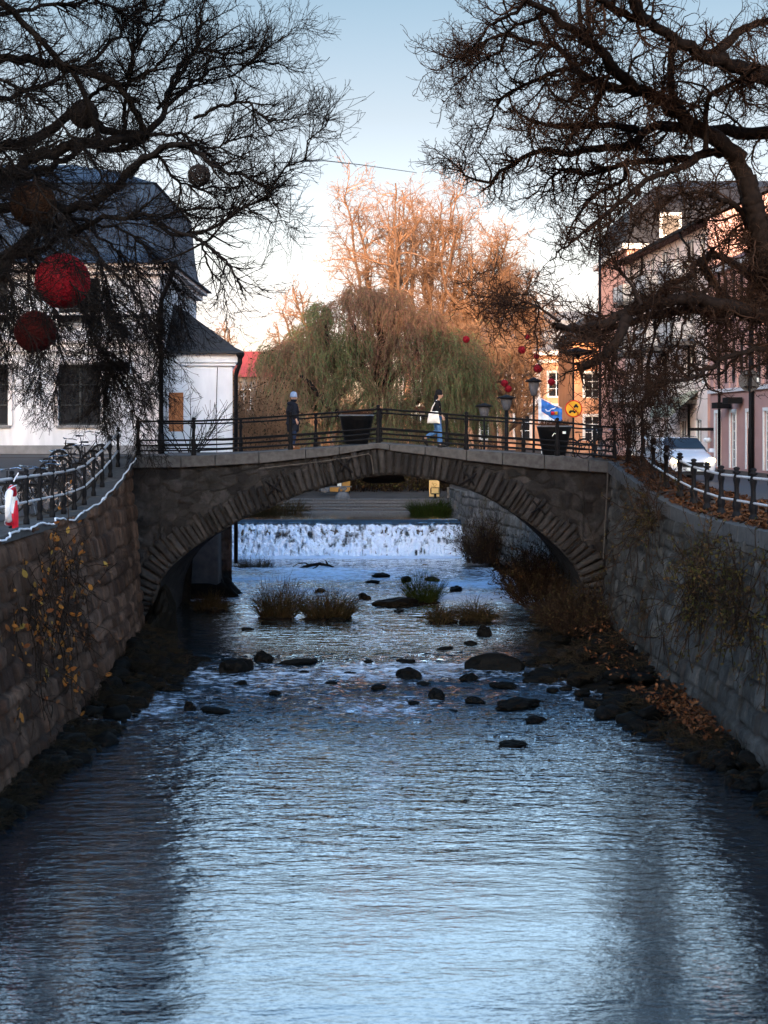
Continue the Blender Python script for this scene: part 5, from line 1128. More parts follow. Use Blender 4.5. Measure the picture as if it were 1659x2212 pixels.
clump(640,775,1338,1278,'broad green grey grass clump right of the tall brown clump', 302, n_=1100, droop=.05)
clump(876,955,1305,1246,'upright green grass clump among the rocks below the waterfall', 303, 'green', 700, droop=.01)
clump(405,500,1321,1284,'low dark grass clump by the left end of the arch', 304, n_=600)
clump(495,600,1236,1206,'dry grass clump at the left foot of the waterfall', 305, n_=700)
clump(920,985,1345,1306,'small withered grass clump near the right bank', 306, n_=450, droop=.07)
clump(985,1075,1345,1288,'bent dead reed clump against the right bank', 307, n_=700, droop=.1)
def rock_at(u0, u1, vt, vb, label, seed, name='rock', zw=None):
    Yc = 6*F_PX/((vb-935)); zz = float(np.interp(Yc, [p[0] for p in ZW], [p[1] for p in ZW])); Yc = (6-zz)*F_PX/(vb-935); s_ = F_PX/Yc
    w_ = (u1-u0)/2/s_; h_ = (vb-vt)/s_; hh = max(.05, h_*.62); 
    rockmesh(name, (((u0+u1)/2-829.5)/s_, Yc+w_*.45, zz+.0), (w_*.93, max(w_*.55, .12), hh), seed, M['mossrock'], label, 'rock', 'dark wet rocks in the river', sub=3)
rocks = [(455,559,1414,1453,'large flat-topped boulder on the left of the rock ridge'),(539,600,1398,1428,'round boulder touching the large one, slightly higher'),(398,466,1413,1432,'low dark rock left of the large boulder'),(596,693,1422,1434,'long flat rock right of the round boulder'),(840,930,1434,1464,'broad low boulder in the middle of the rapids'),
 (1016,1130,1400,1449,'big dark boulder cluster at the right bank of the ridge'),(990,1040,1452,1471,'oval rock below the big right cluster'),(911,974,1482,1508,'pointed rock right of midstream in the rapids'),(1001,1046,1501,1516,'small wedge rock between two larger ones'),(1068,1182,1500,1532,'long rounded boulder near the right bank'),
 (1120,1160,1448,1462,'rock close to the right shrubs above the long boulder'),(1062,1120,1470,1484,'flat rock upstream of the long boulder'),(1072,1145,1598,1613,'lone flat rock low in the calm water at right'),(398,422,1508,1534,'rounded rock against the left bank'),(424,500,1527,1538,'thin flat rock reaching out from the left bank'),
 (803,843,1235,1245,'small rock furthest upstream in midstream'),(860,896,1241,1254,'small rock beside the upright green clump'),(770,804,1276,1293,'rock right of the broad grass clump'),(812,902,1283,1309,'flat rock shelf in front of the green clump'),(672,708,1267,1278,'small rock behind the broad grass clump'),(912,958,1243,1253,'long thin rock near the upstream right bank'),
 (790,820,1250,1258,'tiny rock left of the upstream pair'),(960,1010,1262,1275,'dark rock by the right bank above the withered clump'),(1020,1070,1340,1372,'moss dark boulder at the right waterline under the arch'),(700,745,1330,1342,'rock at the foot of the broad clump'),(940,985,1395,1404,'thin rock breaking the ridge water at right'),
 (780,812,1424,1433,'small rock on the lip of the ridge'),(858,900,1420,1432,'low rock on the ridge behind the broad boulder'),(1130,1185,1545,1560,'dark rock in the water beside the right rubble'),(430,490,1290,1300,'flat rock left of the low dark clump')]
rocks += [(560,600,1340,1350,'small flat rock just downstream of the tall brown clump'),(520,548,1352,1361,'tiny rock in the calm pool left of centre'),(845,880,1312,1321,'small rock in front of the flat rock shelf'),(1000,1032,1382,1392,'small rock left of the moss dark boulder'),(740,770,1448,1457,'small rock below the lip of the ridge'),
 (640,672,1446,1456,'small rock below the long flat rock'),(700,728,1470,1478,'tiny dark rock in the left half of the rapids'),(800,838,1478,1487,'flat small rock in the middle of the rapids'),(880,905,1512,1520,'tiny rock left of the small wedge rock'),(960,992,1530,1538,'flat rock below the pointed one'),
 (580,606,1490,1498,'tiny rock at left in the dark rapids'),(500,540,1468,1478,'flat dark rock right below the large boulder'),(1040,1066,1448,1457,'small rock between the big cluster and the oval rock'),(900,936,1470,1478,'small rock touching the wake of the broad boulder')]
for k, (u0, u1, vt, vb, lb) in enumerate(rocks): rock_at(u0, u1, vt, vb, lb, k+1)
# left abutment footing and rock
rockmesh('footing_stone', (-6.55,44.4,.1), (.5,.7,1.15), 91, M['mossrock'], 'mossy wedge of stone at the left foot of the arch', 'rock')
# rubble stones on the banks
cnt = 0
def bank_rocks(side, spec, n_):
    r = np.random.default_rng(333+side)
    tab = LINE_L if side < 0 else LINE_R
    bmv, bmf, b_ = [], [], 0
    proto = bmesh.new(); bmesh.ops.create_icosphere(proto, subdivisions=2, radius=1); co = np.array([v.co[:] for v in proto.verts]); fc = np.array([[v.index for v in f.verts] for f in proto.faces]); proto.free()
    for k in range(n_):
        y = r.uniform(*spec['y']); wd = lerp(y, WLB if side < 0 else WRB); e = foot(side, y); t = r.uniform(.05, 1.05); x = e-side*wd*t; s_ = (.06+.22*r.random()**2.2)*(1.2-.3*t)
        q = co*(1+.22*np.sin(co[:, [1]]*3.1+k)+.15*np.sin(co[:, [0]]*5.3+k*1.7)); q = q*np.array([s_*r.uniform(.8,1.5), s_*r.uniform(.7,1.2), s_*r.uniform(.4,.75)]); a = r.uniform(0, 6.28); c, s2_ = math.cos(a), math.sin(a); q = q @ np.array([[c,s2_,0],[-s2_,c,0],[0,0,1]])
        z = lerp(y, HLB if side < 0 else HRB)*max(0, 1-t)**1.3+.03
        bmv.append(q+np.array([x, y, z])); bmf.append(fc+b_); b_ += len(co)
    return tag(mesh_obj('bank_rubble', np.concatenate(bmv), np.concatenate(bmf), M['mossrock'], None, False), 'dark mossy rubble along the '+('left' if side < 0 else 'right')+' wall foot', 'rubble', kind='stuff')
bank_rocks(-1, {'y': (20, 44)}, 330); bank_rocks(1, {'y': (20, 48)}, 300)
# dark dead grass and roots hanging over the rubble
def bank_grass(side, ya, yb, n_, seed):
    r = np.random.default_rng(seed); y = r.uniform(ya, yb, n_); tab = LINE_L if side < 0 else LINE_R; cl_ = vnoise(y*1.3, y*0+seed, 3) > .35; y = y[cl_]; n_ = len(y)
    t = r.beta(1.3, 1.6, n_); e = np.array([foot(side, q) for q in y]); wd = np.array([lerp(q, WLB if side < 0 else WRB) for q in y]); hh = np.array([lerp(q, HLB if side < 0 else HRB) for q in y])
    S = np.stack([e-side*wd*t, y, hh*(1-t)**1.3+.05], 1); d = unit(np.stack([-side*r.uniform(-.2, .9, n_), r.normal(size=n_)*.5, np.ones(n_)*.7], 1)); L_ = r.uniform(.12, .5, n_); pts = [S]
    for k in range(5): d = unit(d+np.array([-side*.08,0,-.30])+r.normal(size=(n_, 3))*.1); pts.append(pts[-1]+d*(L_/5)[:, None])
    pw = np.stack(pts, 1); V, Fq = batch_tube(pw, np.full((n_, 6), .006)*np.linspace(1, .4, 6)[None], 3)
    tag(mesh_obj('bank_grass', V, Fq, M['deadgrass']), 'dark dead grass on the rubble under the '+('left' if side < 0 else 'right')+' wall', 'grass', kind='stuff')
bank_grass(-1, 20, 44, 6500, 71); bank_grass(1, 21, 50, 6500, 72)
# leaves: litter on the right quay, on the right bank, vine leaves on the left wall
def leaf_cards(name, pos, nrm_, sz, mat, label=None, cat=None, kind=None, parent=None, seed=1, flat=.35):
    r = np.random.default_rng(seed); n_ = len(pos); nr = unit(np.array(nrm_)[None, :]+r.normal(size=(n_, 3))*flat); d1 = unit(np.cross(nr, r.normal(size=(n_, 3)))); d2 = np.cross(nr, d1); s_ = sz*r.uniform(.6, 1.35, (n_, 1))
    if True:
        V = np.stack([pos-d1*s_, pos-d1*s_*.4+d2*s_*.5, pos+d1*s_*.35+d2*s_*.5, pos+d1*s_*1.05+nr*s_*.15, pos+d1*s_*.35-d2*s_*.5, pos-d1*s_*.4-d2*s_*.5], 1)
        o = mesh_obj(name, V.reshape(-1, 3), np.arange(n_*6).reshape(-1, 6), mat, parent)
    if parent is None: tag(o, label, cat, None, kind)
    return o
r = np.random.default_rng(400); n_ = 9000; y = r.uniform(24, 50, n_); x = np.array([lerp(q, LINE_R) for q in y])+r.uniform(.1, 3.2, n_)**1.0; 
keep = r.random(n_) < np.clip(1.25-(x-np.array([lerp(q, LINE_R) for q in y]))/3.4, .1, 1); x, y = x[keep], y[keep]
z = np.array([ground_z_right(a, b_) for a, b_ in zip(x, y)])+.035
leaf_cards('leaf_litter', np.stack([x, y, z], 1), (0,0,1), .075, M['litter'], 'rusty fallen leaves covering the right quay behind the railing', 'fallen leaves', 'stuff', seed=3)
n_ = 800; y = np.concatenate([r.normal(31.0, 1.2, n_*2//3), r.uniform(29, 42, n_-n_*2//3)]); t = r.uniform(0, .45, n_); e = np.array([foot(1, q) for q in y]); wd = np.array([lerp(q, WRB) for q in y]); hh = np.array([lerp(q, HRB) for q in y])
leaf_cards('leaf_litter', np.stack([e-.15-wd*t, y, .12+hh*(1-t)**1.3+r.uniform(0, .16, n_)], 1), (0,0,1), .052, M['litter'], 'orange brown fallen leaves on the rubble below the right wall', 'fallen leaves', 'stuff', seed=4, flat=.6)
def vine(label, c, spans, n_, mat, side, seed, sz=.075, group='creeping plants on the quay walls', cnt_stem=30, twig='twig_dk'):
    r = np.random.default_rng(seed); E_ = empty('climbing_vine', c, 0, label, 'vine', group); (y0, y1), (z0, z1) = spans; tab = LINE_L if side < 0 else LINE_R
    k = cnt_stem; st_y = r.uniform(y0, y1, k); zt_ = r.uniform(z0+(z1-z0)*.3, z1, k); S = np.stack([np.array([lerp(q, tab) for q in st_y])-side*(.17+.19*np.maximum(0, 4.1-zt_)), st_y, zt_], 1); d = unit(np.stack([np.zeros(k)-side*.15, r.normal(size=k), r.normal(size=k)*.6-.4], 1)); pts = [S]
    for q in range(9): d = unit(d+r.normal(size=(k, 3))*np.array([.08,.3,.3])); nx_ = pts[-1]+d*.17; pts.append(nx_)
    pw = np.stack(pts, 1); c1 = (pw, np.full((k, 10), .009)); c2 = grow_from([c1], k*5, .3, .006, 45, .2, (0,0,-.05), 4, .1, r); V1, F1 = batch_tube(*c1, 4); V2, F2 = batch_tube(c2[0], np.full(c2[1].shape, .0045), 3)
    mesh_obj('stems', np.concatenate([V1, V2])-np.array(c), np.concatenate([F1, F2+len(V1)]), M[twig], E_)
    al = np.concatenate([pw.reshape(-1, 3), c2[0].reshape(-1, 3)]); pos = al[r.integers(0, len(al), n_)]+r.normal(size=(n_, 3))*.03
    leaf_cards('leaves', pos-np.array(c), (-side*1.0,-.5,.3), sz, mat, parent=E_, seed=seed, flat=.5); return E_
vine('orange leaved creeper high on the left wall below the hose', (-6.9,30.5,3.2), ((28.0,33.0),(2.7,3.8)), 60, M['orange_leaf'], -1, 501, .07)
vine('mixed green and orange creeper at the left picture edge, mid wall', (-6.9,29,2.5), ((26.8,32.0),(1.9,3.0)), 120, M['orange_leaf'], -1, 502, .065, cnt_stem=30)
vine('sparse yellow leaved creeper low on the left wall near the waterline', (-6.7,27.5,1.2), ((26,31.5),(.5,1.8)), 34, M['orange_leaf'], -1, 503, .08, cnt_stem=14)
vine('thin brown creeper down the left wall', (-6.8,31,2.2), ((27,34),(.8,3.2)), 70, M['litter'], -1, 504, .055, cnt_stem=40)
vine('dense brown moss and ivy curtain on the near right wall', (7.0,30.5,2.6), ((27.5,34.0),(1.6,3.75)), 2600, M['mossleaf'], 1, 505, .035, cnt_stem=170)
vine('small mossy tuft on the right wall top beside the bridge', (6.9,39,4.2), ((37.5,40.2),(3.4,4.3)), 700, M['mossleaf'], 1, 506, .03, cnt_stem=45)
vine('thin ivy strands across the middle of the right wall', (6.9,38,2.0), ((35,43),(.7,2.6)), 220, M['mossleaf'], 1, 507, .03, cnt_stem=40)
# driftwood
mb = MB(); q = [P(u, v, 64.0) for u, v in [(600,1234),(640,1230),(668,1222),(690,1218),(712,1222),(722,1226)]]; mb.tube(q, [.03,.05,.07,.07,.05,.03], 7)
mb.tube([P(u, v, 64) for u, v in [(708,1220),(705,1214),(703,1210)]], [.045,.035,.02], 6); mb.tube([P(u, v, 64) for u, v in [(668,1222),(660,1216),(645,1217),(632,1224)]], [.04,.03,.025,.015], 6); mb.tube([P(u, v, 64) for u, v in [(690,1218),(683,1225),(675,1228)]], [.04,.03,.02], 6)
tag(mb.build('driftwood_branch', M['bark_l'], None, True), 'forked dead branch lying in the shallows below the waterfall', 'branch')
mb = MB(); mb.tube([P(u, v, 60) for u, v in [(905,1250),(908,1240),(915,1235),(925,1236),(932,1246)]], .03, 6); tag(mb.build('bent_hose', M['cable'], None, True), 'pale bent hose loop sticking out of the shallow water', 'hose')
mb = MB(); mb.tube([(4.95,33.2,.12),(5.5,33.0,.16),(6.1,32.4,.25)], [.02,.03,.03], 6); tag(mb.build('driftwood_stick', M['bark_l'], None, True), 'grey stick lying between the long boulder and the right rubble', 'branch')
# ================================================================ small things
# planters on the far side of the bridge deck
def planter(u, Yc, label, seed, rt=.56, h=.98):
    x = (u-829.5)*Yc/F_PX; z = deck_z(max(-7, min(6.5, x))) ; E_ = empty('flower_planter', (x, Yc, z), 0, label, 'planter', 'black planters on the bridge')
    mb = MB(); mb.lathe([(rt*.66,0),(rt*.68,.02),(rt*.96,h*.80),(rt*.98,h*.82),(rt*.97,h*.84),(rt*1.0,h*.88),(rt*1.02,h*.94),(rt*.9,h*.94),(rt*.88,h*.85)], 32); mb.build('pot', M['planter'], E_, True)
    mb = MB(); mb.lathe([(rt*1.0,h*.94),(rt*1.05,h*.945),(rt*1.06,h*.975),(rt*1.0,h*.985),(rt*.92,h*.98),(rt*.92,h*.94)], 32); mb.build('rim', M['planterrim'], E_, True)
    mb = MB(); mb.lathe([(.01,h*.86),(rt*.9,h*.88),(rt*.6,h*.93),(.01,h*.96)], 20); mb.build('soil', M['soil'], E_)
    r = np.random.default_rng(seed); k = 420; a = r.uniform(0, 6.28, k); q = np.sqrt(r.random(k))*rt*.85; S = np.stack([np.cos(a)*q, np.sin(a)*q, np.full(k, h*.9)], 1); d = unit(np.stack([r.normal(size=k)*.35, r.normal(size=k)*.35, np.ones(k)], 1)); L_ = r.uniform(.08, .3, (k, 1))
    pw = np.stack([S, S+d*L_*.5, S+d*L_+r.normal(size=(k, 3))*.02], 1); V, Fq = batch_tube(pw, np.full((k, 3), .007), 3); mesh_obj('heather', V, Fq, M['canvas'], E_)
    return E_
planter(770, 50.6, 'black round planter with dry heather at the middle of the bridge', 1)
pl = planter(1197, 50.2, 'black round planter with heather at the right end of the bridge, by the yellow sign', 2)
mb = MB(); mb.tube([(-.12,-.52,.62),(-.05,-.525,.72),(.0,-.53,.7)], .012, 5); mb.box(.22, .33, -.505, -.49, .70, .78); mb.build('sticker', M['paper'], pl)

# ---------------- people
def skin_body(name, V, E_, rad, mat, parent, sub=2, roots=(0,)):
    me = bpy.data.meshes.new(name); me.from_pydata([tuple(v) for v in V], [tuple(e) for e in E_], []); me.materials.append(mat)
    o = bpy.data.objects.new(name, me); sc.collection.objects.link(o); o.parent = parent
    m_ = o.modifiers.new('skin', 'SKIN'); m_.use_smooth_shade = True
    sv = me.skin_vertices[0].data
    for i_, rr in enumerate(rad): sv[i_].radius = (rr, rr) if not isinstance(rr, tuple) else rr
    for i_ in range(len(rad)): sv[i_].use_root = i_ in roots
    s_ = o.modifiers.new('sub', 'SUBSURF'); s_.levels = sub; s_.render_levels = sub
    return o
def chainset(chains):
    """chains: list of [(x,y,z,r),...] or ('name', idx) joins; first chain is root"""
    V, E_, Rr, idx = [], [], [], {}
    for ch in chains:
        prev = None
        for q in ch:
            key = tuple(round(c, 4) for c in q[:3])
            if key not in idx: idx[key] = len(V); V.append(q[:3]); Rr.append(q[3])
            i_ = idx[key]
            if prev is not None and prev != i_: E_.append((prev, i_))
            prev = i_
    return V, E_, Rr
def hand(wr, d, s_=1):
    """palm and five fingers from wrist point along unit d (downwards), thumb to the front"""
    d = Vector(d).normalized(); f = Vector((1,0,0)); f = (f-d*f.dot(d)).normalized(); n_ = d.cross(f); w = Vector(wr); p = w+d*.075
    ch = [[(*w, .026), (*p, .034)]]
    for k, L_ in zip((-1.5,-.5,.5,1.5), (.062,.074,.07,.054)):
        b_ = p+f*k*.017*-1+d*.012; k1 = b_+d*L_*.5+n_*.006*s_; k2 = b_+d*L_*.95+n_*.028*s_
        ch.append([(*p, .034), (*b_, .010), (*k1, .009), (*k2, .007)])
    t0 = w+d*.035; t1 = t0+f*.035+d*.02; t2 = t1+f*.015+d*.032
    ch.append([(*w, .026), (*t0, .022), (*t1, .011), (*t2, .008)])
    return ch
def head_mesh(E_, c, face_dir=0.0, mat='skin', s_=1.0):
    bm = bmesh.new(); bmesh.ops.create_uvsphere(bm, u_segments=28, v_segments=20, radius=1)
    for v in bm.verts:
        x, y, z = v.co; X_ = x*.098; Y_ = y*.075; Z_ = z*.12
        if z < -.1: k = 1+(-z-.1)*-.28; Y_ *= k; X_ = X_*(1+(-z-.1)*-.12)+.008*(-z)
        if x > 0: # face
            X_ += .020*math.exp(-((y/.16)**2+((z+.10)/.20)**2)); X_ -= .010*math.exp(-(((abs(y)-.36)/.16)**2+((z-.10)/.12)**2)); X_ += .006*math.exp(-((y/.35)**2+((z+.45)/.07)**2)); X_ += .008*math.exp(-((y/.3)**2+((z+.78)/.15)**2))
        v.co = Vector((X_, Y_, Z_))*s_
    for sg in (-1, 1):
        g = bmesh.ops.create_uvsphere(bm, u_segments=8, v_segments=6, radius=1)
        for v in g['verts']: v.co = Vector((v.co.x*.018-.005, sg*.077+v.co.y*.008, v.co.z*.03-.005))
    me = bpy.data.meshes.new('head'); bm.to_mesh(me); bm.free(); me.materials.append(M[mat]); me.polygons.foreach_set('use_smooth', [True]*len(me.polygons))
    o = bpy.data.objects.new('head', me); sc.collection.objects.link(o); o.parent = E_; o.location = c; o.rotation_euler = (0, .0, face_dir)
    mb = MB()
    for sg in (-1, 1): mb.lathe([(.001,-.009),(.008,-.004),(.009,0),(.008,.004),(.001,.009)], 8, (.083, sg*.03, .012))
    mb.build('eyes', M['signblack'], o, True); mb = MB(); mb.tube([(.092,-.022,-.052),(.099,0,-.054),(.092,.022,-.052)], .0045, 6); mb.build('mouth', M['buoy_r'], o)
    return o
def shoe(E_, c, rz, pitch, mat, name='shoe'):
    bm = bmesh.new(); bmesh.ops.create_uvsphere(bm, u_segments=16, v_segments=10, radius=1)
    for v in bm.verts:
        x, y, z = v.co; v.co = Vector((x*.145+.05, y*(.048+.008*x), max(z, -.75)*(.05 if x > .1 else .075)+.0))
    me = bpy.data.meshes.new(name); bm.to_mesh(me); bm.free(); me.materials.append(M[mat]); me.polygons.foreach_set('use_smooth', [True]*len(me.polygons))
    o = bpy.data.objects.new(name, me); sc.collection.objects.link(o); o.parent = E_; o.location = c; o.rotation_euler = (0, pitch, rz); return o
# person 1: long dark padded coat, blue knit hat, facing right and slightly away
x1 = P(632, 935, 47.4)[0]; z1 = deck_z(x1)-.02
E1 = empty('person', (x1, 47.4, z1), R(20), 'standing person in a long dark hooded coat and pale blue knit hat, looking right', 'person', 'people on the bridge')
legs = [[(0,0,.95,.12),(.01,.095,.86,.095),(.03,.10,.50,.068),(-.01,.10,.10,.045),(.07,.10,.045,.035)], [(0,0,.95,.12),(.0,-.095,.86,.095),(.02,-.10,.50,.068),(-.02,-.10,.10,.045),(.06,-.10,.045,.035)]]
torso = [(0,0,.95,.12),(0,0,1.12,.115),(0,0,1.30,.13),(0,0,1.42,.085),(.02,0,1.50,.05),(.03,0,1.56,.05)]
arms = [[(0,0,1.30,.13),(0,.17,1.385,.055),(-.02,.22,1.12,.042),(.07,.20,.92,.032)], [(0,0,1.30,.13),(0,-.17,1.385,.055),(-.02,-.22,1.12,.042),(.07,-.20,.92,.032)]]
ch = [torso]+legs+arms
for sg in (1, -1): h_ = hand((.07,.20*sg,.92), (.25,0,-1), sg); h_[0][0] = (.07,.20*sg,.92,.032); ch += [[tuple(q) if i_ or k else (.07,.20*sg,.92,.032) for i_, q in enumerate(c_)] for k, c_ in enumerate(h_)]
def fix(chs, wr):   # snap chain starts that sit on the wrist
    return [[(wr[0], wr[1], wr[2], q[3]) if (Vector(q[:3])-Vector(wr)).length < 1e-4 else q for q in c_] for c_ in chs]
skin_body('body', *chainset(ch), M['skin'], E1)
trs = [[(0,0,.93,(.13,.15)),(.01,.095,.84,.11),(.03,.10,.50,.085),(-.01,.10,.12,.07)], [(0,0,.93,(.13,.15)),(0,-.095,.84,.11),(.02,-.10,.50,.085),(-.02,-.10,.12,.07)]]
skin_body('trousers', *chainset(trs), M['navy'], E1)
coat = [[(0,0,1.0,.19),(0,0,1.15,.175),(0,0,1.30,.185),(-.01,0,1.42,.14),(-.02,0,1.49,.095)], [(0,0,1.0,.19),(.01,0,.82,.20),(.015,0,.62,.205),(.015,0,.52,.20)],
        [(0,0,1.30,.185),(0,.20,1.39,.085),(-.03,.25,1.14,.075),(.05,.22,.96,.062)], [(0,0,1.30,.185),(0,-.20,1.39,.085),(-.03,-.25,1.14,.075),(.05,-.22,.96,.062)], [(-.01,0,1.42,.14),(-.13,0,1.46,.10),(-.16,0,1.40,.06)]]
skin_body('coat', *chainset(coat), M['coat'], E1)
hd = head_mesh(E1, (.045, 0, 1.635))
mb = MB(); mb.lathe([(.104,0),(.110,.01),(.110,.05),(.106,.055),(.104,.10),(.088,.145),(.05,.172),(.01,.18)], 20, (-.012,0,-.005)); mb.build('knit_hat', M['blueknit'], hd, True)
mb = MB(); mb.lathe([(.07,-.15),(.095,-.12),(.10,-.09),(.085,-.07)], 16, (-.01,0,0)); mb.build('collar', M['coat'], hd, True)
for sg in (1, -1): shoe(E1, (.03, .10*sg, .045), 0, 0, 'shoe')
# person 2: walking right, black hat, white tote bag, blue jeans
x2 = P(943, 935, 47.0)[0]; z2 = deck_z(x2)-.02
E2 = empty('person', (x2, 47.0, z2), R(-4), 'walking person in black hat, black jacket and blue jeans with a white tote bag', 'person', 'people on the bridge')
kf = [(.04,-.09,.88,.095),(.10,-.09,.50,.066),(.10,-.08,.10,.045),(.19,-.08,.045,.035)]; kb = [(-.02,.09,.88,.095),(.02,.10,.50,.066),(-.34,.10,.31,.045),(-.37,.10,.24,.035)]
torso = [(0,0,.95,.12),(.01,0,1.12,.105),(.02,0,1.30,.125),(.03,0,1.41,.08),(.05,0,1.49,.048),(.06,0,1.54,.048)]
arms = [[(.02,0,1.30,.125),(.02,.16,1.375,.05),(-.10,.20,1.13,.04),(-.02,.20,.92,.03)], [(.02,0,1.30,.125),(.02,-.16,1.375,.05),(.05,-.21,1.12,.04),(.19,-.19,.97,.03)]]
ch = [torso, [torso[0]]+kf, [torso[0]]+kb]+arms
for wr, sg in (((-.02,.20,.92),1),((.19,-.19,.97),-1)): ch += [[tuple(q) for q in c_] for c_ in hand(wr, (.3,0,-1), sg)]
skin_body('body', *chainset(ch), M['skin'], E2)
t_ = [[(0,0,.93,(.125,.14)),(.04,-.09,.86,.105),(.10,-.09,.50,.082),(.10,-.08,.20,.085),(.11,-.08,.09,.092)], [(0,0,.93,(.125,.14)),(-.02,.09,.86,.105),(.02,.10,.50,.082),(-.20,.10,.385,.08),(-.33,.10,.31,.085)]]
skin_body('jeans', *chainset(t_), M['jeans'], E2)
ck = [[(.0,0,.98,.155),(.01,0,1.14,.145),(.02,0,1.30,.165),(.02,0,1.41,.12),(.03,0,1.47,.08)], [(.02,0,1.30,.165),(.02,.17,1.38,.075),(-.11,.22,1.13,.066),(-.03,.21,.95,.052)], [(.02,0,1.30,.165),(.02,-.17,1.38,.075),(.05,-.23,1.13,.066),(.17,-.20,1.0,.052)]]
skin_body('jacket', *chainset(ck), M['blackcloth'], E2)
hd = head_mesh(E2, (.085, 0, 1.615))
mb = MB(); mb.lathe([(.106,0),(.113,.01),(.113,.05),(.107,.055),(.105,.10),(.088,.14),(.05,.165),(.01,.17)], 20, (-.014,0,-.002)); mb.build('hat', M['blackcloth'], hd, True)
hb = [[(-.06,0,.02,.085),(-.085,0,-.06,.085),(-.11,0,-.14,.075),(-.10,0,-.22,.05)]]; skin_body('hair', *chainset(hb), M['blackcloth'], hd)
shoe(E2, (.12,-.08,.045), 0, 0, 'signblack'); shoe(E2, (-.37,.10,.21), 0, R(62), 'signblack')
Tb2 = empty('tote_bag', (x2-.10, 47.0-.27, z2+.92), 0, 'white cloth tote bag hanging from the walking person’s shoulder', 'bag')
bm = bmesh.new(); bmesh.ops.create_cube(bm, size=1); bmesh.ops.subdivide_edges(bm, edges=bm.edges[:], cuts=6, use_grid_fill=True)
for v in bm.verts:
    x, y, z = v.co; v.co = Vector((x*(.40-.12*(z+.5)), y*(.13*(1-abs(z)**2*1.2)+.01)+.01*mnoise.noise(v.co*4), (z)*.36+.02*mnoise.noise(Vector((x*3,y,z*3)))))
me = bpy.data.meshes.new('bag_body'); bm.to_mesh(me); bm.free(); me.materials.append(M['tote']); me.polygons.foreach_set('use_smooth', [True]*len(me.polygons)); o = bpy.data.objects.new('bag_body', me); sc.collection.objects.link(o); o.parent = Tb2
mb = MB(); mb.tube([(-.09,.02,.15),(-.03,.05,.32),(.07,.12,.50),(.09,.16,.535),(.12,.12,.46),(.12,.05,.28),(.11,.02,.15)], .016, 6); mb.build('strap', M['tote'], Tb2, True)

# ---------------- car
Cx = P(1497, 935, 52.5)[0]; Cy = 52.5; Cz = ground_z_right(Cx, Cy)+.02
Cc = empty('parked_car', (Cx, Cy, Cz), R(3), 'white car with lit headlights facing the camera on the right quay road', 'car')
secs = [ # y, half width bottom, belt, roof half width, z bottom, z belt, z top
 (0,.62,.68,.60,.30,.62,.70),(.10,.80,.84,.74,.22,.66,.80),(.35,.86,.89,.78,.20,.70,.92),(.9,.88,.90,.76,.20,.84,1.02),(1.15,.88,.90,.74,.20,.92,1.08),(1.75,.88,.90,.62,.20,.96,1.46),(2.3,.88,.90,.60,.20,.97,1.53),(3.2,.88,.90,.59,.20,.98,1.52),(3.9,.87,.89,.57,.22,.98,1.44),(4.35,.84,.86,.60,.26,.95,1.10),(4.5,.78,.80,.62,.35,.85,.98)]
V, Fc = [], []
for (y, wb, wm, wr, zb, zm, zt) in secs:
    V += [(-wb*.9,y,zb),(-wb,y,zb+.12),(-wm,y,zm-.1),(-wm*.985,y,zm),(-wr,y,zt-.05),(-wr*.8,y,zt),(wr*.8,y,zt),(wr,y,zt-.05),(wm*.985,y,zm),(wm,y,zm-.1),(wb,y,zb+.12),(wb*.9,y,zb)]
for k in range(len(secs)-1):
    for q in range(12): Fc.append((k*12+q, k*12+(q+1) % 12, k*12+12+(q+1) % 12, k*12+12+q))
Fc += [tuple(range(12))[::-1], tuple(range((len(secs)-1)*12, len(secs)*12))]
mb = MB(); mb.add(V, Fc); bd = mb.build('body', M['carpaint'], Cc, True); m_ = bd.modifiers.new('s', 'SUBSURF'); m_.levels = 1; m_.render_levels = 2
mb = MB(); mb.add([(-.74,1.12,1.12),(.74,1.12,1.12),(.58,1.70,1.49),(-.58,1.70,1.49)], [(0,1,2,3)]); ws = mb.build('windscreen', M['carglass'], Cc)
mb = MB(); 
for sg in (-1,1):
    mb.add([(sg*.885,1.35,1.0),(sg*.885,3.8,1.02),(sg*.62,3.7,1.38),(sg*.645,1.9,1.40)], [(0,1,2,3) if sg > 0 else (3,2,1,0)])
mb.build('side_window', M['carglass'], Cc)
for sg in (-1, 1):
    mb = MB(); mb.lathe([(.001,0),(.09,.02),(.11,.05),(.11,.10),(.02,.12)], 12, M=Matrix.Translation((sg*.64,.06,.70)) @ Matrix.Scale(1.5, 4, (1,0,0)) @ Matrix.Rotation(R(90), 4, 'X') @ Matrix.Scale(-1, 4, (0,0,1))); 
    mb = MB(); mb.lathe([(.001,-.07),(.07,-.06),(.09,-.02),(.10,.06)], 14, M=Matrix.Translation((sg*.64,-.05,.72)) @ Matrix.Scale(1.5, 4, (1,0,0)) @ Matrix.Rotation(R(-90), 4, 'X')); mb.build('headlight', M['headlamp'], Cc, True)
    mb = MB(); mb.box(sg*.98-.09, sg*.98+.09, 1.22, 1.36, .98, 1.12); mb.bar((sg*.88,1.3,1.0),(sg*.95,1.3,1.04),.05); mb.build('mirror', M['carpaint'], Cc, bevel=.02)
    for yy in (.85, 3.55):
        mb = MB(); Mx = Matrix.Translation((sg*.80, yy, .33)) @ Matrix.Rotation(R(90), 4, 'Y'); mb.lathe([(.20,-.1),(.30,-.1),(.33,-.07),(.33,.07),(.30,.1),(.20,.1)], 24, M=Mx); wh = mb.build('wheel', M['tyre'], Cc, True)
        mb = MB(); mb.lathe([(.01,-.06),(.2,-.08),(.21,0),(.2,.08),(.01,.06)], 16, M=Mx); mb.build('rim', M['chrome'], wh, True)
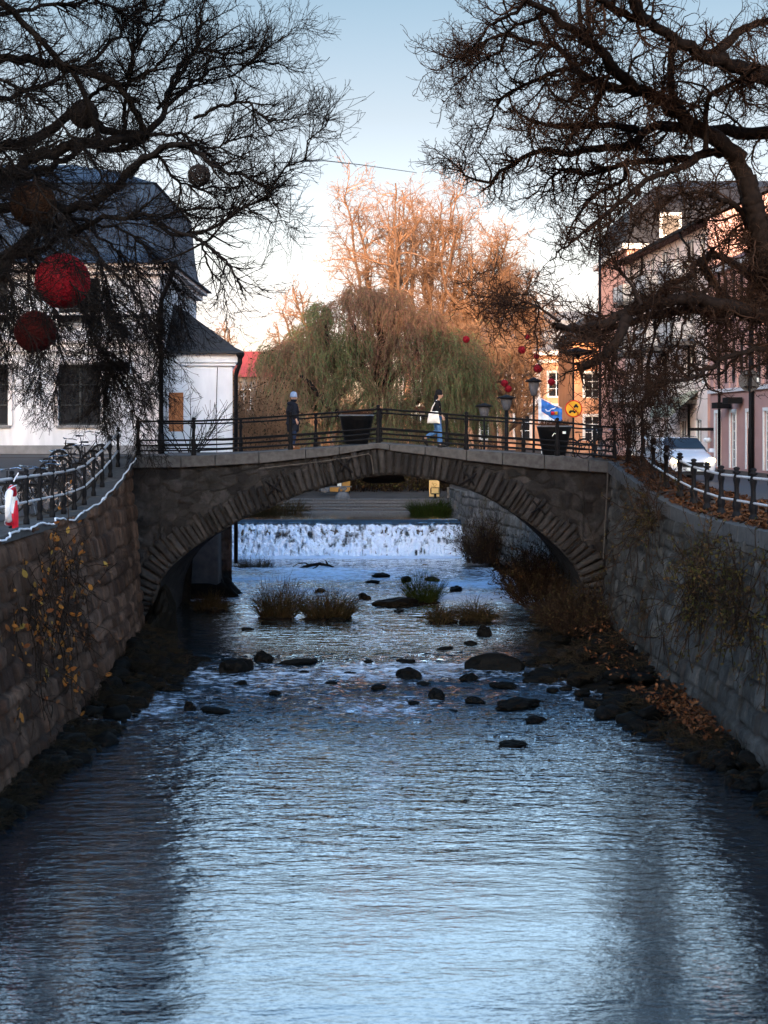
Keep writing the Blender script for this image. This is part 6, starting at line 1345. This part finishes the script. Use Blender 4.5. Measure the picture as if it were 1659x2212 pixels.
mb = MB(); mb.box(-.36, .36, -.055, .05, .50, .66); 
for k in range(4): mb.box(-.36, .36, -.065, -.056, .515+k*.036, .53+k*.036)
mb.build('grille', M['signblack'], Cc); mb = MB(); mb.box(-.26, .26, -.075, -.04, .36, .47); mb.build('number_plate', M['paper'], Cc)
mb = MB(); mb.box(-.7, .7, -.02, .1, .22, .34); mb.build('bumper', M['signblack'], Cc)
mb = MB(); mb.bar((-.60,1.9,1.53),(-.58,3.6,1.55),.035); mb.bar((.60,1.9,1.53),(.58,3.6,1.55),.035); mb.build('roof_rail', M['chrome'], Cc)

# ---------------- bicycles
def bicycle_parts(root, fm='iron', sm='blackcloth'):
    r_ = .34
    for xx in (-.53, .53):
        mb = MB(); mb.tube([(xx+r_*math.cos(a), 0, r_+r_*math.sin(a)) for a in np.linspace(0, 2*math.pi, 25)[:-1]], .021, 6, closed=True); wh = mb.build('wheel', M['tyre'], root, True)
        mb = MB()
        for k in range(10): a = k*math.pi/5; mb.bar((xx, 0, r_), (xx+r_*math.cos(a), 0, r_+r_*math.sin(a)), .006)
        mb.lathe([(.025,-.04),(.025,.04)], 8, M=Matrix.Translation((xx,0,r_)) @ Matrix.Rotation(R(90), 4, 'X')); mb.build('spokes', M['chrome'], wh)
        mb = MB(); mb.tube([(xx+(r_+.03)*math.cos(a), 0, r_+(r_+.03)*math.sin(a)) for a in np.linspace(.2 if xx < 0 else .5, 2.9, 10)], .024, 5); mb.build('mudguard', M['iron'], wh)
    mb = MB(); mb.tube([(-.53,0,r_),(-.08,0,.30),(.36,0,.80),(-.18,0,.78),(-.08,0,.30)], .017, 6); mb.tube([(-.53,0,r_),(-.18,0,.72)], .012, 6); mb.tube([(-.21,0,.90),(-.16,0,.7)], .014, 6); mb.tube([(.53,0,r_),(.44,0,.58),(.36,0,.82),(.34,0,1.0)], .017, 6); mb.build('frame', M[fm], root)
    mb = MB(); mb.tube([(.16,-.27,1.02),(.28,-.24,1.05),(.34,-.08,1.04),(.34,.08,1.04),(.28,.24,1.05),(.16,.27,1.02)], .014, 6); mb.build('handlebar', M['chrome'], root)
    mb = MB(); mb.add([(-.34,-.08,.92),(-.34,.08,.92),(-.08,.02,.93),(-.08,-.02,.93),(-.33,-.07,.97),(-.33,.07,.97),(-.09,.02,.955),(-.09,-.02,.955)], [(3,2,1,0),(4,5,6,7),(0,1,5,4),(1,2,6,5),(2,3,7,6),(3,0,4,7)]); mb.build('saddle', M[sm], root, bevel=.01)
    mb = MB()
    mb.box(-.75,-.38,-.07,.07,.72,.735); mb.bar((-.55,.06,.35),(-.6,.06,.72),.012); mb.bar((-.55,-.06,.35),(-.6,-.06,.72),.012); mb.build('carrier', M['iron'], root)
ords = ['nearest','second nearest','third','fourth','middle','sixth','seventh','eighth','ninth','farthest']
proto = None
for k in range(10):
    y = 34.6+k*.92; x = lerp(y, LINE_L)-1.15+.1*math.sin(k*2.1); E_ = empty('bicycle', (x, y, zlf(y)+.02), 0) if proto is None else copy_tree(proto)
    if proto is None: bicycle_parts(E_); proto = E_
    E_.location = (x, y, zlf(y)+.02); E_.rotation_euler = (R((k % 3-1)*4), 0, R(150+((k*37) % 23)-10+(180 if k % 2 else 0)))
    tag(E_, f'{ords[k]} black bicycle in the row parked behind the left quay railing', 'bicycle', 'bicycles parked in a row on the left quay')
for k, (u, Yc, rz, lb) in enumerate([(1262,55.0,20,'dark bicycle behind the bridge railing beside the right planter'),(1290,55.6,200,'bicycle next to the tall pole at the right bridge end'),(1318,54.4,35,'bicycle leaning at the far right end of the bridge railing')]):
    E_ = copy_tree(proto); x = (u-829.5)*Yc/F_PX; E_.location = (x, Yc, 5.08); E_.rotation_euler = (0, 0, R(rz)); tag(E_, lb, 'bicycle', 'bicycles parked at the right bridge end')

# ---------------- lamps, poles, signs
def street_lamp(u, vtop, Yc, zb, label, r_=.05, hw=.30, kind=0):
    b_ = P(u, vtop, Yc); E_ = empty('street_lamp', (b_[0], Yc, zb), 0, label, 'street lamp', 'street lamps beyond the bridge'); h_ = b_[2]-zb
    mb = MB(); mb.lathe([(r_*2,0),(r_*2,.25),(r_*1.3,.35),(r_,1.1),(r_*.9,h_-.75)], 12); mb.build('pole', M['iron'], E_, True)
    mb = MB(); mb.lathe([(hw*.3,h_-.75),(hw*.45,h_-.68),(hw*.8,h_-.16),(hw*.78,h_-.14)], 12); mb.build('lantern', M['lantern'], E_, True)
    mb = MB(); mb.lathe([(hw*.8,h_-.16),(hw*1.25,h_-.13),(hw*1.2,h_-.08),(hw*.5,h_),(.03,h_+.06)], 16); mb.build('lamp_cap', M['iron'], E_, True); return E_
street_lamp(1153, 818, 66, 4.75, 'slim black street lamp with flared lantern left of the flag')
street_lamp(1094, 855, 78, 4.3, 'thick grey street lamp with wide flat cap, middle of the three beyond the bridge', .10, .40)
street_lamp(1046, 873, 84, 4.1, 'shorter street lamp half hidden by willow branches', .06, .42)
E_ = empty('street_lamp', (P(1248,760,62)[0], 62, 4.8), 0, 'tall slim lamp post with a wide flat disc shade behind the yellow sign', 'street lamp', 'street lamps beyond the bridge')
mb = MB(); mb.lathe([(.07,0),(.07,.3),(.045,.5),(.04,4.3)], 10, (-.18,0,0)); mb.build('pole', M['iron'], E_, True); mb = MB(); mb.lathe([(.06,4.2),(.12,4.3),(.78,4.46),(.78,4.5),(.2,4.62),(.04,4.66)], 24, (-.0,0,0)); mb.build('lamp_shade', M['iron'], E_, True)
E_ = empty('tall_pole', (P(1296,960,57)[0], 57, 5.0), 0, 'tall thin dark pole rising from the right bridge end into the branches', 'pole')
mb = MB(); mb.lathe([(.085,0),(.085,1.1),(.055,1.2),(.045,9.0)], 12); mb.build('shaft', M['iron'], E_, True); mb = MB(); mb.lathe([(.1,1.05),(.12,1.12),(.1,1.2)], 12); mb.build('collar', M['iron'], E_, True)
# round yellow no-vehicles sign
q = P(1239, 883, 55); E_ = empty('road_sign', (q[0], 55, 5.0), 0, 'round yellow sign with red rim banning cars and motorcycles beside the bridge', 'road sign', 'round road signs on poles')
mb = MB(); mb.lathe([(.032,0),(.032,q[2]-5.0+.4)], 10, (0,.06,0)); mb.build('pole', M['iron'], E_, True)
zc = q[2]-5.0; Rot = Matrix.Translation((0,0,zc)) @ Matrix.Rotation(R(90), 4, 'X')
mb = MB(); mb.lathe([(.01,0),(.31,0),(.315,.012),(.31,.024),(.01,.024)], 40, M=Rot); D_ = mb.build('sign_disc', M['signred'], E_)
mb = MB(); mb.lathe([(.01,.026),(.27,.026),(.27,.030),(.01,.030)], 40, M=Rot); mb.build('sign_face', M['yellow'], D_)
mb = MB() # car above right, motorcycle below left
def flat(mb, pts, y=-.033): n_ = len(pts); mb.add([(a, y, zc+b_) for a, b_ in pts]+[(a, y+.002, zc+b_) for a, b_ in pts], [tuple(range(n_)), tuple(range(n_, 2*n_))[::-1]]+[(k, (k+1) % n_, n_+(k+1) % n_, n_+k) for k in range(n_)])
flat(mb, [(.00,.05),(.17,.05),(.175,.10),(.14,.115),(.12,.165),(.05,.165),(.03,.115),(-.005,.10)]); flat(mb, [(.01,.02),(.04,.02),(.04,.05),(.01,.05)]); flat(mb, [(.13,.02),(.16,.02),(.16,.05),(.13,.05)])
for cx_ in (-.13, .03):
    flat(mb, [(cx_+.045*math.cos(a), -.12+.045*math.sin(a)) for a in np.linspace(0, 6.28, 13)[:-1]])
flat(mb, [(-.14,-.11),(-.05,-.12),(.03,-.11),(.0,-.06),(.02,-.03),(-.01,-.02),(-.04,-.06),(-.12,-.05)]); mb.build('sign_symbols', M['signblack'], D_)
mb = MB(); mb.bar((-.175,-.036,zc+.175),(.175,-.036,zc-.175),.03,.006, up=(0,1,0)); mb.build('red_slash', M['signred'], D_)
# sign seen from behind, right
q = P(1620, 822, 56); gz = ground_z_right(q[0], 56); E_ = empty('road_sign', (q[0], 56, gz), 0, 'dark back of a round road sign on a tall pole at the right', 'road sign', 'round road signs on poles')
zc = q[2]-gz; Rot = Matrix.Translation((0,0.0,zc)) @ Matrix.Rotation(R(90), 4, 'X')
mb = MB(); mb.lathe([(.075,0),(.075,1.9),(.05,2.0),(.04,zc+2.6)], 12, (0,.0,0)); mb.build('pole', M['iron'], E_, True)
mb = MB(); mb.lathe([(.01,-.09),(.39,-.09),(.41,-.07),(.41,-.05),(.37,-.05),(.37,-.07),(.01,-.07)], 40, M=Rot); D_ = mb.build('sign_disc', M['signback'], E_)
mb = MB(); mb.box(-.2,.2,-.03,.05,zc+.2,zc+.24); mb.box(-.2,.2,-.03,.05,zc-.24,zc-.2); mb.box(-.06,.06,-.06,.05,zc-.3,zc+.3); mb.build('bracket', M['iron'], D_); mb = MB(); mb.box(.26,.33,-.06,.05,zc-.05,zc+.1); mb.build('label_plate', M['paper'], D_)
# flag
q = P(1166, 872, 56.5); E_ = empty('flag', (q[0], 56.5, 5.0), 0, 'blue and white flag with a small red and yellow emblem on a slanted pole', 'flag')
fx = lambda u: (u-1166)*56.5/F_PX; fz = lambda v: 6-(v-935)*56.5/F_PX-5.0
mb = MB(); mb.tube([(fx(1171),.1,0),(fx(1167),.03,fz(900)),(fx(1163),0,fz(858))], .018, 6); mb.tube([(fx(1163),0,fz(858)),(fx(1190),0,fz(870)),(fx(1214),0,fz(882))], .014, 6); mb.build('flagpole', M['frame_w'], E_)
def flagpatch(name, fn, nu, nv, mat, dy=0):
    V = []
    for a in np.linspace(0, 1, nv):
        for b_ in np.linspace(0, 1, nu):
            u, v = fn(b_, a); V.append((fx(u), .05*math.sin(u*.45)+.03*math.sin(v*.4)+dy, fz(v)))
    Fc = [(i_*nu+j_, i_*nu+j_+1, (i_+1)*nu+j_+1, (i_+1)*nu+j_) for i_ in range(nv-1) for j_ in range(nu-1)]; mb = MB(); mb.add(V, Fc); o = mb.build(name, M[mat], E_, True); s_ = o.modifiers.new('t', 'SOLIDIFY'); s_.thickness = .006; return o
top = lambda t: 861+t*23
flagpatch('blue_field', lambda a, b_: (1167+a*47, top(a)+b_*(26+6*a)*(1 if a < .9 else .9)), 20, 10, 'flagblue')
flagpatch('white_field', lambda a, b_: (1166+a*46-b_*2, top(a)+(26+6*a)+b_*(22-8*a)), 20, 8, 'flagwhite', .012)
flagpatch('hoist_stripe', lambda a, b_: (1163+a*6, 862+b_*52), 4, 14, 'flagwhite', -.03)
flagpatch('emblem_red', lambda a, b_: (1190+a*7, 889+b_*7), 4, 4, 'buoy_r', -.035); flagpatch('emblem_yellow', lambda a, b_: (1197.5+a*7, 889+b_*7), 4, 4, 'yellow', -.035)
mb = MB(); mb.tube([(fx(u), -.06, fz(v)) for u, v in [(1178,884),(1181,888),(1186,888),(1190,884),(1196,883),(1200,880)]], .02, 5); mb.build('emblem_line', M['flagwhite'], E_)

# ---------------- wicker balls hung in the branches
def ball(u, v, Yc, rp, mat, label, seed, n_=46, group='wire balls hanging in the trees', tr=.0035, string=True):
    s_ = F_PX/Yc; r0 = rp/s_; c = P(u, v, Yc); E_ = empty('hanging_ball', c, 0, label, 'ornament', group); r = np.random.default_rng(seed); P_ = 40
    nrm_ = unit(r.normal(size=(n_, 3))); a1 = unit(np.cross(nrm_, r.normal(size=(n_, 3)))); a2 = np.cross(nrm_, a1); t = np.linspace(0, 2*math.pi, P_); w1 = r.uniform(0, 6.28, (n_, 1))
    rad_ = r0*(.97+.03*np.sin(t*3+w1)); lat = .35*np.sin(t*2+w1)*r.random((n_, 1)); q = a1[:, None]*np.cos(t)[None, :, None]+a2[:, None]*np.sin(t)[None, :, None]+nrm_[:, None]*lat[..., None]; pw = unit(q)*rad_[..., None]
    V, Fq = batch_tube(pw, np.full((n_, P_), tr*r0/.2), 3); mesh_obj('wicker', V, Fq, M[mat], E_)
    if string: mb = MB(); mb.tube([(0,0,r0*.98),(.01,0,r0+.35),(0,0,r0+1.3)], .004, 4); mb.build('string', M['iron'], E_)
    return E_
ball(135, 607, 34.5, 58, 'redwire', 'bright red wire ball, largest ornament hanging at the left', 1, 210, tr=.0065)
ball(76, 716, 35.5, 44, 'redwire_d', 'dark red wire ball hanging below the bright red one', 2, 150, tr=.0065)
ball(72, 441, 36, 49, 'brownwire', 'brown wicker ball hanging above the bright red one', 3, 130, tr=.0065)
ball(181, 246, 37, 31, 'greywire', 'dark wicker ball high in the upper left branches', 4, 90, tr=.006)
ball(430, 379, 33.5, 24, 'greywire', 'small dark wicker ball against the sky under the left tree', 5, 62, tr=.006)
for k, (u, v, rp, lb) in enumerate([(1007,733,9,'pale red ball in the sunlit trees above the willow edge'),(1127,756,10,'vivid red ball in the middle of the distant red balls'),(1139,728,7,'small pale red ball highest among the distant ones'),(1159,770,7,'small red ball right of the vivid one'),(1162,796,11,'big pinkish red ball before the ochre roof edge'),(1090,828,9,'red ball above the grey street lamp'),(1098,840,9,'lower ball of the pair above the grey street lamp'),(1191,825,9,'red ball in front of the ochre house window')]):
    ball(u, v, 74, rp*.85, 'redwire', 'distant '+lb, 20+k, 90, 'small red balls strung across the street', tr=.009)
mb = MB(); mb.tube([P(u, v, Yc) for u, v, Yc in [(600,352,44),(700,347,60),(780,356,80),(900,373,105)]], .02, 4); tag(mb.build('overhead_wire', M['iron']), 'thin overhead wire crossing the sky above the tall trees', 'wire')

# ---------------- lifebuoy on the left railing
q = P(17, 1092, 28.6); E_ = empty('lifebuoy', (-6.98, 28.6, q[2]), 0, 'red and white lifebuoy hanging edge-on on the left railing', 'lifebuoy')
E_.rotation_euler = (0, R(3), R(4)); Rr = .30
def arc(a0, a1, mat, nm, rr=.055, dx=0):
    mb = MB(); mb.tube([(dx, Rr*math.cos(a), Rr*1.1*math.sin(a)) for a in np.linspace(a0, a1, 14)], rr, 12); mb.build(nm, M[mat], E_, True)
arc(math.pi-.95, math.pi+.95, 'buoy_w', 'white_segment', .06); arc(math.pi+.95, 2*math.pi-.6, 'buoy_r', 'red_segment'); arc(-.6, .6, 'buoy_w', 'white_segment'); arc(.6, math.pi-.95, 'buoy_r', 'red_segment')
mb = MB()
for k in range(4): a = k*math.pi/2; mb.tube([(0, (Rr+.0)*math.cos(a+t), Rr*1.1*math.sin(a+t)) if 0 else (.075*math.cos((t-.0)*3), (Rr+.05+.05*math.sin(t*4))*math.cos(a+t), (Rr+.05)*1.1*math.sin(a+t)) for t in np.linspace(0, 1.5, 8)], .010, 5)
mb.tube([(.02,0,.45),(.10,.02,.62)], .012, 5); mb.build('rope', M['cable'], E_)
mb = MB(); mb.add([(.07,-.06,-.16),(.12,.04,-.14),(.13,.06,-.40),(.06,-.04,-.42),(.09,0,.1)], [(0,1,2,3),(0,4,1)]); s_ = mb.build('rescue_line_bag', M['buoy_r'], E_); m_ = s_.modifiers.new('s','SOLIDIFY'); m_.thickness = .04; m_.offset = 0

# ---------------- things above the stone steps
def Zs(v, Yc): return 6-(v-935)*Yc/F_PX
E_ = empty('stone_sculpture', P(740, 1078, 80.8), 0, 'pale granite knot sculpture shaped like a tied sack above the steps', 'sculpture')
bm = bmesh.new(); bmesh.ops.create_uvsphere(bm, u_segments=24, v_segments=16, radius=1)
for v in bm.verts: x, y, z = v.co; g = 1-.09*math.exp(-(x/.12)**2); v.co = Vector((x*.41*g, y*.33*g, (max(z, 0)*.42)*g))
me = bpy.data.meshes.new('body'); bm.to_mesh(me); bm.free(); me.materials.append(M['granite']); me.polygons.foreach_set('use_smooth', [True]*len(me.polygons)); o = bpy.data.objects.new('body', me); sc.collection.objects.link(o); o.parent = E_
mb = MB(); mb.tube([(-.16,0,.42),(-.18,-.05,.52),(-.05,-.1,.58),(.06,-.08,.50),(.0,-.04,.43),(.1,0,.46),(.2,0,.55),(.1,.05,.62),(-.06,.04,.60)], .055, 8, closed=False); mb.build('knot', M['granite'], E_, True)
q = P(708, 1066, 83.0); E_ = empty('stone_bench', q, 0, 'pale stone bench with dark seat left of the granite sculpture', 'bench')
rk = rockmesh('block', (-.15,0,.18), (.34,.3,.26), 5, M['granite'], parent=E_); mb = MB(); mb.box(.1,1.15,-.2,.25,.1,.34); mb.build('seat', M['brownboard'], E_, bevel=.02); mb = MB(); mb.box(-.2,1.3,-.22,.27,.345,.40); mb.build('top_slab', M['granite'], E_, bevel=.01)
q = P(747.5, 1060, 84.5); E_ = empty('notice_board', q, 0, 'brown notice board with a pale paper behind the granite sculpture', 'board', 'boards beyond the steps'); mb = MB(); mb.box(-.22,.22,-.02,.02,.0,.72); mb.build('panel', M['brownboard'], E_); mb = MB(); mb.box(-.47,-.26,-.05,-.03,.1,.45); mb.build('paper', M['paper'], E_)
mb = MB(); 
for k in range(4): mb.box(-.45, -.3, -.056, -.052, .16+k*.07, .175+k*.07)
mb.build('written_lines', M['signblack'], E_)
for sx_ in (-.2,.2): mb = MB(); mb.box(sx_-.02, sx_+.02, -.02, .02, -.2, 0); mb.build('leg', M['iron'], E_)
q = P(938, 1076, 81.5); E_ = empty('notice_board', q, 0, 'tall yellow information board behind the small dark chair', 'board', 'boards beyond the steps'); mb = MB(); mb.box(-.27,.27,-.03,.03,.08,.95); mb.build('panel', M['board'], E_)
mb = MB()
for pts in ([(-.15,.8),(-.05,.72),(.05,.8),(.15,.7)],[(-.18,.65),(-.02,.6),(.1,.68)],[(-.1,.86),(0,.62),(.12,.56)]): mb.tube([(a, -.035, b_) for a, b_ in pts], .012, 4)
mb.build('map_lines', M['brownboard'], E_)
for sx_ in (-.25,.25): mb = MB(); mb.box(sx_-.025, sx_+.025, -.02, .02, -.15, .079); mb.build('leg', M['iron'], E_)
q = P(940, 1081, 80.6); E_ = empty('metal_chair', q, 0, 'small dark metal chair on one pedestal in front of the yellow board', 'chair'); mb = MB(); mb.box(-.06,.06,-.06,.06,-.05,.32); mb.build('pedestal', M['iron'], E_); mb = MB(); mb.box(-.22,.22,-.2,.2,.325,.37); mb.build('seat', M['iron'], E_, bevel=.02)
mb = MB(); mb.tube([(-.24,-.15,.36),(-.25,-.15,.60),(-.22,.18,.66),(.22,.18,.66),(.27,-.15,.60),(.25,-.15,.36)], .02, 6); mb.tube([(-.2,.19,.4),(-.2,.19,.66)], .015, 5); mb.tube([(.2,.19,.4),(.2,.19,.66)], .015, 5); mb.build('backrest', M['iron'], E_)
mb = MB(); mb.lathe([(.03,0),(.03,1.3)], 6, P(902, 1072, 86)); tag(mb.build('wooden_post', M['bark_l']), 'thin post among the bushes above the steps', 'post')
# pale litter on the right bank
for (u, v, Yc, sd, lb) in [(1292,1386,42.0,3,'small white scrap caught in the shrubs at the wall foot'),(1335,1481,36.6,5,'pale blue white scrap lying on the right bank rubble')]:
    q = P(u, v, Yc); bm = bmesh.new(); bmesh.ops.create_grid(bm, x_segments=8, y_segments=8, size=.11)
    for vv in bm.verts: vv.co = Vector((vv.co.x*1.4, mnoise.noise(vv.co*9+Vector((sd,0,0)))*.09, vv.co.y+mnoise.noise(vv.co*12)*.04))
    me = bpy.data.meshes.new('paper_scrap'); bm.to_mesh(me); bm.free(); me.materials.append(M['paper']); o = bpy.data.objects.new('paper_scrap', me); sc.collection.objects.link(o); o.location = q; o.rotation_euler = (R(-25), .4*sd, .3); m_ = o.modifiers.new('s','SOLIDIFY'); m_.thickness = .004; tag(o, lb, 'litter')
bpy.context.view_layer.update()
